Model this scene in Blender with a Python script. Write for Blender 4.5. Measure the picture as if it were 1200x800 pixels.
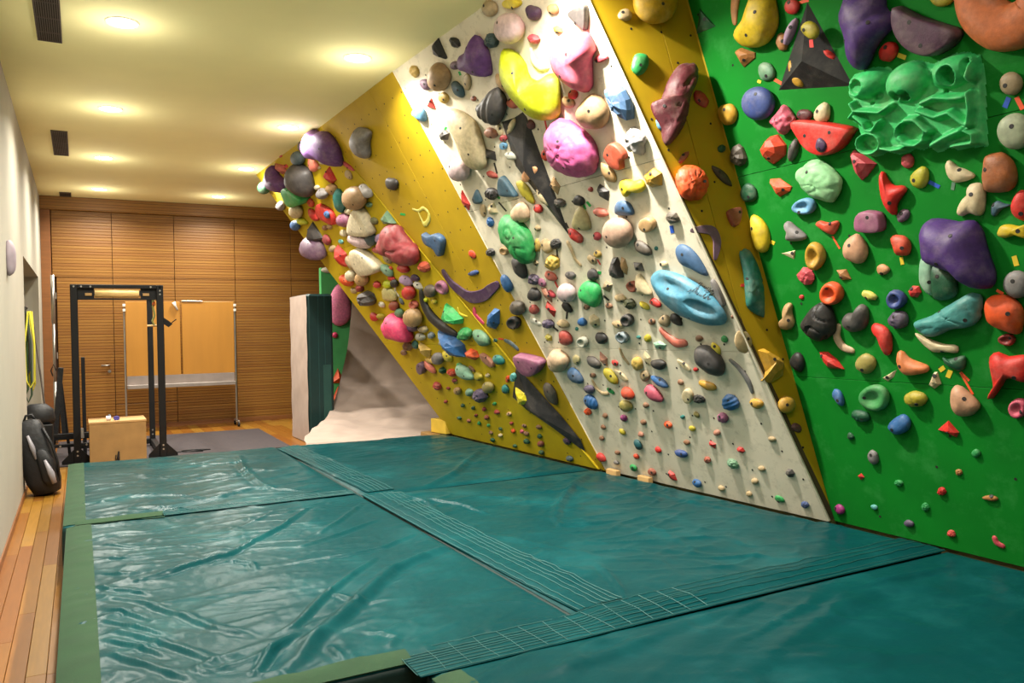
import bpy, math, random
import numpy as np
from mathutils import Vector, Matrix, noise

for o in list(bpy.data.objects):
    bpy.data.objects.remove(o)
SC = bpy.context.scene
COLL = SC.collection
RND = random.Random(11)

# ---------------------------------------------------------------- camera, world, exposure
cam_d = bpy.data.cameras.new('camera')
cam_d.sensor_width = 36.0
cam_d.lens = 28.13
cam_d.clip_end = 100
cam = bpy.data.objects.new('camera', cam_d)
COLL.objects.link(cam)
cam.matrix_world = Matrix((
    (0.87953, 0.02211, -0.47532, 0.0),
    (-0.47556, 0.00709, -0.87965, 0.0),
    (-0.01608, 0.99973, 0.01675, 1.57),
    (0, 0, 0, 1)))
SC.camera = cam

world = bpy.data.worlds.new('world')
SC.world = world
world.use_nodes = True
world.node_tree.nodes['Background'].inputs[0].default_value = (1.0, 0.93, 0.82, 1)
world.node_tree.nodes['Background'].inputs[1].default_value = 0.42

SC.view_settings.view_transform = 'Standard'
SC.view_settings.look = 'None'
SC.view_settings.gamma = 1.0
SC.view_settings.use_curve_mapping = False
SC.view_settings.exposure = 0.54
SC.cycles.max_bounces = 6
SC.cycles.diffuse_bounces = 4
SC.cycles.glossy_bounces = 3
SC.cycles.transmission_bounces = 4
SC.cycles.sample_clamp_indirect = 4.0
LAMP_W = 48.0          # watts of each recessed downlight
LAMP_COL = (1.0, 0.945, 0.84)
SPOT_W = 130.0

H = 3.768              # ceiling height
TM = 0.36              # top of the crash mats
XL = -0.508            # left wall
YB = 14.64             # back wall

# ---------------------------------------------------------------- helpers
def lin(hx):
    c = [int(hx[i:i + 2], 16) / 255 for i in (0, 2, 4)]
    return tuple(((v + .055) / 1.055) ** 2.4 if v > .04045 else v / 12.92 for v in c) + (1.0,)

MATS = {}
def material(name, hx, rough=.6, metal=0.0, spec=.5, var=.12, vscale=6.0, bump=0.0, bscale=40.0, bdist=.01,
             speck=None, speck_amt=.0, speck_scale=9.0, stretch=None, emit=None, coat=0.0, detail=4.0):
    if name in MATS:
        return MATS[name]
    m = bpy.data.materials.new(name)
    m.use_nodes = True
    nt = m.node_tree
    N, L = nt.nodes, nt.links
    b = N['Principled BSDF']
    col = lin(hx)
    b.inputs['Roughness'].default_value = rough
    b.inputs['Metallic'].default_value = metal
    b.inputs['Specular IOR Level'].default_value = spec
    b.inputs['Coat Weight'].default_value = coat
    tc = N.new('ShaderNodeTexCoord')
    mp = N.new('ShaderNodeMapping')
    L.new(tc.outputs['Object'], mp.inputs['Vector'])
    if stretch:
        mp.inputs['Scale'].default_value = stretch
    nz = N.new('ShaderNodeTexNoise')
    nz.inputs['Scale'].default_value = vscale
    nz.inputs['Detail'].default_value = detail
    L.new(mp.outputs[0], nz.inputs['Vector'])
    mr = N.new('ShaderNodeMapRange')
    mr.inputs['From Min'].default_value = .3
    mr.inputs['From Max'].default_value = .7
    mr.inputs['To Min'].default_value = 1 - var
    mr.inputs['To Max'].default_value = 1 + var
    L.new(nz.outputs[0], mr.inputs['Value'])
    mul = N.new('ShaderNodeMix')
    mul.data_type = 'RGBA'
    mul.blend_type = 'MULTIPLY'
    mul.inputs['Factor'].default_value = 1
    mul.inputs[6].default_value = col
    L.new(mr.outputs[0], mul.inputs[7])
    out = mul.outputs[2]
    if speck:
        n2 = N.new('ShaderNodeTexNoise')
        n2.inputs['Scale'].default_value = speck_scale
        n2.inputs['Detail'].default_value = 8
        n2.inputs['Roughness'].default_value = .7
        L.new(mp.outputs[0], n2.inputs['Vector'])
        r2 = N.new('ShaderNodeMapRange')
        r2.inputs['From Min'].default_value = .52
        r2.inputs['From Max'].default_value = .74
        r2.inputs['To Min'].default_value = 0
        r2.inputs['To Max'].default_value = speck_amt
        L.new(n2.outputs[0], r2.inputs['Value'])
        mx = N.new('ShaderNodeMix')
        mx.data_type = 'RGBA'
        L.new(r2.outputs[0], mx.inputs['Factor'])
        L.new(out, mx.inputs[6])
        mx.inputs[7].default_value = lin(speck)
        out = mx.outputs[2]
    L.new(out, b.inputs['Base Color'])
    if bump:
        n3 = N.new('ShaderNodeTexNoise')
        n3.inputs['Scale'].default_value = bscale
        n3.inputs['Detail'].default_value = 5
        L.new(mp.outputs[0], n3.inputs['Vector'])
        bp = N.new('ShaderNodeBump')
        bp.inputs['Strength'].default_value = bump
        bp.inputs['Distance'].default_value = bdist
        L.new(n3.outputs[0], bp.inputs['Height'])
        L.new(bp.outputs[0], b.inputs['Normal'])
    if emit:
        b.inputs['Emission Color'].default_value = lin(hx)
        b.inputs['Emission Strength'].default_value = emit
    MATS[name] = m
    return m

def new_mesh(name, verts, faces, mat=None, smooth=False):
    me = bpy.data.meshes.new(name)
    me.from_pydata([tuple(v) for v in verts], [], faces)
    if mat:
        me.materials.append(mat)
    if smooth:
        me.polygons.foreach_set('use_smooth', [True] * len(me.polygons))
    me.update()
    return me

def link(name, me, parent=None, loc=None, kind=None, label=None):
    o = bpy.data.objects.new(name, me)
    COLL.objects.link(o)
    if parent is not None:
        o.parent = parent
    if loc is not None:
        o.location = loc
    if kind:
        o['kind'] = kind
    if label:
        o['label'] = label
    return o

def tag(o, label, cat, group=None):
    o['label'] = label
    o['category'] = cat
    if group:
        o['group'] = group
    return o

def thing(name, loc, label, cat, group=None, rot=(0, 0, 0)):
    o = bpy.data.objects.new(name, None)
    o.empty_display_size = .1
    COLL.objects.link(o)
    o.location = loc
    o.rotation_euler = rot
    return tag(o, label, cat, group)

class MB:
    def __init__(s):
        s.v, s.f = [], []
    def add(s, v, f):
        n = len(s.v)
        s.v += [tuple(q) for q in v]
        s.f += [tuple(i + n for i in q) for q in f]
    def box(s, x0, x1, y0, y1, z0, z1, c=0.0, M=None):
        c = min(c, (x1 - x0) * .45, (y1 - y0) * .45, (z1 - z0) * .45)
        if c <= 0:
            v = [(x, y, z) for z in (z0, z1) for x, y in ((x0, y0), (x1, y0), (x1, y1), (x0, y1))]
            f = [(3, 2, 1, 0), (4, 5, 6, 7), (0, 1, 5, 4), (1, 2, 6, 5), (2, 3, 7, 6), (3, 0, 4, 7)]
        else:
            def ring(z, i):
                return [(x0 + i + c, y0 + i, z), (x1 - i - c, y0 + i, z), (x1 - i, y0 + i + c, z), (x1 - i, y1 - i - c, z),
                        (x1 - i - c, y1 - i, z), (x0 + i + c, y1 - i, z), (x0 + i, y1 - i - c, z), (x0 + i, y0 + i + c, z)]
            v = ring(z0, c * .7) + ring(z0 + c, 0) + ring(z1 - c, 0) + ring(z1, c * .7)
            f = [tuple(range(7, -1, -1)), tuple(range(24, 32))]
            for k in range(3):
                for i in range(8):
                    j = (i + 1) % 8
                    f.append((k * 8 + i, k * 8 + j, k * 8 + 8 + j, k * 8 + 8 + i))
        if M is not None:
            v = [M @ Vector(q) for q in v]
        s.add(v, f)
        return s
    def tube(s, pts, r, n=8, cap=True):
        pts = [Vector(q) for q in pts]
        rs = r if isinstance(r, (list, tuple)) else [r] * len(pts)
        V = []
        up = Vector((0, 0, 1))
        prev = None
        for i, q in enumerate(pts):
            d = (pts[min(i + 1, len(pts) - 1)] - pts[max(i - 1, 0)]).normalized()
            a = prev if prev is not None else (up if abs(d.z) < .9 else Vector((1, 0, 0)))
            x = a - d * a.dot(d)
            x.normalize()
            prev = x
            y = d.cross(x)
            for k in range(n):
                t = 2 * math.pi * k / n
                V.append(q + (x * math.cos(t) + y * math.sin(t)) * rs[i])
        f = []
        for i in range(len(pts) - 1):
            for k in range(n):
                j = (k + 1) % n
                f.append((i * n + k, i * n + j, i * n + n + j, i * n + n + k))
        if cap:
            f.append(tuple(range(n - 1, -1, -1)))
            f.append(tuple(range((len(pts) - 1) * n, len(pts) * n)))
        s.add(V, f)
        return s
    def rings(s, R, cap=True):
        n = len(R[0])
        V = [q for r in R for q in r]
        f = []
        for i in range(len(R) - 1):
            for k in range(n):
                j = (k + 1) % n
                f.append((i * n + k, i * n + j, i * n + n + j, i * n + n + k))
        if cap:
            f.append(tuple(range(n - 1, -1, -1)))
            f.append(tuple(range((len(R) - 1) * n, len(R) * n)))
        s.add(V, f)
        return s
    def build(s, name, mat, parent=None, smooth=False, kind=None, label=None, loc=None):
        return link(name, new_mesh(name, s.v, s.f, mat, smooth), parent, loc, kind, label)

def structure(o):
    o['kind'] = 'structure'
    return o

# ---------------------------------------------------------------- materials
plaster = material('cream_plaster', 'a29d8e', .85, var=.04, vscale=2, bump=.15, bscale=60, bdist=.004)
ceil_m = material('ceiling_paint', 'f6edb0', .9, var=.04, vscale=1.2)
def slat_wood(name, hx, hx2, freq):
    m = bpy.data.materials.new(name)
    m.use_nodes = True
    N, L = m.node_tree.nodes, m.node_tree.links
    b = N['Principled BSDF']
    b.inputs['Roughness'].default_value = .5
    tc = N.new('ShaderNodeTexCoord')
    sp = N.new('ShaderNodeSeparateXYZ')
    L.new(tc.outputs['Object'], sp.inputs[0])
    w = N.new('ShaderNodeMath'); w.operation = 'MULTIPLY'; w.inputs[1].default_value = freq
    L.new(sp.outputs['Z'], w.inputs[0])
    fr = N.new('ShaderNodeMath'); fr.operation = 'FRACT'
    L.new(w.outputs[0], fr.inputs[0])
    gr = N.new('ShaderNodeMapRange')
    gr.inputs['From Min'].default_value = 0.0; gr.inputs['From Max'].default_value = .22
    L.new(fr.outputs[0], gr.inputs['Value'])
    fl = N.new('ShaderNodeMath'); fl.operation = 'FLOOR'
    L.new(w.outputs[0], fl.inputs[0])
    wn = N.new('ShaderNodeTexWhiteNoise'); wn.noise_dimensions = '1D'
    L.new(fl.outputs[0], wn.inputs['W'])
    mp = N.new('ShaderNodeMapping'); mp.inputs['Scale'].default_value = (1.2, 1.2, 25)
    L.new(tc.outputs['Object'], mp.inputs[0])
    nz = N.new('ShaderNodeTexNoise'); nz.inputs['Scale'].default_value = 1.6; nz.inputs['Detail'].default_value = 6
    L.new(mp.outputs[0], nz.inputs['Vector'])
    ad = N.new('ShaderNodeMath'); ad.operation = 'MULTIPLY_ADD'; ad.inputs[1].default_value = .5
    L.new(wn.outputs[0], ad.inputs[0]); L.new(nz.outputs[0], ad.inputs[2])
    mr = N.new('ShaderNodeMapRange'); mr.inputs['From Min'].default_value = .3; mr.inputs['From Max'].default_value = 1.1
    L.new(ad.outputs[0], mr.inputs['Value'])
    mx = N.new('ShaderNodeMix'); mx.data_type = 'RGBA'
    mx.inputs[6].default_value = lin(hx); mx.inputs[7].default_value = lin(hx2)
    L.new(mr.outputs[0], mx.inputs['Factor'])
    m2 = N.new('ShaderNodeMix'); m2.data_type = 'RGBA'; m2.inputs[6].default_value = lin('4c2a0c')
    L.new(gr.outputs[0], m2.inputs['Factor']); L.new(mx.outputs[2], m2.inputs[7])
    L.new(m2.outputs[2], b.inputs['Base Color'])
    bp = N.new('ShaderNodeBump'); bp.inputs['Strength'].default_value = .5; bp.inputs['Distance'].default_value = .006
    L.new(gr.outputs[0], bp.inputs['Height']); L.new(bp.outputs[0], b.inputs['Normal'])
    return m
slats = slat_wood('grooved_wood', '7a4c15', '8f6424', 21.0)
plainwood = material('brown_wood', '7e4e24', .5, var=.12, vscale=3, stretch=(1, 1, 12))
floor_m = material('parquet', '8f622e', .38, var=.16, vscale=2.0, stretch=(14, 1.2, 1), bump=.05)
plank_ms = [material('floor_plank_tone_%s' % n, h, .36, var=.10, vscale=3, stretch=(18, 1.5, 1), bump=.04)
            for n, h in (('amber', '835214'), ('honey', '8b5c19'), ('rust', '7a4812'), ('straw', '926822'), ('tan', '7f5016'))]
vinyl = None
def vinyl_mat():
    m = material('teal_vinyl', '073c3f', .29, var=.14, vscale=2.2, spec=.07, bump=.35, bscale=9, bdist=.012,
                 speck='1f5c5e', speck_amt=.4, speck_scale=2.2, detail=8)
    return m
vinyl = vinyl_mat()
vinyl_dark = material('teal_vinyl_edge', '0a302f', .5, var=.12)
velcro = material('green_fabric_strip', '1a3d1f', .9, var=.12, vscale=8, bump=.3, bscale=200, bdist=.002)
stitch_m = material('pale_stitching', '2f6462', .6, var=.15, vscale=30)
dark_gap = material('dark_seam', '10201f', .9)
black_metal = material('black_powder_coat', '101011', .5, var=.15, spec=.3)
steel = material('bare_steel', 'b9b6b0', .3, metal=.8)
white_plastic = material('white_plastic', 'dcd8ce', .5)
rubber = material('rubber_floor', '3c3538', .85, var=.15, vscale=30)
beige_carpet = material('beige_carpet', 'a8968a', .95, var=.08, vscale=5, bump=.4, bscale=150, bdist=.004)
ply = material('plywood', '907040', .7, var=.14, vscale=7, speck='8a6a3c', speck_amt=.4, speck_scale=14)
ply_edge = material('plywood_edge', 'b08c58', .7, var=.1, stretch=(1, 1, 30))
orange_wood = material('orange_veneer', 'b07a2c', .45, var=.05, vscale=1.5, stretch=(6, 6, .8))
alu = material('aluminium', 'a9a09a', .35, metal=.55)
bag_m = material('black_nylon', '0d0e11', .55, var=.3, vscale=10, bump=.4, bscale=25, bdist=.01)
bag_s = material('grey_reflective', '8f8c92', .4, var=.15)

# ---------------------------------------------------------------- room shell
XR = 5.6
Y0 = -3.2
m = MB(); m.box(XL - 1.2, XR + .1, Y0, YB + .3, -.12, -.02)
structure(m.build('floor', floor_m))
FL = COLL.objects['floor']
# planks: the strip between the left wall and the mats, and the open floor in the far corner
def plank_run(x0, x1, y0, y1, w, seg):
    nx = int(round((x1 - x0) / w))
    for i in range(nx):
        y = y0 - RND.random() * seg
        while y < y1:
            ln = seg * RND.uniform(.75, 1.2)
            a, b = max(y, y0), min(y + ln, y1)
            if b - a > .05:
                mb = MB()
                mb.box(x0 + i * w + .001, x0 + (i + 1) * w - .001, a + .001, b - .001, -.02, 0.0 - RND.random() * .0006, .002)
                mb.build('plank', RND.choice(plank_ms), FL)
            y += ln
plank_run(XL, .17, .2, 11.4, .0848, 1.9)
m = MB()
m.box(.172, XR, Y0, 8.4, -.02, -.001)
m.box(XL, .17, Y0, .2, -.02, -.001)
m.box(XL - 1.2, XL, 9.8, 13.6, -.02, -.001)
m.box(.172, XR, 8.4, 11.0, -.02, -.001)
o = m.build('floor_under_mats', floor_m, FL)
plank_run(.172, 4.2, 11.0, YB, .155, 2.4)
plank_run(XL, .17, 11.4, YB, .113, 2.4)

m = MB(); m.box(XL - .1, XR + .1, Y0, YB + .3, H, H + .1)
structure(m.build('ceiling', ceil_m))

# left wall with the niche from y 9.93 to 13.5, z up to 2.42
m = MB()
NY0, NY1, NZ = 9.93, 13.5, 2.42
m.box(XL - .12, XL, Y0, NY0, 0, H)
m.box(XL - .12, XL, NY1, YB, 0, H)
m.box(XL - .12, XL, NY0, NY1, NZ, H)
m.box(XL - .75, XL - .65, NY0 - .1, NY1 + .1, 0, NZ + .1)
m.box(XL - .65, XL - .12, NY0 - .1, NY0, 0, NZ + .1)
m.box(XL - .65, XL - .12, NY1, NY1 + .1, 0, NZ + .1)
m.box(XL - .65, XL - .12, NY0, NY1, NZ, NZ + .1)
structure(m.build('wall_left', plaster))
m = MB(); m.box(XL, XL + .012, Y0, NY0 - .01, 0, .06, .002)
structure(m.build('baseboard_left', plainwood))

# right wall, hidden behind the climbing structure
m = MB(); m.box(XR, XR + .1, Y0, YB + .3, 0, H)
structure(m.build('wall_right', plaster))
m = MB(); m.box(XL - .1, XR + .1, Y0 - .1, Y0, 0, H)
structure(m.build('wall_front', plaster))

# back wall: grooved wooden panels with open joints, cornice and pilaster
m = MB(); m.box(XL - .1, XR + .1, YB + .03, YB + .2, 0, H)
WB = structure(m.build('wall_back', material('dark_backing', '3a2410', .9)))
xs = [-.36, .50, 1.44, 2.42, 3.39, 4.36, 5.58]
zs = [0.0, .42, 2.50, 3.56]
for i in range(len(xs) - 1):
    for k in range(3):
        if i == 0 and k < 2:
            continue
        z0, z1 = zs[k], zs[k + 1]
        if k == 0 and i != 1:
            continue
        if k == 1 and i != 1:
            z0 = 0.0
        mb = MB(); mb.box(xs[i] + .004, xs[i + 1] - .004, YB, YB + .03, z0 + .004, z1 - .004, .002)
        mb.build('panel', slats, WB)
m = MB(); m.box(XL, XR, YB - .10, YB + .03, 3.56, H, .004)
structure(m.build('trim_1', slats))
m = MB(); m.box(XL, XL + .14, YB - .06, YB + .03, 0, 3.56, .004)
structure(m.build('trim_2', plainwood))
m = MB(); m.box(.6, XR, YB - .012, YB, 0, .07, .003)
structure(m.build('baseboard_back', plainwood))
# door left of the cabinet
d = structure(MB().box(-.30, .495, YB - .005, YB + .03, .01, 2.494, .002).build('door_1', slats))
hb = MB(); hb.tube([(.42, YB - .005, 1.07), (.42, YB - .05, 1.07), (.30, YB - .05, 1.07)], .011, 8)
hb.build('door_handle', steel, d, True)
hb = MB(); hb.tube([(.42, YB - .004, .97), (.42, YB - .02, .97)], .024, 12)
hb.build('lock', steel, d)
for zz in (.3, 1.25, 2.2):
    hb = MB(); hb.tube([(-.315, YB - .01, zz - .05), (-.315, YB - .01, zz + .05)], .009, 8)
    hb.build('hinge', steel, d)

# ---------------------------------------------------------------- recessed downlights
glow = bpy.data.materials.new('lamp_glow')
glow.use_nodes = True
gb = glow.node_tree.nodes['Principled BSDF']
gb.inputs['Base Color'].default_value = (1, .95, .85, 1)
gb.inputs['Emission Color'].default_value = (1, .93, .80, 1)
gb.inputs['Emission Strength'].default_value = 30
ring_m = material('white_lamp_ring', 'efe6cf', .5)
PLACE = ['first', 'second', 'third', 'fourth', 'fifth', 'sixth', 'seventh']
def disc(r, z, n=24):
    return [(r * math.cos(2 * math.pi * k / n), r * math.sin(2 * math.pi * k / n), z) for k in range(n)]
lens_me = new_mesh('lens', disc(.094, -.004) + disc(.094, 0), [tuple(range(23, -1, -1))] + [(k, (k + 1) % 24, 24 + (k + 1) % 24, 24 + k) for k in range(24)], glow)
rb = MB(); rb.rings([disc(.094, -.002), disc(.096, -.008), disc(.112, -.006), disc(.114, 0)], cap=False)
ring_me = new_mesh('trim_ring', rb.v, rb.f, ring_m, True)
def downlight(x, y, label, watts, size=.19):
    t = thing('recessed_downlight', (x, y, H), label, 'ceiling light', 'recessed downlights in the ceiling')
    link('lens', lens_me, t)
    link('trim_ring', ring_me, t)
    ld = bpy.data.lights.new('downlight', 'AREA')
    ld.shape = 'DISK'
    ld.size = size
    ld.energy = watts
    ld.color = LAMP_COL
    ld.spread = math.radians(150)
    lo = bpy.data.objects.new('bulb', ld)
    COLL.objects.link(lo)
    lo.parent = t
    lo.location = (0, 0, -.02)
    pd = bpy.data.lights.new('added_glow', 'POINT')  # extra point light, added below each lens to brighten the ceiling around it
    pd.shadow_soft_size = .06
    pd.energy = watts * .085
    pd.color = LAMP_COL
    po = bpy.data.objects.new('added_glow', pd)
    COLL.objects.link(po)
    po.parent = t
    po.location = (0, 0, -.24)
for col, x in (('left', .315), ('right', 2.022)):
    for k in range(4):
        y = 6.285 + 2.447 * k
        lab = ['round recessed downlight in the %s row, nearest in view' % col,
               'round recessed downlight in the %s row, second from the front' % col,
               'round recessed downlight in the %s row, third from the front' % col,
               'round recessed downlight in the %s row, farthest by the wooden back wall' % col][k]
        downlight(x, y, lab, LAMP_W)
    for k in (1, 2, 3):
        y = 6.285 - 2.447 * k
        w = SPOT_W if (k == 1 and col == 'right') else LAMP_W * (.65 if k == 1 else .2)
        downlight(x, y, 'round recessed downlight in the %s row, %s one out of view towards the camera' % (col, PLACE[k - 1]), w)

# ---------------------------------------------------------------- ceiling vents
vent_m = material('vent_dark', '4a3f38', .6)
vent_b = material('vent_recess', '1c1714', .9)
for (y0, y1, lab) in ((5.2, 6.90, 'dark slatted air vent in the ceiling at the top left corner of the view'),
                      (9.89, 11.2, 'dark slatted air vent in the ceiling in the middle of the left side'),
                      (14.1, 14.5, 'small dark slatted air vent in the ceiling just before the wooden back wall')):
    t = thing('ceiling_vent', (-.145, (y0 + y1) / 2, H), lab, 'vent')
    hy = (y1 - y0) / 2
    MB().box(-.07, .07, -hy, hy, -.003, 0).build('backing', vent_b, t)
    fb = MB()
    fb.box(-.08, -.07, -hy, hy, -.012, 0).box(.07, .08, -hy, hy, -.012, 0)
    fb.box(-.07, .07, -hy, -hy + .012, -.012, 0).box(-.07, .07, hy - .012, hy, -.012, 0)
    fb.build('frame', vent_m, t)
    sb = MB()
    for i in range(10):
        x = -.062 + i * .0137
        sb.box(x - .0028, x + .0028, -hy + .012, hy - .012, -.010, -.003)
    k = 0
    while -hy + .3 * (k + 1) < hy - .1:
        sb.box(-.07, .07, -hy + .3 * (k + 1) - .004, -hy + .3 * (k + 1) + .004, -.011, -.003); k += 1
    sb.build('louvres', vent_m, t, kind='stuff')
VERT = {'A0t': (2.218, 11.554, 3.768), 'A0b': (3.739, 8.397, 0.360), 'ABt': (2.329, 8.571, 3.768), 'ABb': (3.843, 5.603, 0.360), 'BCt': (2.392, 6.476, 3.768), 'BCb': (3.872, 5.533, 0.360), 'CDt': (2.521, 3.948, 3.768), 'CDb': (3.983, 3.354, 0.360), 'DEt': (3.245, 3.820, 3.768), 'DEb': (4.033, 3.366, 0.360), 'E1t': (3.260, -1.180, 3.768), 'E1b': (4.048, -1.634, 0.360)}

FRAME = {
    'A': ((3.84330, 5.60293, 0.36000), (0.03746, -0.99930, 0.00000), (-0.38010, -0.01425, 0.92484), (-0.92419, -0.03464, -0.38037)),
    'B': ((3.85758, 5.56822, 0.36000), (0.02967, -0.99956, 0.00000), (-0.38868, -0.01154, 0.92130), (-0.92089, -0.02733, -0.38885)),
    'C': ((3.87186, 5.53350, 0.36000), (0.05112, -0.99869, 0.00000), (-0.38645, -0.01978, 0.92210), (-0.92089, -0.04714, -0.38695)),
    'D': ((4.00815, 3.36016, 0.36000), (0.98479, -0.17373, 0.00000), (0.01625, 0.09210, 0.99562), (-0.17296, -0.98048, 0.09353)),
    'E': ((4.03287, 3.36636, 0.36000), (0.00307, -1.00000, 0.00000), (-0.22495, -0.00069, 0.97437), (-0.97437, -0.00299, -0.22495)),
}

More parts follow.
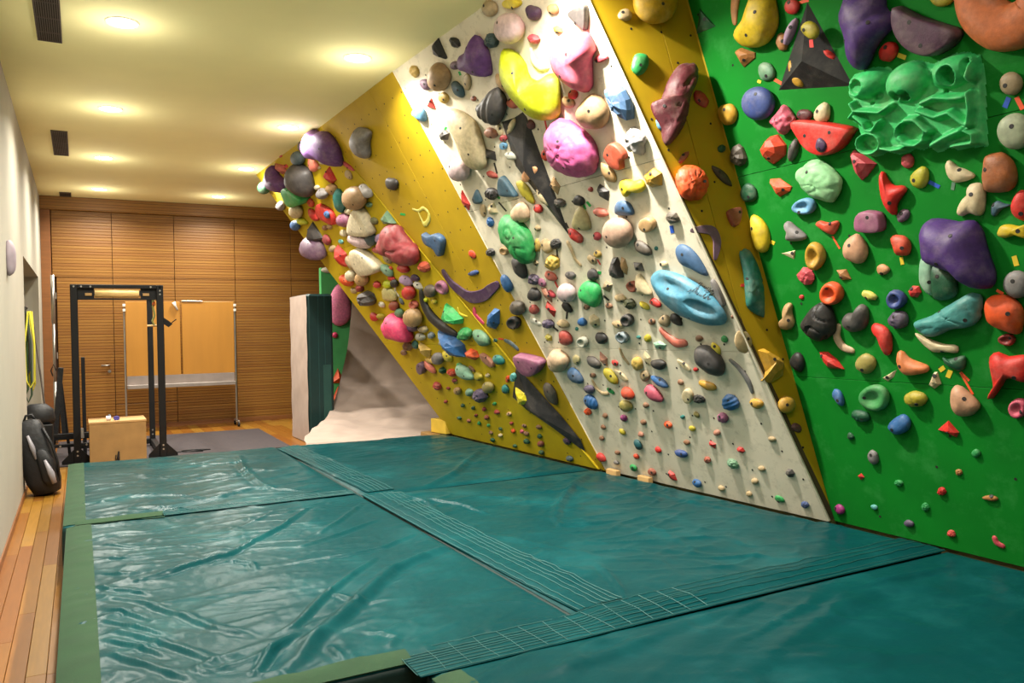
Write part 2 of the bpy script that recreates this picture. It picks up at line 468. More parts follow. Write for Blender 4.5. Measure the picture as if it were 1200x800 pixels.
# facet, shape, colour, kind, centre u v, lift, height, outline (or spine x,y,r) in millimetres about the centre, label
HOLDS = [
('A','s','dgn','sloper',-5.732,3.463,0.000,0.116,'-106,76 -3,84 99,70 175,38 205,-4 183,-45 113,-74 13,-85 -92,-72 -173,-40 -206,4 -181,47','medium dark green ball-like hold just below and left of the purple horned sloper'),
('A','o','pur','sloper',-5.085,3.443,0.000,0.181,'56,209 130,66 298,-62 215,-169 59,-160 -197,-73 -323,62 -162,121','purple horned sloper near the far upper tip of the yellow overhang'),
('A','t','salm','climbing_hold',-4.846,3.559,0.000,0.058,'147,20 213,-83 -10,-74 -223,39 -121,97','medium salmon angular hold just above the purple horned sloper'),
('A','t','red','foothold',-4.632,3.549,0.000,0.028,'66,18 88,-29 -65,-18 -88,29','tiny red angular foothold just above and left of the charcoal bulb'),
('A','o','red','foothold',-4.663,3.686,0.000,0.016,'72,-2 54,-13 6,-15 -47,-9 -77,2 -54,11 -4,15 47,10','tiny red rounded foothold above the purple horned sloper'),
('A','s','slate','sloper',-3.975,3.533,0.000,0.109,'19,81 109,61 171,26 188,-16 157,-54 85,-78 -10,-81 -104,-63 -170,-27 -188,17 -154,56 -78,79','medium slate grey ball-like hold just above the charcoal bulb'),
('A','o','char','sloper',-4.104,3.308,0.000,0.235,'-261,132 8,197 184,132 325,15 148,-227 -124,-139 -347,-4','big charcoal bulbous sloper near the far tip of the yellow overhang'),
('A','f','lgrn','climbing_hold',-4.585,3.155,0.000,0.145,'-274,123 -25,137 351,-59 321,-109 70,-114 -234,-67','light green wedge hold right under the big charcoal bulb'),
('A','o','grey','foothold',-3.835,3.645,0.000,0.035,'69,-14 16,-43 -50,-43 -90,-21 -63,16 -8,45 55,44 83,19','small grey rounded hold just left of the big purple winged sloper'),
('A','o','pur','sloper',-3.039,3.473,0.000,0.234,'-378,133 -115,222 1,153 171,145 318,32 364,-116 290,-265 177,-231 63,-148 -158,-98 -374,-28 -426,65','big purple winged sloper at the top of the yellow overhang under the ceiling'),
('A','o','salm','climbing_hold',-3.651,3.383,0.000,0.053,'28,-76 -59,-73 -128,-41 -136,5 -120,46 -82,77 -29,87 33,82 94,47 132,4 156,-41 103,-67','medium salmon rounded hold just below and left of the big purple winged sloper'),
('A','o','ylol','climbing_hold',-4.005,3.367,0.000,0.039,'56,-65 -4,-57 -58,-38 -98,-5 -97,30 -85,57 -60,73 -12,63 42,40 92,7 107,-25 100,-53','medium olive yellow rounded hold just above and right of the charcoal bulb'),
('A','t','red','climbing_hold',-3.283,3.184,0.000,0.091,'78,90 129,-69 -2,-91 -181,38','bright red pyramid on the yellow overhang, just below the big purple winged sloper'),
('A','o','grey','climbing_hold',-3.692,3.050,0.000,0.099,'162,-34 110,-53 42,-64 -41,-56 -111,-36 -164,-5 -156,33 -94,56 -20,65 60,55 124,29 158,-3','medium grey rounded hold just below the bright red pyramid'),
('A','o','tan','climbing_hold',-3.360,3.043,0.000,0.075,'135,-26 90,-55 18,-65 -60,-58 -111,-28 -145,1 -152,31 -101,49 -30,59 54,59 112,37 146,8','medium tan rounded hold just below the bright red pyramid'),
('A','o','teal','climbing_hold',-3.258,2.896,0.000,0.091,'-68,-135 -123,-104 -144,-51 -127,16 -78,85 1,117 73,132 124,106 142,53 131,-10 88,-76 13,-111','large teal long hold just left of the upper tan ball'),
('A','s','tanb','sloper',-2.695,2.851,0.000,0.175,'-45,123 87,117 194,81 251,25 245,-38 177,-91 62,-122 -71,-120 -187,-85 -252,-26 -244,41 -167,96','sandy tan ball hold near the top of the yellow overhang'),
('A','o','lgry','climbing_hold',-2.469,2.880,0.000,0.079,'115,-80 54,-81 -22,-64 -90,-28 -139,13 -149,53 -100,72 -40,81 37,65 91,24 139,-17 137,-53','medium light grey rounded hold just above and right of the upper tan ball'),
('A','f','pinkr','climbing_hold',-2.701,3.192,0.000,0.019,'137,-82 99,-76 36,-49 -38,-9 -102,34 -138,67 -137,83 -98,75 -32,47 41,7 104,-35 138,-68','medium pinkish red flat-faced hold just above and right of the bright red pyramid'),
('A','o','tanf','foothold',-2.771,3.103,0.000,0.027,'22,-55 -41,-38 -95,-3 -82,36 -17,54 56,36 89,0 80,-40','small beige rounded hold just right of the bright red pyramid'),
('A','o','grey','foothold',-5.426,3.154,0.000,0.075,'147,-26 70,-62 -60,-53 -147,-16 -155,31 -63,57 62,56 146,19','small grey rounded hold just below and left of the light green wedge'),
('A','o','orr','foothold',-4.258,3.022,0.000,0.046,'23,-60 -67,-43 -107,-2 -85,45 -19,64 52,45 105,5 102,-38','small red orange rounded hold just right of the light green wedge'),
('A','f','cream','foothold',-3.352,3.355,0.000,0.015,'112,-22 62,-30 -24,-20 -97,1 -112,22 -61,30 26,20 98,-2','small cream flat-faced foothold just below the big purple winged sloper'),
('A','s','crem','sloper',-4.821,2.991,0.000,0.118,'184,38 206,-6 174,-48 97,-78 -6,-88 -109,-74 -183,-39 -206,6 -171,50 -89,80 16,87 116,72','medium cream ball-like hold just below the light green wedge'),
('A','o','neon','climbing_hold',-4.830,2.846,0.000,0.063,'168,-49 113,-55 31,-49 -65,-38 -143,-11 -160,18 -148,45 -87,58 -4,54 77,32 131,2 176,-27','medium neon yellow rounded hold left of the red flat wedge'),
('A','s','blue','sloper',-5.123,2.839,0.000,0.085,'-139,40 -69,63 19,68 101,56 156,29 171,-5 141,-38 75,-62 -13,-69 -97,-57 -156,-30 -171,6','small blue ball-like hold above and left of the dusky mauve sloper'),
('A','t','char','climbing_hold',-4.540,2.655,0.000,0.122,'-189,34 71,138 191,-85 143,-111 -211,-45','medium charcoal wedge just above the dusky mauve sloper'),
('A','o','dmau','sloper',-4.708,2.498,0.000,0.207,'-306,79 -128,156 56,135 283,38 282,-153 141,-155 -146,-90 -338,-13','dusky mauve sloper hanging off the far edge of the yellow overhang'),
('A','o','red','climbing_hold',-4.311,2.869,0.000,0.060,'72,-84 13,-83 -53,-58 -106,-14 -131,34 -109,67 -76,93 -10,82 58,55 105,9 126,-34 126,-75','medium red rounded hold just left of the red flat wedge'),
('A','f','red','climbing_hold',-3.871,2.818,0.000,0.062,'-97,143 223,11 181,-151 -166,-41 -256,47','red flat wedge on the yellow overhang, just left of the mauve dome'),
('A','o','blue','foothold',-3.718,2.808,0.054,0.040,'15,-45 -48,-33 -82,-5 -69,27 -14,43 51,34 81,4 66,-27','small blue rounded foothold on the red flat wedge'),
('A','o','mauv','sloper',-3.353,2.680,0.000,0.108,'170,-54 93,-72 0,-82 -92,-59 -176,-30 -187,14 -152,53 -76,77 16,77 112,65 159,24 182,-15','mauve dome on the yellow overhang, just left of the upper cream panel'),
('A','o','cream','foothold',-3.190,2.752,0.000,0.038,'88,-15 39,-33 -31,-32 -85,-9 -96,15 -51,31 28,30 92,13','small cream rounded foothold just above and right of the mauve dome'),
('A','f','cream','climbing_hold',-2.877,2.575,0.000,0.114,'-8,154 190,144 246,-112 45,-137 -369,-48','cream trapezoid hold in the upper part of the yellow overhang'),
('A','t','grgn','climbing_hold',-2.203,2.536,0.000,0.081,'56,82 137,-68 -104,-47 -135,33','medium grey green wedge just right of the upper cream panel'),
('A','o','brgn','foothold',-2.577,2.560,0.000,0.035,'68,-34 5,-41 -61,-23 -100,6 -60,32 6,41 69,23 88,-8','small brownish green rounded foothold just right of the upper cream panel'),
('A','o','pkwh','climbing_hold',-3.153,2.402,0.000,0.109,'290,-76 223,-103 80,-98 -93,-60 -218,-4 -331,52 -294,82 -240,107 -73,89 97,57 234,11 305,-38','long pinkish white lozenge hold between two cream panel holds'),
('A','o','dslt','climbing_hold',-2.828,2.384,0.000,0.075,'117,-17 75,-49 14,-71 -53,-66 -105,-47 -141,-18 -128,18 -82,48 -12,64 59,64 120,51 138,18','medium dark slate rounded hold just right of the pinkish white lozenge'),
('A','b','maro','climbing_hold',-2.117,2.257,0.000,0.207,'-228,156 -71,224 146,189 216,72 370,-90 279,-212 47,-213 -122,-120 -350,-35 -414,60','large maroon rose-shaped hold against the yellow panel ridge'),
('A','o','lila','foothold',-2.616,2.366,0.000,0.049,'-41,-51 -93,-29 -99,14 -35,45 47,50 100,25 96,-13 34,-46','small lilac rounded hold just above and left of the maroon rose hold'),
('A','o','pkwh','climbing_hold',-2.487,2.200,0.000,0.050,'101,-43 56,-49 0,-45 -60,-28 -100,-3 -115,22 -100,41 -65,53 -3,46 56,27 98,2 123,-24','medium pinkish white rounded hold on the maroon rose hold'),
('A','o','bric','foothold',-2.836,2.260,0.000,0.037,'70,-23 17,-38 -49,-27 -84,-1 -76,26 -15,36 50,26 89,2','small brick red rounded foothold just above and right of the lower cream slab'),
('A','t','red','climbing_hold',-3.922,2.271,0.000,0.108,'-3,161 148,32 103,-125 -84,-115 -163,18','tall red and white spike hold left of the cream panel on the overhang'),
('A','o','tanf','foothold',-4.156,2.411,0.000,0.040,'118,-14 50,-34 -41,-40 -114,-19 -110,14 -47,38 39,37 114,19','small beige rounded foothold just above and left of the red spike'),
('A','o','cream','foothold',-3.587,2.546,0.000,0.037,'59,-41 -17,-39 -79,-20 -103,11 -52,39 31,39 85,18 93,-14','small cream rounded foothold just below the mauve dome'),
('A','o','maro','climbing_hold',-4.215,2.534,0.000,0.061,'21,-67 -38,-63 -86,-40 -118,-10 -109,23 -81,52 -24,68 41,62 87,38 114,8 115,-28 74,-54','small maroon rounded hold just above and right of the dusky mauve sloper'),
('A','o','brn','foothold',-4.127,2.675,0.000,0.035,'81,-13 32,-33 -33,-27 -79,-8 -87,12 -47,28 24,29 78,14','tiny brown rounded foothold just below the red flat wedge'),
('A','o','tan','foothold',-3.953,2.663,0.000,0.034,'81,-12 44,-26 -27,-30 -74,-14 -73,11 -31,32 32,29 73,8','tiny tan rounded foothold just below the red flat wedge'),
('A','f','cream','climbing_hold',-3.184,2.157,0.000,0.125,'-197,170 76,142 380,-87 92,-145 -223,-111 -282,42','cream slab hold left below the maroon rose on the overhang'),
('A','o','tang','climbing_hold',-3.671,2.177,0.000,0.076,'80,-96 17,-97 -53,-72 -104,-21 -130,34 -126,83 -82,102 -22,100 49,68 104,18 138,-34 131,-78','medium greyish tan rounded hold just below and right of the red spike'),
('A','s','cream','sloper',-3.846,2.038,0.000,0.090,'134,41 152,9 131,-26 76,-55 0,-69 -76,-64 -133,-42 -152,-8 -130,28 -72,56 5,69 80,64','medium cream ball-like hold just below and left of the lower cream slab'),
('A','s','tan','sloper',-3.515,1.975,0.000,0.106,'-179,-10 -151,33 -82,67 9,82 96,76 158,49 178,10 153,-31 88,-65 -1,-82 -91,-77 -156,-50','medium tan ball-like hold just below the lower cream slab'),
('A','o','orng','climbing_hold',-4.082,1.987,0.000,0.093,'143,-68 65,-78 -25,-77 -111,-43 -171,2 -184,45 -151,72 -81,79 10,73 109,45 179,4 184,-38','medium orange rounded hold just below the red spike'),
('A','r','dred','foothold',-3.777,1.863,0.000,0.057,'-120,-16 -93,24 -2,49 95,33 120,-4 61,-37 -49,-47','small dark red rocky hold just above and left of the craggy charcoal rock'),
('A','o','dpur','foothold',-3.314,2.014,0.000,0.033,'58,-7 27,-20 -19,-24 -56,-13 -56,6 -26,21 20,24 56,11','tiny dark purple rounded foothold just below the lower cream slab'),
('A','r','char','climbing_hold',-3.616,1.733,0.000,0.141,'123,-86 -43,-92 -186,-50 -231,15 -162,70 -25,92 133,79 210,22 211,-36','craggy charcoal rock hold at the left edge of the yellow overhang'),
('A','o','mint','climbing_hold',-2.737,2.015,0.000,0.057,'83,-74 21,-78 -46,-56 -103,-24 -122,17 -121,54 -85,78 -21,73 42,57 102,28 127,-13 119,-48','medium mint green rounded hold just right of the lower cream slab'),
('A','o','red','foothold',-2.732,1.923,0.000,0.029,'96,-18 41,-27 -29,-22 -88,-3 -98,17 -47,26 29,23 86,4','small red rounded foothold above and left of the red dome'),
('A','o','orng','foothold',-2.659,2.027,0.000,0.030,'67,-7 36,-22 -20,-29 -60,-16 -68,7 -27,26 28,27 66,11','tiny orange rounded foothold just below the maroon rose hold'),
('A','o','red','climbing_hold',-2.301,2.005,0.000,0.061,'126,-35 87,-46 27,-48 -45,-38 -97,-15 -142,11 -125,34 -80,47 -14,47 55,33 118,11 132,-14','medium red rounded hold just below the maroon rose hold'),
('A','r','terr','climbing_hold',-1.789,1.984,0.000,0.070,'-93,36 -25,53 54,49 110,18 107,-19 64,-50 -15,-56 -80,-33 -123,1','medium terracotta rocky hold above and right of the red dome'),
('A','o','tang','climbing_hold',-2.603,2.142,0.000,0.043,'48,-56 3,-61 -43,-44 -83,-19 -89,13 -84,43 -46,58 2,59 48,40 85,15 93,-16 81,-41','medium greyish tan rounded hold just below and left of the maroon rose hold'),
('A','o','red','foothold',-3.194,1.881,0.000,0.048,'86,-26 16,-41 -53,-30 -103,-4 -78,26 -17,40 55,33 93,7','small red rounded foothold just above and right of the craggy charcoal rock'),
('A','o','neon','foothold',-2.902,1.865,0.000,0.050,'97,-28 32,-44 -64,-40 -118,-8 -91,29 -13,49 67,36 120,3','small neon yellow rounded hold left of the red dome'),
('A','s','blk','foothold',-2.670,1.863,0.000,0.057,'89,24 88,-11 37,-40 -37,-46 -89,-25 -88,11 -35,40 38,45','small black ball-like foothold just above and left of the red dome'),
('A','o','lila','climbing_hold',-2.354,1.875,0.000,0.061,'114,-54 62,-61 -4,-58 -69,-34 -129,-6 -143,28 -108,52 -51,64 18,53 84,34 127,0 138,-32','medium lilac rounded hold just above the red dome'),
('A','o','dpur','foothold',-2.115,1.883,0.000,0.040,'83,-26 26,-35 -51,-32 -94,-7 -73,24 -13,40 50,30 90,1','small dark purple rounded hold just above the red dome'),
('A','o','crym','climbing_hold',-2.968,1.749,0.000,0.052,'161,-64 72,-78 -34,-79 -136,-60 -225,-29 -198,15 -153,60 -44,83 66,83 151,56 204,14 202,-30','medium cream yellow flake just left of the red dome'),
('A','o','rbrn','climbing_hold',-2.925,1.613,0.000,0.072,'94,-28 46,-50 -14,-53 -77,-50 -109,-23 -124,6 -93,31 -48,48 12,52 74,48 117,28 119,-1','small reddish brown rounded hold just below and left of the red dome'),
('A','w','white','climbing_hold',-2.738,1.773,0.000,0.013,'31,65,15 -34,-1,21 3,-64,15','medium white curved hold just left of the red dome'),
('A','s','red','sloper',-2.356,1.743,0.000,0.093,'-151,-14 -130,25 -74,58 2,74 77,71 131,49 151,15 132,-24 78,-56 3,-74 -73,-72 -130,-50','round bright red dome hold on the middle of the yellow overhang'),
('A','t','white','climbing_hold',-2.121,1.800,0.000,0.045,'68,22 86,-35 19,-58 -67,-23 -86,36 -18,58','medium white angular hold just above and right of the red dome'),
('A','s','olch','sloper',-1.840,1.734,0.000,0.079,'-120,-32 -124,1 -93,34 -38,57 27,65 85,56 120,32 124,0 95,-33 42,-56 -24,-65 -83,-56','medium dark brown ball-like hold just right of the red dome'),
('A','j','mauv','jug',-1.572,1.754,0.000,0.052,'42,-71 -6,-72 -58,-55 -101,-26 -116,10 -92,43 -36,65 30,69 81,52 105,20 102,-19 79,-52','medium mauve hollowed jug hold just above the black banana'),
('A','w','blk','climbing_hold',-1.975,1.478,0.000,0.060,'-127,257,30 -158,126,57 -95,-19,70 84,-145,61 295,-220,30','long black banana-shaped hold in the middle of the yellow overhang'),
('A','o','yell','foothold',-1.887,1.619,0.000,0.035,'67,-6 28,-26 -25,-31 -62,-18 -66,4 -36,26 19,30 63,19','tiny yellow rounded foothold just above the black banana'),
('A','t','lgrn','climbing_hold',-1.610,1.458,0.000,0.116,'-181,21 -27,128 66,76 207,-39 160,-89 -82,-76 -185,-34','bright green peaked hold touching the right side of the black banana'),
('A','s','tan','sloper',-2.457,1.470,0.000,0.141,'159,-45 77,-87 -27,-105 -125,-96 -188,-59 -199,-6 -154,49 -67,90 37,106 130,94 189,58 199,7','sandy tan ball hold left of the black banana'),
('A','j','salm','jug',-2.392,1.601,0.000,0.047,'105,-7 52,-35 -33,-47 -98,-31 -100,7 -42,40 40,46 99,25','small salmon hollowed jug hold just above the lower tan ball'),
('A','o','dpur','climbing_hold',-2.689,1.343,0.000,0.064,'134,-29 92,-40 30,-46 -47,-43 -109,-27 -132,-3 -118,24 -82,50 -7,49 60,39 111,16 141,-8','medium dark purple rounded hold just below the lower tan ball'),
('A','s','grgn','foothold',-2.848,1.518,0.000,0.067,'74,-33 -9,-56 -87,-45 -114,-8 -72,34 12,56 88,45 113,8','small grey green ball-like hold just left of the lower tan ball'),
('A','o','hpnk','sloper',-2.996,1.351,0.000,0.229,'-307,45 -202,111 -74,131 -16,187 101,145 219,83 276,-41 236,-159 6,-136 -262,-88','big hot pink sloper bulging off the left edge of the overhang'),
('A','o','red','foothold',-3.682,1.494,0.000,0.058,'69,-45 -1,-53 -82,-31 -105,12 -64,49 20,52 83,26 108,-15','small red rounded hold just below and right of the craggy charcoal rock'),
('A','o','ylol','foothold',-3.473,1.487,0.000,0.044,'113,-6 58,-29 -29,-37 -102,-22 -116,7 -53,30 33,36 106,22','small olive yellow rounded foothold just above and left of the hot pink sloper'),
('A','w','yell','climbing_hold',-1.402,1.475,0.000,0.012,'-44,51,13 -38,-11,18 82,-40,12','medium yellow curved hold just right of the bright green peak'),
('A','n','grn','climbing_hold',-1.458,1.268,0.000,0.081,'132,-4 95,-34 36,-56 -33,-60 -103,-55 -140,-28 -128,8 -86,38 -24,58 45,64 101,51 138,28','medium green knobbly hold just left of the grey green leaf'),
('A','o','grgn','climbing_hold',-1.153,1.225,0.000,0.079,'89,-74 33,-82 -33,-76 -86,-36 -121,6 -125,49 -95,78 -38,83 27,72 85,38 127,-4 126,-47','grey green leaf-shaped hold beside the yellow panel ridge'),
('A','t','blue','climbing_hold',-1.810,1.144,0.000,0.143,'-230,157 90,85 208,-1 192,-128 -2,-135 -164,-27','large blue faceted block hold low on the yellow overhang'),
('A','o','yell','climbing_hold',-2.063,1.004,0.000,0.056,'47,-55 0,-63 -43,-50 -70,-22 -82,11 -72,41 -49,62 -11,62 32,50 66,25 91,-4 78,-32','medium yellow rounded hold just below and left of the blue faceted block'),
('A','o','lslt','foothold',-2.273,1.245,0.000,0.042,'78,-3 41,-25 -23,-37 -77,-29 -75,3 -30,30 31,39 77,21','small pale slate rounded foothold just below the black banana'),
('A','o','grwh','climbing_hold',-2.549,1.227,0.000,0.057,'113,-14 83,-29 30,-40 -38,-45 -97,-35 -117,-12 -98,15 -58,39 -1,48 55,42 94,24 125,5','small greyish white rounded hold just below the lower tan ball'),
('A','o','crem','climbing_hold',-2.413,1.317,0.000,0.053,'119,-6 80,-25 32,-38 -28,-37 -86,-29 -116,-12 -128,6 -96,22 -36,32 26,37 87,34 114,16','small cream rounded hold just below and right of the lower tan ball'),
('A','r','brn','climbing_hold',-3.009,1.114,0.000,0.071,'-120,-2 -92,35 -15,55 66,46 122,19 112,-19 53,-45 -27,-57 -95,-37','small brown rocky hold just below and right of the hot pink sloper'),
('A','o','brn','foothold',-3.224,1.028,0.000,0.035,'78,-17 25,-28 -42,-31 -82,-14 -69,16 -7,34 48,28 79,6','tiny brown rounded foothold below the hot pink sloper'),
('A','o','teal','foothold',-2.797,1.131,0.000,0.042,'-24,-56 -64,-42 -78,-5 -40,34 22,54 70,41 78,5 32,-38','small teal rounded hold below and right of the hot pink sloper'),
('A','t','ochr','climbing_hold',-2.562,1.062,0.000,0.075,'-74,100 122,12 14,-96 -79,-42','medium ochre block just left of the blue faceted block'),
('A','o','ochr','climbing_hold',-2.549,0.939,0.000,0.041,'134,-20 91,-33 27,-35 -46,-31 -108,-13 -137,5 -141,20 -106,30 -47,36 34,32 94,17 141,0','medium ochre rounded hold just below and left of the blue faceted block'),
('A','s','grey','sloper',-2.291,0.984,0.000,0.083,'-88,-65 -127,-42 -130,-7 -98,29 -40,58 29,70 90,64 127,42 131,8 101,-27 44,-56 -25,-70','medium grey ball-like hold just below and left of the blue faceted block'),
('A','t','orng','climbing_hold',-1.490,1.041,0.000,0.073,'110,34 115,-27 7,-62 -109,-35 -114,28 -3,62','orange cupped hold on the yellow overhang, just below and left of the grey green leaf'),
('A','f','dmau','climbing_hold',-2.845,0.850,0.000,0.065,'-35,-74 -80,-69 -103,-46 -98,-10 -66,29 -17,59 37,74 80,69 103,46 98,11 68,-27 19,-58','medium dusky mauve flat-faced hold below and left of the blue faceted block'),
('A','o','salm','climbing_hold',-2.634,0.864,0.000,0.050,'91,-73 39,-73 -18,-54 -72,-25 -107,16 -108,50 -89,73 -43,75 13,56 67,27 104,-10 112,-46','medium salmon rounded hold below and left of the blue faceted block'),
('A','t','dgn','foothold',-2.347,0.831,0.000,0.051,'-91,-19 -55,26 37,44 91,18 56,-26 -35,-45','small dark green angular foothold just below and left of the blue faceted block'),
('A','r','orr','foothold',-2.114,0.819,0.000,0.056,'46,40 101,12 73,-27 -6,-44 -79,-31 -97,5 -43,40','small red orange rocky hold just below the blue faceted block'),
('A','o','mint','climbing_hold',-1.802,0.841,0.000,0.078,'137,-71 75,-78 -3,-76 -83,-55 -155,-25 -162,20 -123,62 -43,86 41,74 113,49 137,2 164,-41','medium mint green marbled hold just below the orange cupped hold'),
('A','o','ylol','foothold',-1.544,0.805,0.000,0.048,'75,-18 25,-38 -49,-44 -88,-19 -74,16 -15,43 54,40 90,11','small olive yellow rounded hold just above the dark purple rock'),
('A','f','brn','foothold',-1.633,0.878,0.000,0.017,'41,-32 9,-30 -27,-11 -48,15 -40,32 -9,30 28,11 48,-15','small brown flat-faced foothold just below the orange cupped hold'),
('A','o','crem','foothold',-1.353,0.819,0.000,0.024,'45,0 21,-16 -13,-22 -41,-17 -48,-1 -23,14 15,23 43,16','tiny cream rounded foothold above the dark purple rock'),
('A','f','pkbr','climbing_hold',-1.223,0.988,0.000,0.037,'82,-67 43,-70 -8,-54 -58,-24 -91,13 -100,46 -82,67 -41,70 10,54 59,23 92,-13 100,-46','medium pinkish brown flat-faced hold just right of the orange cupped hold'),
('A','o','teal','climbing_hold',-0.994,0.999,0.000,0.053,'85,-30 47,-44 -2,-46 -52,-42 -84,-22 -94,2 -82,28 -42,45 10,48 59,39 84,16 91,-7','medium teal rounded hold right of the orange cupped hold'),
('A','o','grn','foothold',-1.880,0.910,0.000,0.033,'70,0 37,-19 -17,-26 -65,-22 -63,1 -33,22 18,28 61,19','tiny green rounded foothold just below and left of the orange cupped hold'),
('A','r','bric','foothold',-2.631,0.633,0.000,0.057,'-55,39 29,45 90,16 84,-24 17,-46 -63,-36 -96,3','small brick red rocky hold below the blue faceted block'),
('A','o','dred','foothold',-2.389,0.615,0.000,0.023,'46,1 23,-12 -13,-21 -41,-16 -44,-1 -20,15 15,20 43,14','tiny dark red rounded foothold left of the dark purple rock'),
('A','s','tan','foothold',-2.149,0.605,0.000,0.050,'-67,10 -15,38 46,44 80,24 68,-9 17,-38 -45,-44 -80,-24','small tan ball-like foothold left of the dark purple rock'),
('A','o','maro','foothold',-2.143,0.722,0.000,0.029,'61,1 31,-16 -16,-26 -53,-18 -57,-1 -33,19 17,24 56,18','tiny maroon rounded foothold above and left of the dark purple rock'),
('A','o','mint','foothold',-1.886,0.602,0.000,0.045,'77,2 42,-26 -22,-44 -76,-40 -76,-2 -27,34 34,46 79,29','small mint green rounded foothold just left of the dark purple rock'),
('A','r','dpgr','climbing_hold',-1.638,0.590,0.000,0.091,'144,2 75,-47 -20,-78 -109,-71 -154,-32 -115,26 -24,68 73,77 144,55','dark purple rocky hold low on the yellow overhang'),
('A','s','olch2','sloper',-1.394,0.696,0.000,0.072,'16,-56 -41,-64 -88,-55 -110,-31 -102,2 -67,34 -13,57 44,64 89,54 110,31 103,-1 69,-33','medium olive ball-like hold just above and right of the dark purple rock'),
('A','o','teal','foothold',-1.082,0.691,0.000,0.045,'-11,-47 -55,-39 -60,-6 -26,33 16,48 50,41 59,8 39,-26','small teal rounded hold just above and left of the yellow diamond'),
('A','f','orng','foothold',-0.971,0.801,0.000,0.024,'-24,-36 -37,-26 -28,-1 -3,25 24,36 37,26 28,1 3,-24','tiny orange flat-faced foothold above and left of the yellow diamond'),
('A','o','dgn','foothold',-2.186,0.426,0.000,0.027,'46,2 24,-14 -14,-23 -39,-18 -45,-1 -19,17 14,22 42,17','tiny dark green rounded foothold below and left of the dark purple rock'),
('A','o','dgn','foothold',-1.958,0.416,0.000,0.026,'38,1 16,-17 -14,-23 -38,-15 -44,-2 -22,12 13,23 40,19','tiny dark green rounded foothold just below and left of the dark purple rock'),
('A','o','maro','foothold',-1.710,0.423,0.000,0.028,'46,2 24,-14 -14,-25 -40,-20 -43,-1 -18,18 15,26 40,16','tiny maroon rounded foothold just below the dark purple rock'),
('A','o','dred','foothold',-1.962,0.325,0.000,0.023,'34,1 16,-14 -12,-20 -37,-15 -36,-2 -19,12 11,19 37,18','tiny dark red rounded foothold below the dark purple rock'),
('A','o','rbrn','foothold',-1.730,0.329,0.000,0.032,'54,3 26,-15 -16,-29 -49,-22 -51,-2 -23,18 17,28 49,20','tiny reddish brown rounded foothold below the dark purple rock'),
('A','o','bric','foothold',-1.450,0.414,0.000,0.031,'45,-10 13,-22 -25,-24 -53,-14 -40,8 -8,26 28,23 51,9','tiny brick red rounded foothold below and right of the dark purple rock'),
('A','o','grn','foothold',-1.437,0.507,0.000,0.023,'37,1 15,-14 -14,-20 -34,-12 -42,-1 -21,10 8,19 35,17','tiny green rounded foothold just below and right of the dark purple rock'),
('A','o','tan','foothold',-1.214,0.417,0.000,0.026,'44,1 21,-15 -12,-20 -39,-16 -47,-3 -25,12 10,21 40,17','tiny tan rounded foothold below and left of the yellow diamond'),
('A','o','rbrn','foothold',-2.188,0.243,0.000,0.025,'35,-7 7,-20 -23,-20 -41,-9 -37,7 -10,19 24,20 41,9','tiny reddish brown rounded foothold below and left of the dark purple rock'),
('A','o','grn','foothold',-1.959,0.236,0.000,0.025,'37,2 18,-17 -14,-22 -38,-15 -42,-2 -21,12 13,24 36,18','tiny green rounded foothold below the dark purple rock'),
('A','o','grn','foothold',-1.761,0.232,0.000,0.022,'35,1 17,-12 -11,-20 -34,-17 -34,-3 -18,13 11,20 34,15','tiny green rounded foothold below and left of the yellow diamond'),
('A','o','brn','foothold',-1.768,0.148,0.000,0.024,'35,-7 11,-16 -20,-20 -38,-12 -33,6 -5,20 23,19 37,7','tiny brown rounded foothold below the dark purple rock'),
('A','o','dgn','foothold',-1.522,0.219,0.000,0.022,'39,2 19,-11 -10,-19 -35,-16 -35,-2 -20,13 11,18 34,15','tiny dark green rounded foothold below and right of the dark purple rock'),
('A','o','crem','foothold',-1.576,0.141,0.000,0.026,'43,3 22,-13 -10,-21 -39,-18 -44,-3 -21,13 13,22 39,18','tiny cream rounded foothold below and right of the dark purple rock'),
('A','o','dgn','foothold',-1.791,0.061,0.000,0.028,'41,-7 14,-21 -23,-22 -44,-11 -40,8 -9,23 25,21 44,10','tiny dark green rounded foothold below the dark purple rock'),
('A','o','bric','foothold',-1.241,0.311,0.000,0.021,'37,2 20,-9 -10,-19 -32,-16 -34,-2 -16,13 10,18 34,13','tiny brick red rounded foothold below and left of the yellow diamond'),
('A','o','orng','foothold',-1.264,0.225,0.000,0.026,'41,3 23,-14 -10,-23 -38,-21 -41,-3 -18,17 15,24 39,17','tiny orange rounded foothold just below and left of the black wedge volume'),
('A','o','pink','foothold',-1.087,0.241,0.000,0.023,'29,-5 9,-18 -20,-21 -35,-12 -28,6 -2,21 22,20 35,8','tiny pink rounded foothold just below and left of the black wedge volume'),
('A','r','brn','foothold',-1.013,0.227,0.000,0.028,'38,15 41,-6 12,-23 -25,-21 -43,-5 -31,17 6,24','tiny brown rocky foothold just below and left of the black wedge volume'),
('A','o','brn','foothold',-0.731,0.326,0.000,0.028,'42,-8 12,-21 -23,-21 -46,-9 -40,8 -14,20 21,22 44,10','tiny brown rounded foothold just below the black wedge volume'),
('A','o','dgn','foothold',-0.783,0.228,0.000,0.025,'41,-2 17,-14 -16,-24 -38,-17 -35,2 -11,20 19,23 37,12','tiny dark green rounded foothold just below the black wedge volume'),
('A','o','dgn','foothold',-1.063,0.137,0.000,0.033,'43,-13 12,-25 -29,-28 -52,-14 -44,11 -5,29 33,26 54,7','tiny dark green rounded foothold just below and left of the black wedge volume'),
('A','o','rbrn','foothold',-0.810,0.145,0.000,0.035,'42,-11 0,-32 -37,-30 -55,-10 -42,12 -9,27 33,31 57,18','tiny reddish brown rounded foothold just below the black wedge volume'),
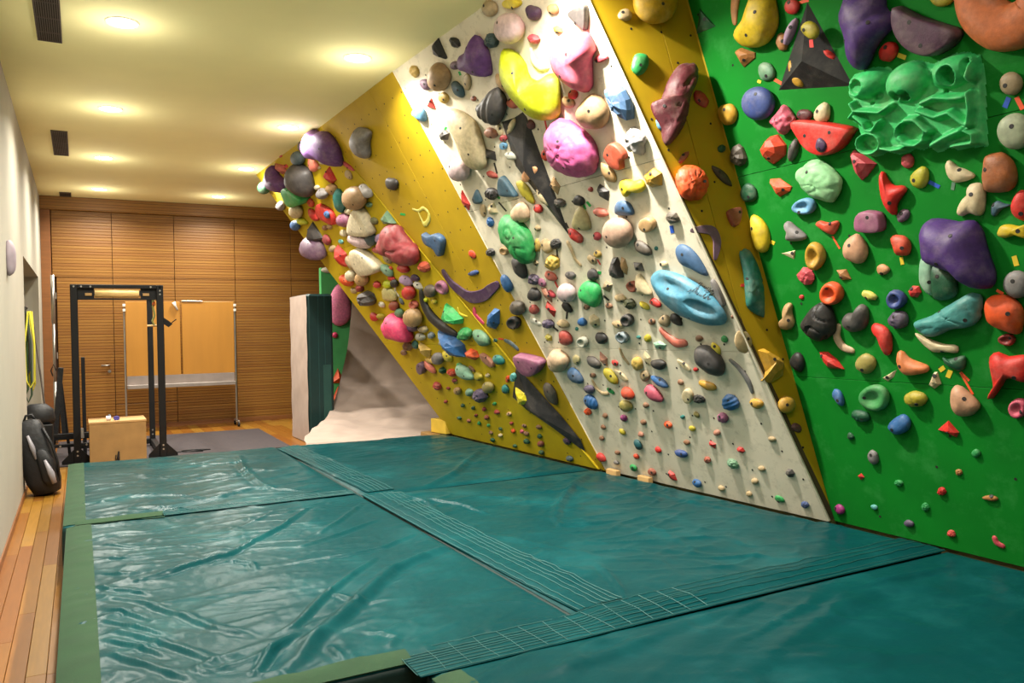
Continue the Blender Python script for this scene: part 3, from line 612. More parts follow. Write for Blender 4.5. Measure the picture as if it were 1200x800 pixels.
('A','o','dgn','foothold',-0.861,0.048,0.000,0.028,'42,-4 14,-20 -20,-22 -44,-13 -43,4 -17,19 19,23 44,14','tiny dark green rounded foothold below the yellow diamond'),
('A','o','dgn','foothold',-1.348,0.049,0.000,0.024,'39,-1 16,-15 -16,-20 -39,-13 -36,2 -17,15 15,19 38,13','tiny dark green rounded foothold below and right of the orange cupped hold'),
('A','o','dslt','foothold',-0.391,0.055,0.000,0.032,'51,-4 20,-23 -23,-26 -50,-14 -50,5 -20,22 21,27 48,16','small dark slate rounded foothold below and right of the black wedge volume'),
('A','o','brn','foothold',-1.001,0.309,0.000,0.023,'33,-7 9,-19 -19,-18 -36,-6 -36,7 -14,17 17,17 39,9','tiny brown rounded foothold just below and left of the black wedge volume'),
('A','o','bric','foothold',-2.593,0.439,0.000,0.026,'43,1 25,-14 -14,-21 -42,-15 -46,-1 -22,15 13,21 44,17','tiny brick red rounded foothold left of the dark purple rock'),
('A','o','dgn','foothold',-2.402,0.253,0.000,0.028,'53,2 31,-13 -13,-21 -45,-17 -53,-3 -28,15 13,21 48,16','tiny dark green rounded foothold below the orange cupped hold'),
('A','v','black','volume',-0.589,0.545,0.000,0.103,'-162,392 -447,64 -277,-55 -90,-133 133,-228 478,-400 471,-278 314,-83 86,145','long black wedge volume squeezed between yellow overhang and yellow ridge panel'),
('A','f','lteal','foothold',-0.731,0.860,0.062,0.029,'-22,-43 -49,-34 -47,-4 -18,28 22,43 49,33 47,4 18,-27','small light teal flat-faced foothold on the black wedge volume'),
('A','t','ylbr','climbing_hold',-0.742,0.645,0.000,0.089,'-136,80 131,89 203,-16 -48,-105 -162,-86','bright yellow diamond-shaped hold on the black wedge volume'),
('A','o','pinkr','foothold',-0.584,0.466,0.000,0.026,'54,4 28,-16 -15,-31 -48,-25 -51,-3 -24,22 18,29 51,22','tiny pinkish red rounded foothold on the black wedge volume'),
('A','o','dpur','foothold',-0.330,0.232,0.000,0.031,'49,-12 5,-35 -39,-34 -56,-11 -52,14 -11,32 36,33 61,17','small dark purple rounded foothold on the black wedge volume'),
('B','o','grey','climbing_hold',-2.094,3.330,0.000,0.124,'-230,57 -17,136 170,114 291,33 150,-51 41,-164 -142,-115 -241,-40','grey two-lobed hold alone on the upper yellow ridge panel'),
('B','o','char','climbing_hold',-1.822,2.849,0.000,0.055,'79,-54 10,-67 -58,-52 -115,-29 -133,8 -118,39 -86,59 -31,67 38,51 109,32 145,0 127,-30','small charcoal egg hold in the middle of the upper yellow ridge panel'),
('B','w','pyel','climbing_hold',-1.469,2.482,0.000,0.010,'-151,77,10 -40,44,14 85,51,16 147,-8,19 93,-67,24 -29,-94,24 -50,-31,13 -54,29,10','pale yellow ring-shaped hold with a tail on the yellow ridge panel'),
('B','f','slbl','climbing_hold',-1.373,2.204,0.000,0.062,'-166,112 -81,77 103,72 190,3 88,-95 -3,-137 -45,-56 -191,20','slate blue spouted hold on the yellow ridge panel below the pale ring'),
('B','o','orr','foothold',-0.794,2.022,0.000,0.023,'22,-39 -20,-38 -51,-9 -51,22 -20,40 23,36 50,11 52,-22','small red orange rounded hold just above the dark purple boomerang'),
('B','o','dblu','climbing_hold',-0.908,1.855,0.000,0.024,'107,6 90,-9 46,-18 -6,-23 -64,-22 -100,-14 -115,-5 -98,5 -51,15 4,23 55,24 95,18','medium dark blue rounded hold just above the dark purple boomerang'),
('B','wf','dpur','climbing_hold',-1.068,1.728,0.000,0.019,'-408,176,35 -350,67,47 -238,-17,55 -70,-94,58 185,-89,55 365,-41,47 516,-2,31','dark purple boomerang hold across the yellow ridge panel'),
('B','t','blue','climbing_hold',-0.857,1.406,0.000,0.073,'-81,38 93,103 165,83 69,-44 -38,-98 -168,-69','rough blue block on the yellow ridge panel, below and left of the brownish charcoal egg'),
('B','wf','hpnk','climbing_hold',-1.140,1.449,0.000,0.011,'-7,72,16 -43,4,30 49,-76,17','medium hot pink curved flat hold just left of the rough blue block'),
('B','w','slate','climbing_hold',-0.727,1.160,0.000,0.017,'-87,35,15 3,11,26 84,-46,23','medium slate grey curved hold above and left of the mauve half disc'),
('B','o','teal','foothold',-0.993,1.193,0.000,0.016,'38,0 20,-14 -11,-20 -37,-16 -36,1 -13,17 15,20 36,13','tiny teal rounded foothold below the rough blue block'),
('B','f','mauv','climbing_hold',-0.487,0.980,0.000,0.082,'-141,96 225,56 216,0 105,-68 -31,-107 -141,-78 -195,-5','mauve half-disc hold low on the yellow ridge panel'),
('B','o','olch','climbing_hold',-0.351,0.703,0.000,0.048,'31,-107 -15,-96 -61,-79 -91,-29 -83,27 -68,78 -25,99 20,99 65,79 89,29 83,-25 66,-72','charcoal bean on the yellow ridge panel, below and right of the mauve half disc'),
('B','o','olch','climbing_hold',-0.354,1.504,0.000,0.068,'88,-35 30,-59 -31,-68 -84,-56 -112,-24 -109,10 -85,37 -44,59 18,63 76,56 118,35 112,2','brownish charcoal egg on the yellow ridge panel, above and right of the rough blue block'),
('B','j','blk','jug',-0.506,1.371,0.000,0.047,'107,-3 74,-33 21,-53 -37,-59 -86,-48 -112,-25 -108,4 -75,32 -21,52 38,59 86,50 111,27','medium black hollowed jug hold just below the brownish charcoal egg'),
('C','o','lblu','climbing_hold',-0.812,3.278,0.000,0.058,'-116,29 -38,59 49,49 93,0 53,-76 -33,-46','medium light blue drop hold below and left of the brown egg sloper'),
('C','o','pur','sloper',0.293,3.420,0.000,0.119,'-183,79 -58,81 71,147 129,108 164,1 116,-141 64,-144 -57,-100 -150,-40 -224,3','large purple peaked sloper near the top left of the white wall'),
('C','t','blk','climbing_hold',-0.173,3.619,0.000,0.055,'-53,65 42,78 62,-79 35,-84 -71,-29','large black shard just above the brown egg sloper'),
('C','r','blk','climbing_hold',0.071,3.599,0.000,0.038,'-58,35 -26,45 17,33 49,7 60,-21 46,-42 8,-43 -32,-22 -57,7','medium black rocky hold just above and left of the purple peaked sloper'),
('C','r','dslt','climbing_hold',0.527,3.468,0.000,0.053,'-25,51 29,41 65,14 78,-20 48,-44 -3,-48 -52,-29 -77,4 -63,33','medium dark slate rocky hold just below and left of the white dome'),
('C','o','tanb','sloper',-0.272,3.444,0.000,0.117,'138,-40 96,-71 29,-95 -53,-96 -114,-67 -142,-17 -123,45 -62,87 3,107 69,92 115,49 140,2','sandy brown egg-shaped sloper at the upper left of the white wall'),
('C','r','ochr','climbing_hold',-0.653,3.590,0.000,0.040,'70,-5 56,-34 18,-53 -30,-39 -66,-13 -65,20 -40,48 10,47 52,27','medium ochre rocky hold just left of the brown egg sloper'),
('C','o','dmau','climbing_hold',-0.550,3.455,0.000,0.045,'41,-45 1,-46 -38,-37 -61,-12 -68,14 -64,37 -43,50 -9,45 27,36 60,16 75,-8 68,-30','medium dusky mauve rounded hold just below and left of the brown egg sloper'),
('C','o','dmau','foothold',-0.044,3.460,0.000,0.030,'60,-18 29,-33 -17,-28 -59,-9 -60,19 -24,32 22,28 58,7','small dusky mauve rounded hold just above and right of the brown egg sloper'),
('C','o','slat2','climbing_hold',-0.110,3.296,0.000,0.046,'21,-70 -14,-59 -46,-36 -67,-1 -64,37 -49,67 -18,70 13,61 41,35 68,2 67,-33 53,-61','medium slate blue rounded hold just below and right of the brown egg sloper'),
('C','o','ochr','climbing_hold',-0.356,3.295,0.000,0.038,'16,-45 -16,-43 -46,-27 -68,-4 -68,20 -47,38 -10,46 30,38 55,20 70,-1 64,-24 43,-39','medium ochre rounded hold just below the brown egg sloper'),
('C','t','red','climbing_hold',-0.591,3.297,0.000,0.032,'37,46 37,-46 -74,0','small red pointed hold below the brown egg sloper'),
('C','o','tanf','climbing_hold',0.038,3.314,0.000,0.020,'-29,-55 -54,-47 -64,-20 -56,12 -36,38 -5,51 30,57 57,41 66,15 54,-14 30,-40 -2,-56','medium beige rounded hold just below the purple peaked sloper'),
('C','g','char','climbing_hold',0.289,3.067,0.000,0.120,'-182,51 -95,71 114,114 175,34 138,-48 6,-124 -88,-93 -174,-23','ribbed charcoal shell hold below the purple peaked sloper'),
('C','o','rbrn','foothold',0.041,3.185,0.000,0.018,'37,-11 16,-20 -12,-17 -33,-3 -38,11 -21,19 10,17 32,6','tiny reddish brown rounded foothold just above and left of the ribbed charcoal shell'),
('C','o','salm','climbing_hold',0.506,3.030,0.000,0.034,'68,-28 40,-36 8,-38 -26,-28 -53,-11 -67,8 -69,28 -42,36 -9,39 27,26 56,11 67,-9','medium salmon rounded hold just right of the ribbed charcoal shell'),
('C','o','tan','climbing_hold',0.455,3.189,0.000,0.028,'25,-80 2,-63 -24,-43 -41,-4 -51,33 -41,57 -21,72 8,64 31,33 43,-2 46,-37 39,-64','large tan rounded hold just left of the neon yellow saddle'),
('C','s','pkwh','sloper',0.810,3.468,0.000,0.116,'73,76 124,35 143,-15 126,-61 76,-92 5,-99 -68,-79 -123,-37 -144,16 -124,64 -70,94 3,98','smooth pinkish white dome at the top of the white wall'),
('C','s','tanf','sloper',0.642,3.651,0.000,0.052,'47,37 75,13 83,-15 70,-38 38,-52 -4,-52 -45,-38 -74,-13 -83,15 -69,39 -36,52 6,52','medium beige ball-like hold just above and left of the white dome'),
('C','f','yell','climbing_hold',0.887,3.598,0.000,0.041,'84,-30 65,-39 28,-38 -16,-27 -57,-9 -82,12 -84,30 -64,39 -26,38 19,26 58,8 82,-13','medium yellow flat-faced hold just above the white dome'),
('C','o','dpur','climbing_hold',1.062,3.476,0.000,0.046,'38,-47 1,-51 -36,-38 -60,-13 -63,15 -60,39 -41,53 -11,53 22,36 57,17 75,-9 62,-30','medium dark purple hold just above and right of the white dome'),
('C','r','pinkr','climbing_hold',0.975,3.337,0.000,0.037,'-20,37 18,25 49,2 56,-23 37,-35 4,-34 -33,-16 -56,10 -49,31','medium pinkish red rocky hold just above the white curl'),
('C','o','neon','sloper',0.805,3.073,0.000,0.155,'-178,297 -129,310 -54,267 -3,159 -13,75 77,19 221,33 305,-4 286,-87 206,-222 143,-240 -5,-208 -110,-139 -176,-49 -225,55 -241,180','huge neon yellow saddle-shaped sloper at the top of the white wall'),
('C','w','white','climbing_hold',0.933,3.208,0.000,0.020,'-35,84,14 -44,19,25 1,-40,28 78,-62,22','white curl on the white wall, just above and right of the neon yellow saddle'),
('C','o','tan','climbing_hold',1.246,3.434,0.000,0.029,'52,-18 39,-31 14,-34 -15,-26 -41,-12 -53,5 -53,20 -42,32 -15,33 14,26 41,15 51,-2','medium tan rounded hold left of the dark triangular hold'),
('C','t','ochr','climbing_hold',1.227,3.314,0.000,0.022,'41,-3 39,-28 -1,-25 -41,3 -39,28 2,25','medium ochre angular hold below and left of the dark triangular hold'),
('C','f','dgry','climbing_hold',1.476,3.314,0.000,0.042,'-86,41 -2,53 77,30 18,-81 -13,-60','dark grey triangular hold at the top right of the white wall'),
('C','o','pink','sloper',1.331,3.100,0.000,0.169,'-181,86 -122,136 -39,144 152,122 184,100 196,5 135,-35 49,-202 12,-202 -54,-150 -174,-42','big pink winged sloper at the top right of the white wall'),
('C','o','pinkr','climbing_hold',1.525,3.048,0.000,0.029,'65,-12 51,-20 27,-23 -3,-22 -36,-14 -51,-1 -60,12 -47,20 -26,25 6,22 35,12 52,0','medium pinkish red rounded hold just right of the big pink winged sloper'),
('C','r','slbl','climbing_hold',1.583,2.772,0.000,0.085,'-109,92 -48,95 53,80 80,16 81,-76 55,-121 -17,-91 -73,-23 -91,50','craggy slate blue rock hold beside the right edge of the white wall'),
('C','o','red','climbing_hold',1.169,2.921,0.000,0.030,'45,-14 31,-25 10,-31 -14,-26 -35,-16 -50,-2 -45,12 -36,24 -13,29 14,27 37,17 49,1','small red rounded hold just above and left of the tan round sloper'),
('C','o','tan','climbing_hold',1.100,2.886,0.000,0.029,'47,-38 17,-40 -13,-36 -42,-19 -54,5 -59,26 -51,40 -29,44 3,36 37,22 56,0 63,-22','medium tan rounded hold just above and left of the tan round sloper'),
('C','o','tanb','sloper',1.334,2.767,0.000,0.113,'-139,27 -68,79 37,107 101,71 127,0 108,-58 37,-103 -54,-90 -114,-52','smooth tan round sloper right of the pink two-tone egg'),
('C','b2','orch','sloper',1.028,2.601,0.000,0.180,'-178,138 -112,197 4,206 107,132 201,29 215,-75 161,-175 55,-199 -90,-157 -181,-77 -212,39','large orchid pink egg sloper with creases on the upper white wall'),
('C','o','orr','climbing_hold',0.665,2.619,0.000,0.026,'-11,-41 -28,-31 -38,-16 -36,4 -23,23 -7,38 10,40 26,36 35,18 35,-3 27,-22 11,-36','medium red orange rounded hold just right of the black spearhead volume'),
('C','n','lgry','climbing_hold',1.611,2.523,0.000,0.072,'-55,54 13,84 83,8 50,-41 23,-92 -13,-63 -79,-36','grey knuckle on the white wall, just above and right of the brick red notched disc'),
('C','f','terr','climbing_hold',1.388,2.475,0.000,0.048,'-86,31 -20,79 43,71 93,6 81,-36 47,-40 22,-90 -50,-66 -86,-2','brick red notched disc hold at the right of the upper white wall'),
('C','o','tan','climbing_hold',1.255,2.382,0.000,0.031,'33,-70 0,-63 -32,-49 -52,-11 -60,30 -51,60 -34,77 -6,67 24,46 53,13 63,-24 57,-54','large tan rounded hold just below and left of the brick red notched disc'),
('C','o','yell','climbing_hold',1.441,2.267,0.000,0.057,'-103,33 -53,57 19,31 104,25 118,-27 59,-48 -12,-23 -45,-45 -85,-49','yellow bone-shaped hold at the right of the upper white wall'),
('C','t','must','climbing_hold',1.643,2.280,0.000,0.058,'-69,35 26,62 77,19 48,-54 -34,-54 -72,-25','medium mustard cube hold just right of the yellow bone'),
('C','t','char','climbing_hold',1.145,2.270,0.000,0.039,'-49,33 -11,60 59,0 15,-62 -36,-29','medium charcoal rock above and left of the slate blue fin'),
('C','o','blk','climbing_hold',0.868,2.257,0.000,0.033,'54,-25 35,-35 2,-35 -29,-28 -56,-15 -65,5 -46,24 -21,36 8,39 33,27 56,11 60,-9','medium black rounded hold just above the pale khaki dome'),
('C','o','bric','foothold',1.022,2.310,0.000,0.015,'26,-5 12,-17 -8,-17 -25,-7 -28,5 -15,14 9,18 25,9','tiny brick red rounded foothold above the pale khaki dome'),
('C','t','tan','climbing_hold',0.661,2.396,0.000,0.029,'-51,13 12,67 50,-12 -12,-67','medium tan angular hold below and right of the peach block'),
('C','v','black','volume',0.470,2.598,0.000,0.080,'-189,357 -15,347 109,360 137,317 153,-278 151,-593 -8,-325 -211,17 -196,184','long black spearhead-shaped volume on the upper white wall'),
('C','o','crem','climbing_hold',0.397,2.887,0.000,0.034,'78,46 78,31 64,10 32,-14 -8,-36 -46,-45 -76,-45 -77,-26 -57,-3 -23,21 19,39 53,46','medium cream rounded hold on the black spearhead volume'),
('C','o','crem','climbing_hold',0.235,2.902,0.000,0.026,'0,-52 -15,-44 -24,-23 -30,1 -26,24 -17,45 0,47 16,42 26,22 30,-1 26,-25 14,-41','medium cream rounded hold just below and right of the ribbed charcoal shell'),
('C','f','pinkr','foothold',0.247,2.833,0.000,0.021,'42,-9 21,-21 -13,-20 -39,-7 -42,9 -20,21 13,20 39,7','tiny pinkish red flat-faced foothold on the black spearhead volume'),
('C','f','lblu','foothold',0.214,2.782,0.000,0.024,'-8,-27 -37,-16 -44,5 -25,23 9,27 38,16 44,-5 26,-23','small light blue flat-faced foothold just above and left of the black spearhead volume'),
('C','o','grwh','climbing_hold',0.295,2.695,0.000,0.038,'111,-32 86,-38 40,-35 -14,-25 -72,-10 -92,11 -105,31 -75,39 -30,36 21,23 74,4 101,-16','medium greyish white rounded hold on the black spearhead volume'),
('C','o','blk','climbing_hold',0.443,2.766,0.000,0.032,'62,-14 45,-25 18,-32 -15,-33 -45,-25 -62,-7 -56,14 -33,29 -6,36 24,33 46,18 62,2','small black rounded hold on the black spearhead volume'),
('C','f','salt','climbing_hold',0.450,2.530,0.000,0.049,'106,37 110,14 86,-12 40,-35 -18,-49 -72,-50 -106,-37 -110,-14 -85,13 -36,37 22,50 74,50','peach coloured block hold fixed on the black spearhead volume'),
('C','o','crem','climbing_hold',0.490,2.353,0.000,0.048,'37,-82 2,-70 -31,-50 -56,-16 -70,23 -58,53 -35,76 4,73 37,44 59,9 67,-30 55,-58','large cream rounded hold on the black spearhead volume'),
('C','o','crem','sloper',-0.178,2.928,0.000,0.119,'-142,252 -27,248 88,177 156,79 166,-50 122,-209 12,-249 -90,-214 -140,-118 -138,92','long cream boulder-like sloper at the left of the upper white wall'),
('C','s','pkwh','sloper',-0.475,2.735,0.000,0.114,'-20,92 54,86 113,58 143,14 136,-32 94,-71 27,-92 -48,-88 -111,-60 -143,-15 -135,35 -89,74','white ball hold near the left edge of the white wall'),
('C','t','dgry','climbing_hold',-0.564,3.034,0.000,0.047,'79,2 22,-43 -66,-29 -62,26 28,44','medium dark grey angular hold just left of the long cream sloper'),
('C','t','red','climbing_hold',-0.626,2.473,0.000,0.045,'11,100 52,-35 1,-78 -60,-13','medium red pointed hold below the white ball'),
('C','o','slat2','climbing_hold',-0.414,2.475,0.000,0.045,'-71,8 37,67 59,4 56,-39 -9,-48 -70,-29','medium slate blue drop hold left of the slate triangle'),
('C','n','blk','climbing_hold',-0.164,2.473,0.000,0.056,'68,-33 33,-44 -6,-51 -45,-38 -74,-16 -82,11 -63,34 -31,50 11,47 48,36 73,15 83,-10','medium black knobbly hold just left of the slate triangle'),
('C','f','slat2','climbing_hold',0.062,2.480,0.000,0.047,'-59,63 22,90 103,-67 62,-74 -99,-34','slate triangle on the white wall, above and left of the cream shell sloper'),
('C','o','bric','climbing_hold',-0.079,2.611,0.000,0.035,'65,-33 45,-36 15,-34 -23,-19 -55,0 -68,19 -61,32 -39,35 -10,33 26,18 56,-2 65,-20','medium brick red rounded hold just above and left of the slate triangle'),
('C','t','blk','climbing_hold',0.001,2.754,0.000,0.041,'-64,-14 -41,55 64,13 42,-55','medium black angular hold just below and right of the long cream sloper'),
('C','o','pkbr','climbing_hold',0.116,2.900,0.000,0.050,'73,-31 53,-41 15,-42 -25,-35 -59,-21 -75,1 -72,27 -38,42 -1,46 37,32 65,9 76,-14','medium pinkish brown rounded hold just right of the long cream sloper'),
('C','o','dmar','climbing_hold',0.627,2.849,0.000,0.028,'22,-34 -1,-35 -26,-26 -43,-9 -46,10 -37,26 -18,34 6,36 28,25 41,9 46,-10 38,-25','small dark maroon rounded hold just above the black spearhead volume'),
('C','o','ylol','climbing_hold',0.277,2.416,0.000,0.029,'50,-103 15,-94 -26,-60 -66,-15 -80,34 -82,81 -45,91 -5,90 37,59 67,10 76,-41 74,-86','large olive yellow rounded hold just right of the slate triangle'),
('C','o','red','foothold',0.365,2.268,0.000,0.033,'38,-27 -3,-35 -39,-23 -55,2 -39,27 0,33 41,25 54,-1','small red rounded hold just right of the cream shell sloper'),
('C','r','dgry','climbing_hold',0.645,2.273,0.000,0.036,'-64,9 -47,31 -4,34 38,24 63,2 59,-22 27,-34 -16,-32 -52,-15','medium dark grey rocky hold above and left of the pale khaki dome'),
('C','o','pkcr','sloper',0.138,2.271,0.000,0.071,'-125,9 -27,67 63,77 109,28 91,-43 11,-77 -93,-53','cream shell sloper on the white wall, just above the green wrinkled sloper'),
('C','b','grn','sloper',0.001,2.094,0.000,0.143,'-172,151 -77,198 20,174 119,101 171,3 162,-112 109,-196 16,-213 -64,-160 -99,-61 -190,39','large green wrinkled sloper on the left middle of the white wall'),
('C','r','blue','foothold',-0.355,2.257,0.000,0.034,'33,36 49,5 31,-29 -13,-42 -45,-23 -44,11 -11,40','small blue rocky hold just above and left of the green wrinkled sloper'),
('C','t','crem','climbing_hold',-0.255,2.357,0.000,0.038,'54,-40 -52,-46 -54,41 52,46','medium cream angular hold below and left of the slate triangle'),
('C','o','tanf','climbing_hold',-0.407,2.361,0.000,0.016,'-28,-56 -45,-44 -58,-25 -50,4 -35,33 -4,48 29,54 52,42 59,20 50,-6 28,-33 -2,-54','medium beige rounded hold below and left of the slate triangle'),
('C','o','khak','sloper',0.828,2.121,0.000,0.059,'-103,-5 -3,85 56,93 86,9 67,-69 -9,-76 -98,-51','pale khaki dome hold on the middle of the white wall'),
('C','o','red','climbing_hold',0.698,2.020,0.000,0.040,'52,-52 22,-60 -13,-43 -43,-21 -67,10 -65,36 -56,56 -29,59 9,46 40,19 70,-8 68,-33','red leaf on the white wall, just below the pale khaki dome'),
('C','j','tan','jug',-0.297,2.002,0.000,0.033,'54,-22 11,-37 -38,-30 -65,-4 -54,23 -12,37 37,30 65,6','small tan hollowed jug hold just below and left of the green wrinkled sloper'),
('C','r','blk','foothold',-0.526,2.009,0.000,0.038,'4,-37 -51,-24 -71,5 -35,30 24,34 68,13 57,-19','small black rocky hold just below and left of the green wrinkled sloper'),
('C','o','char','climbing_hold',-0.160,1.848,0.000,0.062,'26,-94 -12,-94 -52,-65 -82,-19 -84,31 -65,73 -21,93 26,84 68,62 80,12 77,-37 60,-80','long charcoal hold below the green wrinkled sloper'),
('C','r','blk','climbing_hold',0.429,1.986,0.000,0.040,'16,-41 -30,-38 -61,-18 -64,10 -33,33 10,40 52,31 65,5 51,-21','medium black rocky hold just above the gold ball'),
('C','o','tanf','foothold',0.262,2.125,0.000,0.020,'39,-6 21,-18 -11,-23 -34,-13 -39,6 -16,20 13,22 36,10','tiny beige rounded foothold below and right of the cream shell sloper'),
('C','o','tanf','foothold',0.070,1.860,0.000,0.018,'37,-3 20,-14 -8,-20 -33,-13 -33,5 -13,18 13,19 33,9','tiny beige rounded foothold just left of the gold ball'),
('C','o','ochr','climbing_hold',0.182,1.997,0.000,0.026,'-20,-50 -41,-45 -44,-21 -37,6 -18,31 3,48 22,53 36,47 43,28 40,0 24,-25 3,-46','medium ochre rounded hold just right of the green wrinkled sloper'),
('C','o','tanf','climbing_hold',0.308,1.984,0.000,0.037,'17,-51 -20,-58 -48,-38 -68,-13 -63,16 -50,45 -16,54 18,56 48,39 63,13 68,-15 54,-42','medium beige rounded hold just above the gold ball'),
('C','n','gold','sloper',0.318,1.851,0.000,0.062,'77,-11 56,-39 16,-54 -28,-59 -64,-45 -90,-21 -80,10 -56,37 -17,53 29,60 66,45 89,20','shiny gold knobbly ball hold on the white wall'),
('C','w','tanf','climbing_hold',0.594,1.884,0.000,0.012,'-23,96,19 -8,29,19 -3,-38,15 33,-87,15','large beige curved hold just below the red leaf'),
('C','o','salm','climbing_hold',1.053,2.144,0.000,0.038,'72,-22 52,-30 21,-34 -18,-30 -47,-16 -70,1 -69,22 -41,33 -10,36 24,27 57,12 68,-7','medium salmon rounded hold just right of the pale khaki dome'),
('C','o','pinkr','foothold',0.933,1.989,0.000,0.029,'38,-6 20,-24 -12,-30 -36,-17 -36,6 -18,27 14,29 36,14','small pinkish red rounded foothold just left of the pinkish tan ball'),
('C','o','slbl','climbing_hold',1.296,2.137,0.000,0.044,'-82,2 -45,48 22,54 75,16 69,-51 -74,-34','slate blue fin on the white wall, just below and left of the yellow bone'),
('C','s','pkta','sloper',1.200,1.997,0.000,0.115,'94,-68 33,-97 -38,-101 -99,-77 -133,-31 -130,23 -90,71 -26,99 44,100 102,75 133,31 130,-21','big pinkish tan ball in the middle of the white wall'),
('C','o','olch','climbing_hold',1.351,1.865,0.000,0.045,'63,-53 42,-58 6,-46 -33,-28 -61,0 -68,27 -60,51 -28,58 8,43 40,20 66,-11 67,-35','large dark brown bean hold just below and right of the pinkish tan ball'),
('C','f','tan','climbing_hold',1.474,2.009,0.000,0.045,'38,-37 5,-47 -30,-45 -57,-30 -68,-7 -61,18 -37,38 -3,47 31,44 57,29 68,7 61,-18','medium tan flat-faced hold below and right of the slate blue fin'),
('C','r','olch','climbing_hold',1.696,2.021,0.000,0.038,'-49,14 -27,35 9,35 39,24 49,0 44,-26 12,-35 -23,-33 -47,-13','medium dark brown rocky hold above and left of the slate blue scoop'),
('C','o','teal','foothold',1.462,1.846,0.000,0.012,'18,-2 9,-11 -5,-14 -16,-8 -17,2 -8,11 6,14 15,8','tiny teal rounded foothold left of the slate blue scoop'),
('C','o','crem','foothold',1.492,1.735,0.000,0.024,'34,-4 20,-20 -8,-22 -29,-12 -36,5 -19,19 9,21 30,13','small cream rounded foothold just left of the slate blue scoop'),
('C','o','slbl','climbing_hold',1.737,1.757,0.000,0.051,'-95,73 -34,99 29,64 80,-18 103,-118 22,-78 -81,-18','long slate blue pointed scoop beside the right edge of the white wall'),
('C','t','char','climbing_hold',1.011,1.740,0.000,0.065,'-78,0 6,82 55,82 64,-11 50,-65 -32,-68 -80,-44','charcoal cone on the white wall, above and left of the cream cut dome'),
('C','t','tan','climbing_hold',1.101,1.755,0.000,0.026,'2,66 32,48 30,-17 -2,-66 -32,-49 -30,17','medium tan angular hold just above and right of the charcoal cone'),
('C','t','dgry','climbing_hold',1.245,1.738,0.000,0.031,'-38,-24 -39,35 38,24 40,-34','medium dark grey angular hold just above the cream cut dome'),
('C','o','tanf','climbing_hold',0.783,1.830,0.000,0.020,'36,-33 12,-35 -13,-31 -33,-15 -47,4 -46,22 -33,32 -14,36 9,30 32,18 48,0 44,-17','medium beige rounded hold above and left of the charcoal cone'),
('C','o','ochr','foothold',0.871,1.863,0.000,0.028,'37,-6 19,-23 -11,-27 -32,-16 -38,5 -17,24 12,27 34,14','small ochre rounded foothold above and left of the charcoal cone'),
('C','o','char','climbing_hold',0.739,1.719,0.000,0.042,'-10,-45 -43,-38 -63,-23 -60,1 -46,24 -18,40 9,48 35,43 52,25 62,3 56,-22 25,-37','medium charcoal rounded hold just above the green ribbed dome'),
('C','n','dpgr','climbing_hold',-0.021,1.732,0.000,0.050,'69,-9 51,-30 17,-42 -20,-44 -52,-35 -72,-16 -67,8 -50,30 -15,44 22,43 53,33 72,15','medium purplish grey knobbly hold just below and right of the long charcoal hold'),
('C','o','blk','climbing_hold',-0.090,1.609,0.000,0.063,'49,-47 6,-55 -36,-53 -75,-39 -93,-11 -76,19 -43,42 -3,60 43,58 71,36 84,9 79,-22','medium black rounded hold below and right of the long charcoal hold'),
('C','o','blue','climbing_hold',-0.445,1.725,0.000,0.051,'13,-74 -25,-79 -52,-47 -66,-8 -63,35 -41,67 -12,82 20,75 47,50 66,14 70,-29 46,-60','medium blue rounded hold just below and left of the long charcoal hold'),
('C','o','mauv','foothold',0.065,1.700,0.000,0.028,'24,-33 -10,-36 -42,-15 -48,15 -22,35 14,34 42,15 48,-16','small mauve rounded hold below and left of the gold ball'),
('C','o','salm','climbing_hold',0.221,1.745,0.000,0.042,'62,-32 41,-40 7,-41 -33,-31 -59,-12 -69,9 -59,30 -33,45 5,39 39,26 65,4 67,-17','medium salmon rounded hold just below the gold ball'),
('C','o','dgry','climbing_hold',0.474,1.732,0.000,0.034,'51,-17 29,-28 3,-35 -25,-27 -48,-14 -58,3 -55,18 -37,28 -8,31 24,28 47,16 60,0','small dark grey rounded hold just above the pearly ball'),
('C','s','pkwh','sloper',0.384,1.607,0.000,0.087,'-27,69 27,75 74,62 101,32 103,-6 77,-42 31,-68 -24,-76 -73,-63 -102,-32 -102,7 -75,44','pearly pink ball hold left of the green ribbed dome'),
('C','o','lgrn','sloper',0.654,1.586,0.000,0.086,'-130,26 -46,85 67,93 124,42 102,-47 23,-107 -57,-81 -127,-28','bright green ribbed dome on the middle of the white wall'),
('C','t','tang','climbing_hold',0.854,1.621,0.000,0.033,'-59,-11 3,45 59,11 -2,-45','medium greyish tan angular hold just below and left of the charcoal cone'),
('C','t','pkbr','climbing_hold',0.072,1.596,0.000,0.033,'14,58 60,-23 24,-72 -46,-21 -52,59','medium pinkish brown angular hold just left of the pearly ball'),
('C','o','pinkr','foothold',0.144,1.600,0.000,0.024,'28,-32 -3,-33 -29,-11 -41,17 -28,33 -2,33 27,14 42,-12','small pinkish red rounded hold just left of the pearly ball'),
('C','o','bric','climbing_hold',-0.180,1.481,0.000,0.042,'59,-22 28,-35 -6,-41 -41,-37 -62,-20 -66,1 -57,21 -30,36 4,42 39,37 58,19 69,0','small brick red rounded hold below and left of the pearly ball'),
('C','t','red','climbing_hold',0.051,1.474,0.000,0.041,'6,-71 -62,20 -5,70 61,-19','medium red leaf-shaped hold just below and left of the pearly ball'),
('C','o','blk','climbing_hold',0.284,1.482,0.000,0.034,'44,-40 22,-46 -8,-36 -38,-23 -55,-2 -63,21 -39,35 -13,46 17,37 42,20 53,-4 58,-27','medium black rounded hold just below the pearly ball'),
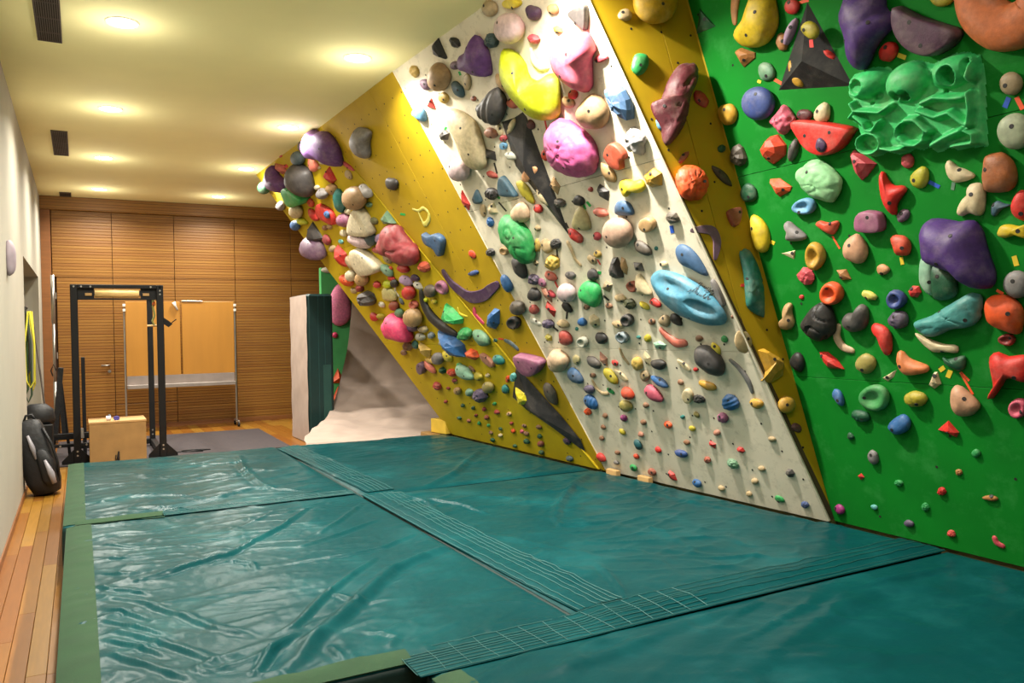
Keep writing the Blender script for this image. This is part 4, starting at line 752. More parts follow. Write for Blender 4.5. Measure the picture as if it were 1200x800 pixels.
('C','n','dpgr','climbing_hold',-0.044,1.350,0.000,0.048,'74,-5 54,-24 20,-37 -17,-37 -54,-33 -72,-15 -70,6 -54,27 -18,35 18,39 51,32 70,16','medium purplish grey knobbly hold above and left of the brick red disc'),
('C','o','white','climbing_hold',-0.243,1.369,0.000,0.019,'70,-34 49,-38 15,-34 -25,-19 -64,-2 -75,18 -64,31 -43,41 -4,31 33,18 61,-3 79,-23','medium white rounded hold above and left of the brick red disc'),
('C','o','tanf','climbing_hold',0.156,1.345,0.000,0.031,'77,-13 56,-29 16,-34 -26,-31 -58,-18 -77,-3 -80,14 -57,26 -20,34 24,33 55,20 74,5','medium beige rounded hold just above the brick red disc'),
('C','o','bric','climbing_hold',0.121,1.226,0.000,0.052,'21,-61 -29,-63 -66,-50 -90,-26 -78,11 -58,46 -20,63 20,65 58,52 84,27 86,-4 69,-38','brick red disc hold just above the lower seam of the white wall'),
('C','o','blue','foothold',0.415,1.356,0.000,0.033,'55,-3 28,-27 -13,-32 -48,-23 -54,4 -25,27 17,35 45,20','small blue rounded hold just left of the cream chunk'),
('C','t','crem','climbing_hold',0.562,1.359,0.000,0.045,'44,-37 -21,-58 -65,-21 -43,38 22,58 65,21','cream chunk on the white wall, below the green ribbed dome'),
('C','o','teal','foothold',0.304,1.300,0.000,0.014,'22,-1 11,-11 -7,-16 -20,-10 -21,2 -9,12 8,16 19,9','tiny teal rounded foothold just above and right of the brick red disc'),
('C','j','grwh','jug',0.340,1.194,0.000,0.043,'65,-2 45,-28 13,-43 -22,-45 -52,-35 -69,-17 -69,3 -51,23 -19,38 19,45 50,41 67,23','medium greyish white hollowed jug hold just right of the brick red disc'),
('C','o','blk','climbing_hold',0.583,1.225,0.000,0.045,'58,-21 39,-39 1,-44 -38,-43 -63,-28 -70,-5 -58,20 -31,43 7,45 41,41 64,21 71,-2','medium black rounded hold just below and right of the cream chunk'),
('C','t','ylol','foothold',-0.129,1.223,0.000,0.031,'32,-28 -33,-30 -52,10 1,36 53,12','small olive yellow angular hold just left of the brick red disc'),
('C','o','brn','foothold',0.526,1.472,0.000,0.018,'39,-2 20,-15 -10,-20 -33,-12 -36,3 -20,17 9,19 32,12','tiny brown rounded foothold just below the green ribbed dome'),
('C','o','brn','foothold',0.792,1.474,0.000,0.020,'39,-7 17,-19 -15,-22 -37,-11 -36,8 -13,22 15,21 38,9','small brown rounded foothold above and right of the cream chunk'),
('C','o','tanf','climbing_hold',0.953,1.526,0.000,0.026,'59,-13 38,-23 13,-33 -18,-30 -43,-22 -57,-8 -58,11 -36,27 -6,32 24,30 48,18 59,2','medium beige rounded hold above the charcoal ring'),
('C','r','dolv','climbing_hold',1.038,1.482,0.000,0.042,'-26,-40 -51,-20 -55,7 -32,33 7,41 41,32 57,8 47,-20 14,-38','medium dark olive rocky hold just above the charcoal ring'),
('C','o','crem','sloper',1.231,1.605,0.000,0.049,'-30,67 10,86 39,23 66,-63 -1,-57 -65,-40','cream cut dome on the white wall, below and right of the charcoal cone'),
('C','j','rbrn','jug',1.129,1.608,0.000,0.033,'47,-19 22,-37 -9,-42 -35,-34 -53,-16 -59,4 -52,21 -31,33 -1,38 31,36 54,24 60,4','medium reddish brown hollowed jug hold just left of the cream cut dome'),
('C','o','skyb','sloper',1.615,1.505,0.000,0.103,'-270,139 -199,192 -104,195 38,143 178,49 255,-55 279,-133 248,-182 157,-191 6,-158 -133,-95 -242,18','huge sky blue oval dish sloper at the right of the white wall'),
('C','o','yell','climbing_hold',1.177,1.462,0.000,0.025,'38,-29 20,-32 -1,-28 -25,-17 -41,1 -42,17 -39,30 -22,34 1,27 24,17 41,0 44,-17','medium yellow rounded hold just below the cream cut dome'),
('C','o','red','climbing_hold',1.296,1.481,0.000,0.030,'42,-27 31,-34 7,-32 -19,-20 -40,-6 -51,12 -38,25 -21,34 3,32 25,17 40,0 49,-17','medium red rounded hold just below and right of the cream cut dome'),
('C','j','char','jug',0.958,1.365,0.000,0.043,'61,-3 44,-27 14,-43 -19,-47 -47,-39 -63,-20 -62,4 -44,27 -14,42 20,47 48,39 63,21','charcoal ring on the white wall, right of the cream chunk'),
('C','o','tanf','climbing_hold',0.829,1.326,0.000,0.028,'63,-12 47,-26 15,-33 -21,-29 -53,-19 -64,-3 -72,12 -52,25 -17,30 20,30 52,20 71,5','medium beige rounded hold just below and left of the charcoal ring'),
('C','o','brn','foothold',1.193,1.345,0.000,0.022,'29,-11 3,-24 -20,-21 -36,-6 -30,11 -10,21 17,22 36,11','small brown rounded foothold right of the charcoal ring'),
('C','o','tang','climbing_hold',1.325,1.350,0.000,0.024,'52,-2 35,-28 8,-43 -21,-41 -43,-31 -57,-15 -62,2 -45,19 -18,34 13,40 41,40 58,25','medium greyish tan rounded hold just above and left of the salmon banana'),
('C','o','blk','climbing_hold',1.439,1.358,0.000,0.035,'36,-44 18,-45 -5,-37 -32,-23 -47,0 -48,23 -31,40 -7,44 18,36 38,17 43,-8 45,-30','medium black rounded hold just above the salmon banana'),
('C','w','salm','climbing_hold',1.343,1.223,0.000,0.025,'-85,59,23 -41,9,28 23,-34,34 103,-34,25','glossy salmon banana-shaped hold just above the lower seam'),
('C','j','lslt','jug',0.839,1.234,0.000,0.042,'55,-20 28,-38 -5,-45 -36,-38 -58,-21 -66,1 -58,21 -34,36 -1,42 34,39 59,26 67,4','medium pale slate hollowed jug hold just below the charcoal ring'),
('C','o','teal','foothold',1.000,1.230,0.000,0.014,'24,-1 14,-11 -5,-12 -21,-8 -26,1 -14,9 5,13 20,8','tiny teal rounded foothold below and right of the charcoal ring'),
('C','o','ylol','foothold',1.097,1.222,0.000,0.027,'34,-1 19,-21 -11,-29 -31,-18 -34,2 -16,21 12,30 31,18','small olive yellow rounded foothold just left of the salmon banana'),
('C','t','mint','climbing_hold',1.191,1.169,0.000,0.029,'17,34 66,3 24,-33 -51,-23 -56,19','medium mint green angular hold just below and left of the salmon banana'),
('C','o','brn','foothold',1.589,1.221,0.000,0.020,'33,-2 16,-16 -8,-23 -28,-18 -29,0 -17,19 8,22 28,14','small brown rounded foothold just above and left of the charcoal boulder'),
('C','o','grn','foothold',1.802,1.218,0.000,0.020,'25,-10 8,-21 -16,-21 -28,-9 -24,9 -5,24 16,20 27,6','small green rounded foothold above and right of the charcoal boulder'),
('C','o','yell','climbing_hold',1.707,1.154,0.000,0.025,'20,-41 0,-38 -18,-33 -27,-10 -33,13 -28,32 -19,42 -6,41 11,32 28,16 34,-5 30,-24','medium yellow rounded hold just above and right of the charcoal boulder'),
('C','f','grey','climbing_hold',1.877,1.524,0.000,0.030,'17,-88 4,-79 -10,-49 -21,-6 -26,39 -25,74 -17,88 -4,79 10,49 21,6 26,-39 25,-73','large grey slat-shaped hold just right of the sky blue dish'),
('C','o','char','sloper',1.641,1.080,0.000,0.091,'-95,66 -65,94 -7,104 64,73 100,3 97,-72 46,-107 -29,-89 -104,-23','smooth charcoal boulder sloper straddling the lower seam of the white wall'),
('C','w','grey','climbing_hold',1.855,0.973,0.000,0.015,'-62,102,14 -7,46,19 32,-33,21 37,-115,14','grey banana-shaped hold near the lower right of the white wall'),
('C','o','must','climbing_hold',1.533,0.887,0.000,0.033,'67,-20 50,-32 19,-35 -20,-28 -52,-11 -71,7 -71,23 -53,33 -17,33 21,25 57,13 70,-5','medium mustard rounded hold just below the charcoal boulder'),
('C','g','blue','climbing_hold',1.689,0.778,0.000,0.044,'65,-19 40,-39 3,-53 -37,-56 -67,-45 -74,-17 -58,18 -25,48 12,61 44,54 65,33 73,6','ribbed blue disc on the white wall, just below and left of the grey banana'),
('C','o','must','climbing_hold',1.905,0.786,0.000,0.033,'48,-10 29,-25 6,-36 -19,-32 -41,-23 -50,-6 -52,12 -33,25 -7,32 19,32 40,24 54,9','medium mustard rounded hold right of the ribbed blue disc'),
('C','n','mauv','climbing_hold',1.575,0.654,0.000,0.033,'41,-12 24,-29 -1,-39 -24,-34 -46,-26 -47,-7 -42,13 -22,28 2,40 27,37 42,24 49,7','medium mauve knobbly hold just below and left of the ribbed blue disc'),
('C','f','crem','climbing_hold',1.316,0.797,0.000,0.034,'-10,-54 -33,-52 -46,-35 -48,-9 -36,20 -14,43 11,55 33,52 46,35 48,9 36,-19 15,-42','medium cream flat-faced hold below and right of the royal blue fin'),
('C','r','blk','climbing_hold',1.409,0.778,0.000,0.033,'-33,26 7,34 41,23 57,4 48,-18 13,-29 -27,-31 -55,-16 -52,6','medium black rocky hold left of the ribbed blue disc'),
('C','o','red','foothold',1.463,0.997,0.000,0.014,'24,0 13,-10 -5,-16 -19,-11 -22,0 -11,12 6,16 18,10','tiny red rounded foothold just below and left of the charcoal boulder'),
('C','o','pkcr','sloper',-0.080,1.027,0.000,0.105,'95,-51 34,-92 -45,-104 -108,-82 -139,-37 -135,14 -97,58 -38,91 37,103 97,80 145,48 146,-3','smooth cream egg sloper just below the lower seam of the white wall'),
('C','o','slbl','climbing_hold',0.072,0.890,0.000,0.061,'60,-63 22,-68 -23,-60 -66,-38 -91,-4 -81,32 -50,58 -9,76 35,60 65,34 81,-1 84,-39','slate blue oval on the white wall, just below and right of the cream egg'),
('C','o','khak','foothold',0.150,1.029,0.000,0.023,'-11,-47 -42,-37 -52,-6 -31,26 13,46 45,33 55,6 26,-26','small pale khaki rounded hold just above the slate blue oval'),
('C','o','dgry','climbing_hold',0.381,1.019,0.000,0.043,'61,-40 39,-55 -3,-50 -39,-32 -74,-11 -73,16 -63,43 -26,53 14,49 48,30 71,4 74,-22','medium dark grey rounded hold just above and right of the slate blue oval'),
('C','t','pkbr','climbing_hold',0.510,1.047,0.000,0.027,'-14,63 48,7 14,-63 -48,-7','medium pinkish brown angular hold above and right of the slate blue oval'),
('C','o','red','foothold',0.635,1.021,0.000,0.022,'28,-15 3,-26 -21,-16 -36,1 -29,17 -8,22 20,19 36,3','small red rounded foothold above the vermilion dome'),
('C','w','tanf','climbing_hold',0.760,1.074,0.000,0.010,'-16,59,12 -8,-3,16 24,-57,14','medium beige curved hold left of the shiny black hold'),
('C','n','ochr','climbing_hold',0.898,1.027,0.000,0.044,'-8,-53 -38,-54 -53,-33 -58,-6 -47,24 -19,44 10,56 37,52 53,33 58,8 48,-22 22,-45','medium ochre knobbly hold just left of the shiny black hold'),
('C','t','crem','climbing_hold',1.017,1.061,0.000,0.025,'-36,26 -1,63 35,13 24,-54 -21,-47','medium cream angular hold just above and left of the shiny black hold'),
('C','o','blk','climbing_hold',1.126,1.028,0.000,0.042,'69,-11 44,-30 11,-39 -23,-36 -56,-24 -73,-6 -76,12 -56,27 -18,33 20,37 52,29 76,13','shiny black hold on the white wall, just above the royal blue fin'),
('C','f','crem','climbing_hold',1.368,1.025,0.000,0.014,'48,-41 32,-42 8,-31 -18,-13 -40,9 -50,29 -48,41 -32,42 -8,31 19,12 40,-10 50,-29','medium cream flat-faced hold just left of the charcoal boulder'),
('C','o','ylol','climbing_hold',0.542,0.913,0.000,0.049,'45,-66 17,-65 -15,-52 -42,-24 -61,9 -64,42 -45,64 -12,63 20,50 46,20 62,-15 60,-46','medium olive yellow rounded hold above and left of the vermilion dome'),
('C','f','crem','climbing_hold',0.655,0.920,0.000,0.017,'55,-47 36,-48 7,-36 -23,-14 -48,11 -59,34 -54,47 -35,48 -6,35 24,14 48,-11 59,-34','medium cream flat-faced hold just above the vermilion dome'),
('C','o','tang','climbing_hold',0.929,0.926,0.000,0.032,'-7,-43 -34,-42 -47,-27 -51,-7 -45,15 -20,33 7,40 35,42 48,26 56,8 40,-14 20,-33','small greyish tan rounded hold just left of the royal blue fin'),
('C','o','blue','climbing_hold',1.071,0.891,0.000,0.036,'69,-36 41,-45 5,-40 -31,-26 -55,0 -77,24 -73,41 -45,42 -12,38 28,28 56,8 69,-13','royal blue fin on the white wall, just above the rose almond'),
('C','o','brn','foothold',1.278,0.895,0.000,0.019,'25,-9 7,-21 -15,-19 -29,-8 -25,8 -8,20 16,20 28,8','tiny brown rounded foothold right of the royal blue fin'),
('C','o','dpgr','climbing_hold',0.195,0.775,0.000,0.039,'55,-12 33,-31 1,-42 -31,-35 -53,-21 -67,-4 -66,13 -42,25 -11,34 26,38 56,28 66,10','medium purplish grey rounded hold just above the ribbed blue oval'),
('C','w','tanf','climbing_hold',0.326,0.784,0.000,0.014,'-59,69,13 -39,3,17 16,-38,17 83,-34,16','medium beige curved hold just above and right of the ribbed blue oval'),
('C','f','grn','foothold',0.458,0.776,0.000,0.013,'34,-23 12,-24 -17,-11 -36,8 -34,23 -12,24 17,11 36,-8','small green flat-faced hold just left of the vermilion dome'),
('C','o','brn','foothold',0.297,0.900,0.000,0.020,'40,1 19,-18 -12,-20 -39,-15 -41,0 -24,14 7,21 35,18','tiny brown rounded foothold just right of the slate blue oval'),
('C','o','orr','sloper',0.671,0.773,0.000,0.051,'49,-34 22,-48 -14,-50 -44,-37 -66,-17 -66,9 -47,34 -16,50 19,49 48,37 61,13 68,-12','vermilion dome on the white wall, left of the rose almond'),
('C','o','ylkh','climbing_hold',0.597,0.660,0.000,0.046,'53,-26 16,-43 -19,-53 -49,-42 -66,-18 -64,8 -54,29 -29,44 8,47 44,42 65,26 74,3','medium khaki yellow rounded hold just below the vermilion dome'),
('C','g','blue','climbing_hold',0.159,0.663,0.000,0.055,'42,-58 9,-65 -29,-57 -62,-35 -78,-4 -69,29 -38,55 3,65 41,56 65,31 73,-3 65,-36','ribbed blue oval on the white wall, below and right of the slate blue oval'),
('C','r','orng','foothold',0.054,0.562,0.000,0.029,'-19,26 24,32 45,10 37,-17 0,-32 -37,-23 -48,3','small orange rocky foothold just below the ribbed blue oval'),
('C','o','rose','climbing_hold',0.973,0.796,0.000,0.060,'63,-61 38,-67 1,-58 -39,-36 -75,-5 -80,32 -53,54 -21,70 19,54 51,27 70,-9 78,-43','chalky rose almond-shaped hold on the lower white wall'),
('C','o','brn','foothold',0.824,0.683,0.000,0.021,'28,-8 9,-19 -17,-22 -33,-10 -27,8 -6,22 18,21 34,9','tiny brown rounded foothold just below and left of the rose almond'),
('C','o','mage','foothold',0.509,0.547,0.000,0.029,'33,-9 6,-30 -24,-27 -38,-9 -37,11 -12,26 20,27 41,16','small magenta rounded foothold below the vermilion dome'),
('C','o','brn','foothold',0.270,0.546,0.000,0.023,'26,-8 6,-23 -17,-20 -34,-9 -27,8 -8,20 18,22 33,10','tiny brown rounded foothold just below and right of the ribbed blue oval'),
('C','o','brn','foothold',0.188,0.434,0.000,0.022,'29,-8 11,-19 -15,-19 -31,-10 -28,8 -6,20 18,19 30,6','tiny brown rounded foothold below and right of the ribbed blue oval'),
('C','o','brn','foothold',0.111,0.323,0.000,0.023,'28,-8 7,-20 -18,-20 -34,-9 -29,7 -10,19 16,22 33,10','tiny brown rounded foothold below the ribbed blue oval'),
('C','o','brn','foothold',0.261,0.210,0.000,0.022,'28,-7 7,-20 -15,-20 -30,-8 -30,8 -10,18 16,19 31,11','tiny brown rounded foothold below the vermilion dome'),
('C','o','brn','foothold',0.728,0.533,0.000,0.024,'27,-9 6,-22 -18,-22 -31,-8 -31,8 -10,20 17,22 33,10','tiny brown rounded foothold below the rose almond'),
('C','o','pkbr','foothold',0.644,0.422,0.000,0.024,'31,-8 14,-19 -15,-21 -35,-12 -27,8 -6,23 18,20 33,7','tiny pinkish brown rounded foothold below the rose almond'),
('C','o','brn','foothold',1.139,0.416,0.000,0.022,'27,-8 6,-20 -16,-21 -28,-8 -29,8 -10,19 14,20 30,11','tiny brown rounded foothold below and right of the rose almond'),
('C','o','orng','foothold',1.000,0.542,0.000,0.029,'31,-17 4,-29 -25,-24 -40,-5 -33,16 -8,28 24,24 41,5','small orange rounded hold below and right of the rose almond'),
('C','o','teal','foothold',1.182,0.622,0.000,0.016,'23,1 11,-11 -6,-15 -20,-10 -25,-1 -14,8 4,15 20,12','tiny teal rounded foothold below and right of the rose almond'),
('C','o','olch2','foothold',1.332,0.653,0.000,0.020,'15,-20 -4,-24 -20,-12 -23,7 -13,21 4,23 20,13 23,-5','tiny olive rounded foothold left of the ribbed blue disc'),
('C','o','ylol','foothold',1.242,0.538,0.000,0.020,'27,-10 5,-22 -19,-18 -31,-3 -28,11 -11,19 14,20 32,9','small olive yellow rounded foothold below and left of the ribbed blue disc'),
('C','o','ylol','foothold',0.424,0.419,0.000,0.023,'28,-18 6,-26 -21,-18 -34,-1 -30,18 -4,25 23,17 35,-1','small olive yellow rounded foothold below the vermilion dome'),
('C','o','dtea','climbing_hold',0.570,0.326,0.000,0.034,'15,-41 -7,-45 -28,-37 -38,-16 -40,9 -32,32 -16,44 3,43 24,37 38,18 43,-5 35,-27','medium dark teal rounded hold below the vermilion dome'),
('C','o','red','foothold',0.791,0.310,0.000,0.025,'20,-20 -1,-27 -23,-17 -32,3 -18,20 4,28 23,15 31,-3','small red rounded foothold below the rose almond'),
('C','o','dblu','climbing_hold',1.041,0.315,0.000,0.035,'60,-8 45,-23 15,-31 -20,-28 -50,-19 -61,-4 -65,10 -46,21 -19,30 17,28 47,21 63,8','medium dark blue rounded hold below and right of the rose almond'),
('C','t','red','foothold',1.391,0.429,0.000,0.023,'31,9 13,-30 -31,-9 -13,30','small red angular hold below and left of the ribbed blue disc'),
('C','o','pkbr','foothold',1.470,0.532,0.000,0.023,'33,3 18,-15 -6,-22 -29,-18 -34,-1 -16,15 7,23 28,19','small pinkish brown rounded foothold below and left of the ribbed blue disc'),
('C','o','red','climbing_hold',0.007,0.134,0.000,0.038,'50,-29 29,-36 0,-36 -33,-31 -55,-15 -62,6 -42,25 -17,38 13,40 39,28 54,7 56,-13','medium red rounded hold below the ribbed blue oval'),
('C','o','grey','foothold',0.195,0.109,0.000,0.022,'30,-7 11,-19 -15,-19 -33,-9 -30,8 -9,19 16,19 33,9','tiny grey rounded foothold below and right of the ribbed blue oval'),
('C','o','orr','foothold',0.490,0.208,0.000,0.024,'28,-10 5,-22 -20,-22 -33,-6 -29,10 -9,21 18,22 34,9','tiny red orange rounded foothold below the vermilion dome'),
('C','o','grn','foothold',0.406,0.096,0.000,0.027,'31,-18 -1,-32 -30,-25 -38,-1 -32,19 -6,30 27,24 42,7','small green rounded foothold below the vermilion dome'),
('C','o','rbrn','foothold',0.625,0.095,0.000,0.029,'37,-15 12,-30 -24,-28 -47,-11 -35,17 0,31 30,27 45,6','small reddish brown rounded hold below the rose almond'),
('C','t','red','climbing_hold',0.849,0.096,0.000,0.031,'34,-34 -13,-42 -42,9 -12,47 34,21','medium red angular hold below the rose almond'),
('C','o','blue','foothold',1.103,0.083,0.000,0.032,'39,-13 8,-32 -23,-27 -44,-9 -39,13 -15,29 22,29 42,13','small blue rounded hold below and left of the ribbed blue disc'),
('C','t','red','foothold',1.640,0.424,0.000,0.024,'-24,-18 -33,6 -9,24 24,18 33,-6 9,-24','small red angular hold below the ribbed blue disc'),
('C','r','rbrn','foothold',1.292,0.299,0.000,0.025,'34,7 20,-17 -7,-27 -29,-18 -31,5 -8,25 19,24','small reddish brown rocky foothold below the ribbed blue disc'),
('C','r','grgn','climbing_hold',1.530,0.308,0.000,0.035,'-44,-6 -40,18 -17,35 16,32 40,17 44,-6 31,-28 0,-35 -30,-27','medium grey green rocky hold below the ribbed blue disc'),
('C','o','tanf','foothold',1.772,0.305,0.000,0.021,'26,-7 8,-19 -13,-20 -29,-8 -26,7 -11,17 13,21 28,10','small beige rounded foothold below and right of the ribbed blue disc'),
('C','t','dgry','foothold',1.997,0.310,0.000,0.028,'14,-26 -23,-31 -37,-4 -13,27 23,31 37,5','small dark grey angular hold below and right of the ribbed blue disc'),
('C','o','tanf','foothold',1.676,0.198,0.000,0.023,'26,-7 9,-20 -13,-23 -30,-15 -27,6 -6,21 16,23 31,10','small beige rounded foothold below the ribbed blue disc'),
('C','o','tanf','foothold',1.586,0.084,0.000,0.020,'24,-6 9,-16 -12,-20 -26,-14 -25,5 -5,19 15,21 27,8','tiny beige rounded foothold below the ribbed blue disc'),
('C','o','tanf','foothold',1.337,0.080,0.000,0.023,'29,-7 9,-19 -15,-23 -28,-11 -28,6 -9,20 15,21 30,10','tiny beige rounded foothold below the grey banana'),
('C','o','grn','climbing_hold',1.842,0.095,0.000,0.019,'38,-12 21,-20 3,-24 -17,-24 -33,-14 -39,-2 -34,10 -24,21 -4,25 18,23 31,14 40,2','small green rounded hold below and right of the ribbed blue disc'),
('C','r','dblu','foothold',2.040,0.095,0.000,0.021,'-1,-25 -24,-19 -31,0 -13,20 14,25 30,12 24,-10','small dark blue rocky foothold below and right of the ribbed blue disc'),
('C','o','tanf','foothold',1.936,0.538,0.000,0.019,'28,-4 12,-17 -11,-21 -28,-10 -28,6 -12,18 12,20 29,12','small beige rounded foothold below and right of the grey banana'),
('D','o','tanf','climbing_hold',-1.205,3.057,0.000,0.029,'47,4 39,-17 21,-31 -2,-37 -23,-33 -44,-25 -49,-6 -37,13 -22,29 2,40 25,36 39,22','medium beige rounded hold just below and left of the yellow dome volume'),
('D','s','ylw2','volume',-1.018,3.140,0.000,0.111,'126,87 147,22 129,-49 75,-107 2,-135 -72,-128 -126,-86 -147,-22 -130,48 -78,105 -5,135 70,129','large yellow dome volume at the top of the right yellow panel'),
('D','o','grn','climbing_hold',-1.125,2.768,0.000,0.036,'-54,-5 -29,53 10,67 54,55 57,4 26,-50 -19,-74 -56,-46','green egg-shaped hold high on the right yellow panel'),
('D','b2','dmar','climbing_hold',-0.925,2.547,0.000,0.108,'66,235 129,245 155,195 133,115 95,45 69,-18 40,-138 10,-190 -44,-259 -83,-261 -100,-170 -150,-72 -153,-21 -92,-2 -29,130 25,206','long dark red studded hold on the upper right yellow panel'),
('D','o','lblu','climbing_hold',-0.996,2.422,0.000,0.034,'7,-53 -18,-50 -37,-34 -45,-10 -46,16 -31,38 -8,51 18,50 39,35 48,10 41,-16 29,-41','medium light blue rounded hold on the dark red studded hold'),
('D','n','red','climbing_hold',-0.727,2.586,0.000,0.024,'40,-43 21,-54 -7,-44 -34,-28 -46,-1 -50,24 -40,44 -19,54 9,44 34,25 48,0 51,-24','medium red knobbly hold just right of the dark red studded hold'),
('D','o','rbrn','climbing_hold',-0.869,2.220,0.000,0.018,'37,39 39,28 29,9 13,-11 -4,-27 -23,-39 -34,-37 -38,-27 -29,-9 -14,10 5,28 23,36','medium reddish brown rounded hold just above the orange engraved ball'),
('D','b','orng','sloper',-0.838,2.062,0.000,0.093,'-104,13 -79,79 -17,107 50,94 97,44 105,-23 62,-90 -11,-107 -81,-78','round orange ball hold engraved with swirls on the right yellow panel'),
('D','o','brnb','climbing_hold',-0.618,2.117,0.000,0.028,'68,-62 47,-58 19,-47 -19,-20 -46,11 -62,37 -67,61 -42,57 -12,43 22,17 49,-17 65,-44','dark brown leaf on the right yellow panel, just right of the orange engraved ball'),
('D','r','dgn','foothold',-0.603,2.287,0.000,0.018,'18,-19 -6,-25 -28,-15 -26,8 -7,25 19,23 30,2','small dark green rocky foothold above the dark brown leaf'),
('D','f','rbrn','climbing_hold',-0.547,1.872,0.000,0.030,'-54,14 -29,41 44,53 47,17 25,-47 -18,-64','medium reddish brown triangular hold above and right of the mauve boomerang'),
('D','wf','dmau','climbing_hold',-0.728,1.724,0.000,0.009,'-115,54,13 -34,63,25 24,52,31 50,1,28 45,-56,23 30,-113,11','mauve boomerang hold on the middle of the right yellow panel'),
('D','b2','dtel','climbing_hold',-0.451,1.468,0.000,0.059,'-80,172 -54,204 -13,204 19,158 55,80 75,-50 64,-196 40,-200 -45,-153 -57,-76 -60,53','long teal pitted hold running down the right yellow panel'),
('D','t','must','climbing_hold',-0.357,0.958,0.000,0.061,'-87,99 -45,109 56,54 94,1 77,-60 -15,-103 -78,-85 -44,-30','mustard faceted block hold low on the right yellow panel'),
('D','s','must','sloper',-0.278,0.723,0.000,0.056,'-58,-13 -57,15 -41,38 -14,52 17,52 44,38 59,13 57,-15 41,-39 13,-52 -18,-52 -44,-37','medium mustard cylinder hold below the mustard block'),
('D','r','dmar','climbing_hold',-0.206,0.580,0.000,0.021,'25,14 36,-5 33,-23 10,-29 -15,-20 -35,-4 -36,15 -22,28 3,27','medium dark maroon rocky hold below the mustard block'),
('D','o','brn','foothold',-0.601,1.262,0.000,0.010,'14,0 9,-10 -2,-13 -11,-8 -14,0 -10,9 0,12 11,10','tiny brown rounded foothold below and left of the long teal hold'),
('D','o','tanf','climbing_hold',-0.540,1.111,0.000,0.013,'63,9 58,-22 39,-49 13,-71 -18,-65 -43,-45 -59,-7 -56,34 -35,62 -5,65 26,60 49,36','large beige thin disc above and left of the mustard block'),
('E','t','dgn','climbing_hold',-0.320,3.098,0.000,0.024,'-12,89 88,-49 -76,-40','large dark green triangular hold left of the yellow pear'),
('E','w','salt','climbing_hold',-0.058,3.099,0.000,0.023,'34,84,34 -8,-5,27 -26,-80,16','large peach curved hold just above and left of the yellow pear'),
('E','o','ylw3','sloper',0.111,2.965,0.000,0.122,'27,160 111,129 132,31 117,-62 52,-123 -36,-128 -129,-93 -171,-37 -154,6 -82,52','big yellow pear-shaped sloper at the top left of the green wall'),
('E','t','brnt','climbing_hold',-0.046,2.820,0.000,0.043,'-68,50 -22,55 75,-4 68,-31 16,-44 -24,-56','large light brown three-sided hold just below the yellow pear'),
('E','o','grgn','climbing_hold',0.085,2.694,0.000,0.032,'23,-53 -11,-49 -40,-33 -53,-6 -56,20 -46,43 -23,56 6,50 35,35 53,9 58,-17 50,-41','medium grey green rounded hold above the indigo ball'),
('E','s','indg','sloper',0.010,2.539,0.000,0.081,'-109,43 -74,80 -20,95 39,84 88,51 113,5 109,-42 78,-78 25,-95 -35,-86 -86,-53 -113,-6','indigo blue ball at the left of the upper green wall'),
('E','o','must','climbing_hold',-0.249,2.539,0.000,0.047,'-2,-65 -35,-56 -60,-27 -68,7 -68,40 -40,61 0,60 40,52 65,25 73,-9 58,-41 32,-63','large mustard rounded hold just left of the indigo ball'),
('E','r','olch','climbing_hold',-0.227,2.286,0.000,0.050,'26,-62 -18,-64 -55,-35 -60,12 -41,51 -3,68 39,55 58,13 57,-32','dark craggy rock on the green wall, left of the red orange rock'),
('E','o','dgn','climbing_hold',-0.198,2.053,0.000,0.035,'1,-53 -34,-51 -58,-28 -63,4 -50,32 -28,52 1,62 29,49 53,30 61,0 59,-31 33,-50','medium dark green rounded hold below the dark craggy rock'),
('E','n','rosp','climbing_hold',0.153,2.410,0.000,0.062,'-87,15 -13,63 24,77 76,7 62,-36 -9,-81 -56,-31','rosy peaked hold on the green wall, just below and right of the indigo ball'),
('E','t','orr','climbing_hold',0.047,2.266,0.000,0.070,'-89,17 -9,78 43,76 86,8 69,-46 -20,-81 -72,-46','red orange faceted rock hold at the left of the green wall'),
('E','o','dgry','climbing_hold',0.181,2.234,0.000,0.039,'35,54 42,40 42,18 27,-12 7,-38 -16,-56 -35,-56 -45,-41 -38,-13 -26,16 -3,42 21,59','large dark grey rounded hold just right of the red orange rock'),
('E','t','orng','climbing_hold',0.046,2.052,0.000,0.038,'-71,56 1,48 77,-14 61,-36 -21,-57','large orange three-sided hold above and left of the light blue bowl'),
('E','b2','pgrn','sloper',0.327,2.044,0.000,0.084,'-143,70 -104,91 -32,115 32,102 100,43 140,-19 126,-71 68,-126 2,-106 -69,-71 -106,-32 -141,22','pale green creased sloper below the red half-disc volume'),
('E','j','lblu','jug',0.196,1.917,0.000,0.042,'78,0 68,-26 39,-43 -2,-45 -43,-36 -74,-19 -86,0 -74,19 -44,36 -3,45 38,43 67,26','light blue bowl on the green wall, just above and right of the grey forked hold'),
('E','f','redv','volume',0.400,2.264,0.000,0.070,'-155,123 184,9 165,-35 115,-77 42,-98 -28,-93 -98,-47 -141,23','red half-disc volume on the upper left of the green wall'),
('E','o','dpur','climbing_hold',0.416,2.221,0.062,0.025,'0,-38 -20,-30 -34,-15 -36,4 -29,22 -17,36 0,42 15,32 29,18 37,-1 33,-19 21,-33','medium dark purple rounded hold on the red half disc'),
('E','o','dmar','climbing_hold',0.293,2.403,0.000,0.032,'53,-14 39,-25 20,-33 -7,-33 -30,-20 -46,-5 -50,12 -42,27 -22,35 6,29 32,20 49,3','medium dark maroon rounded hold just right of the rosy peaked hold'),
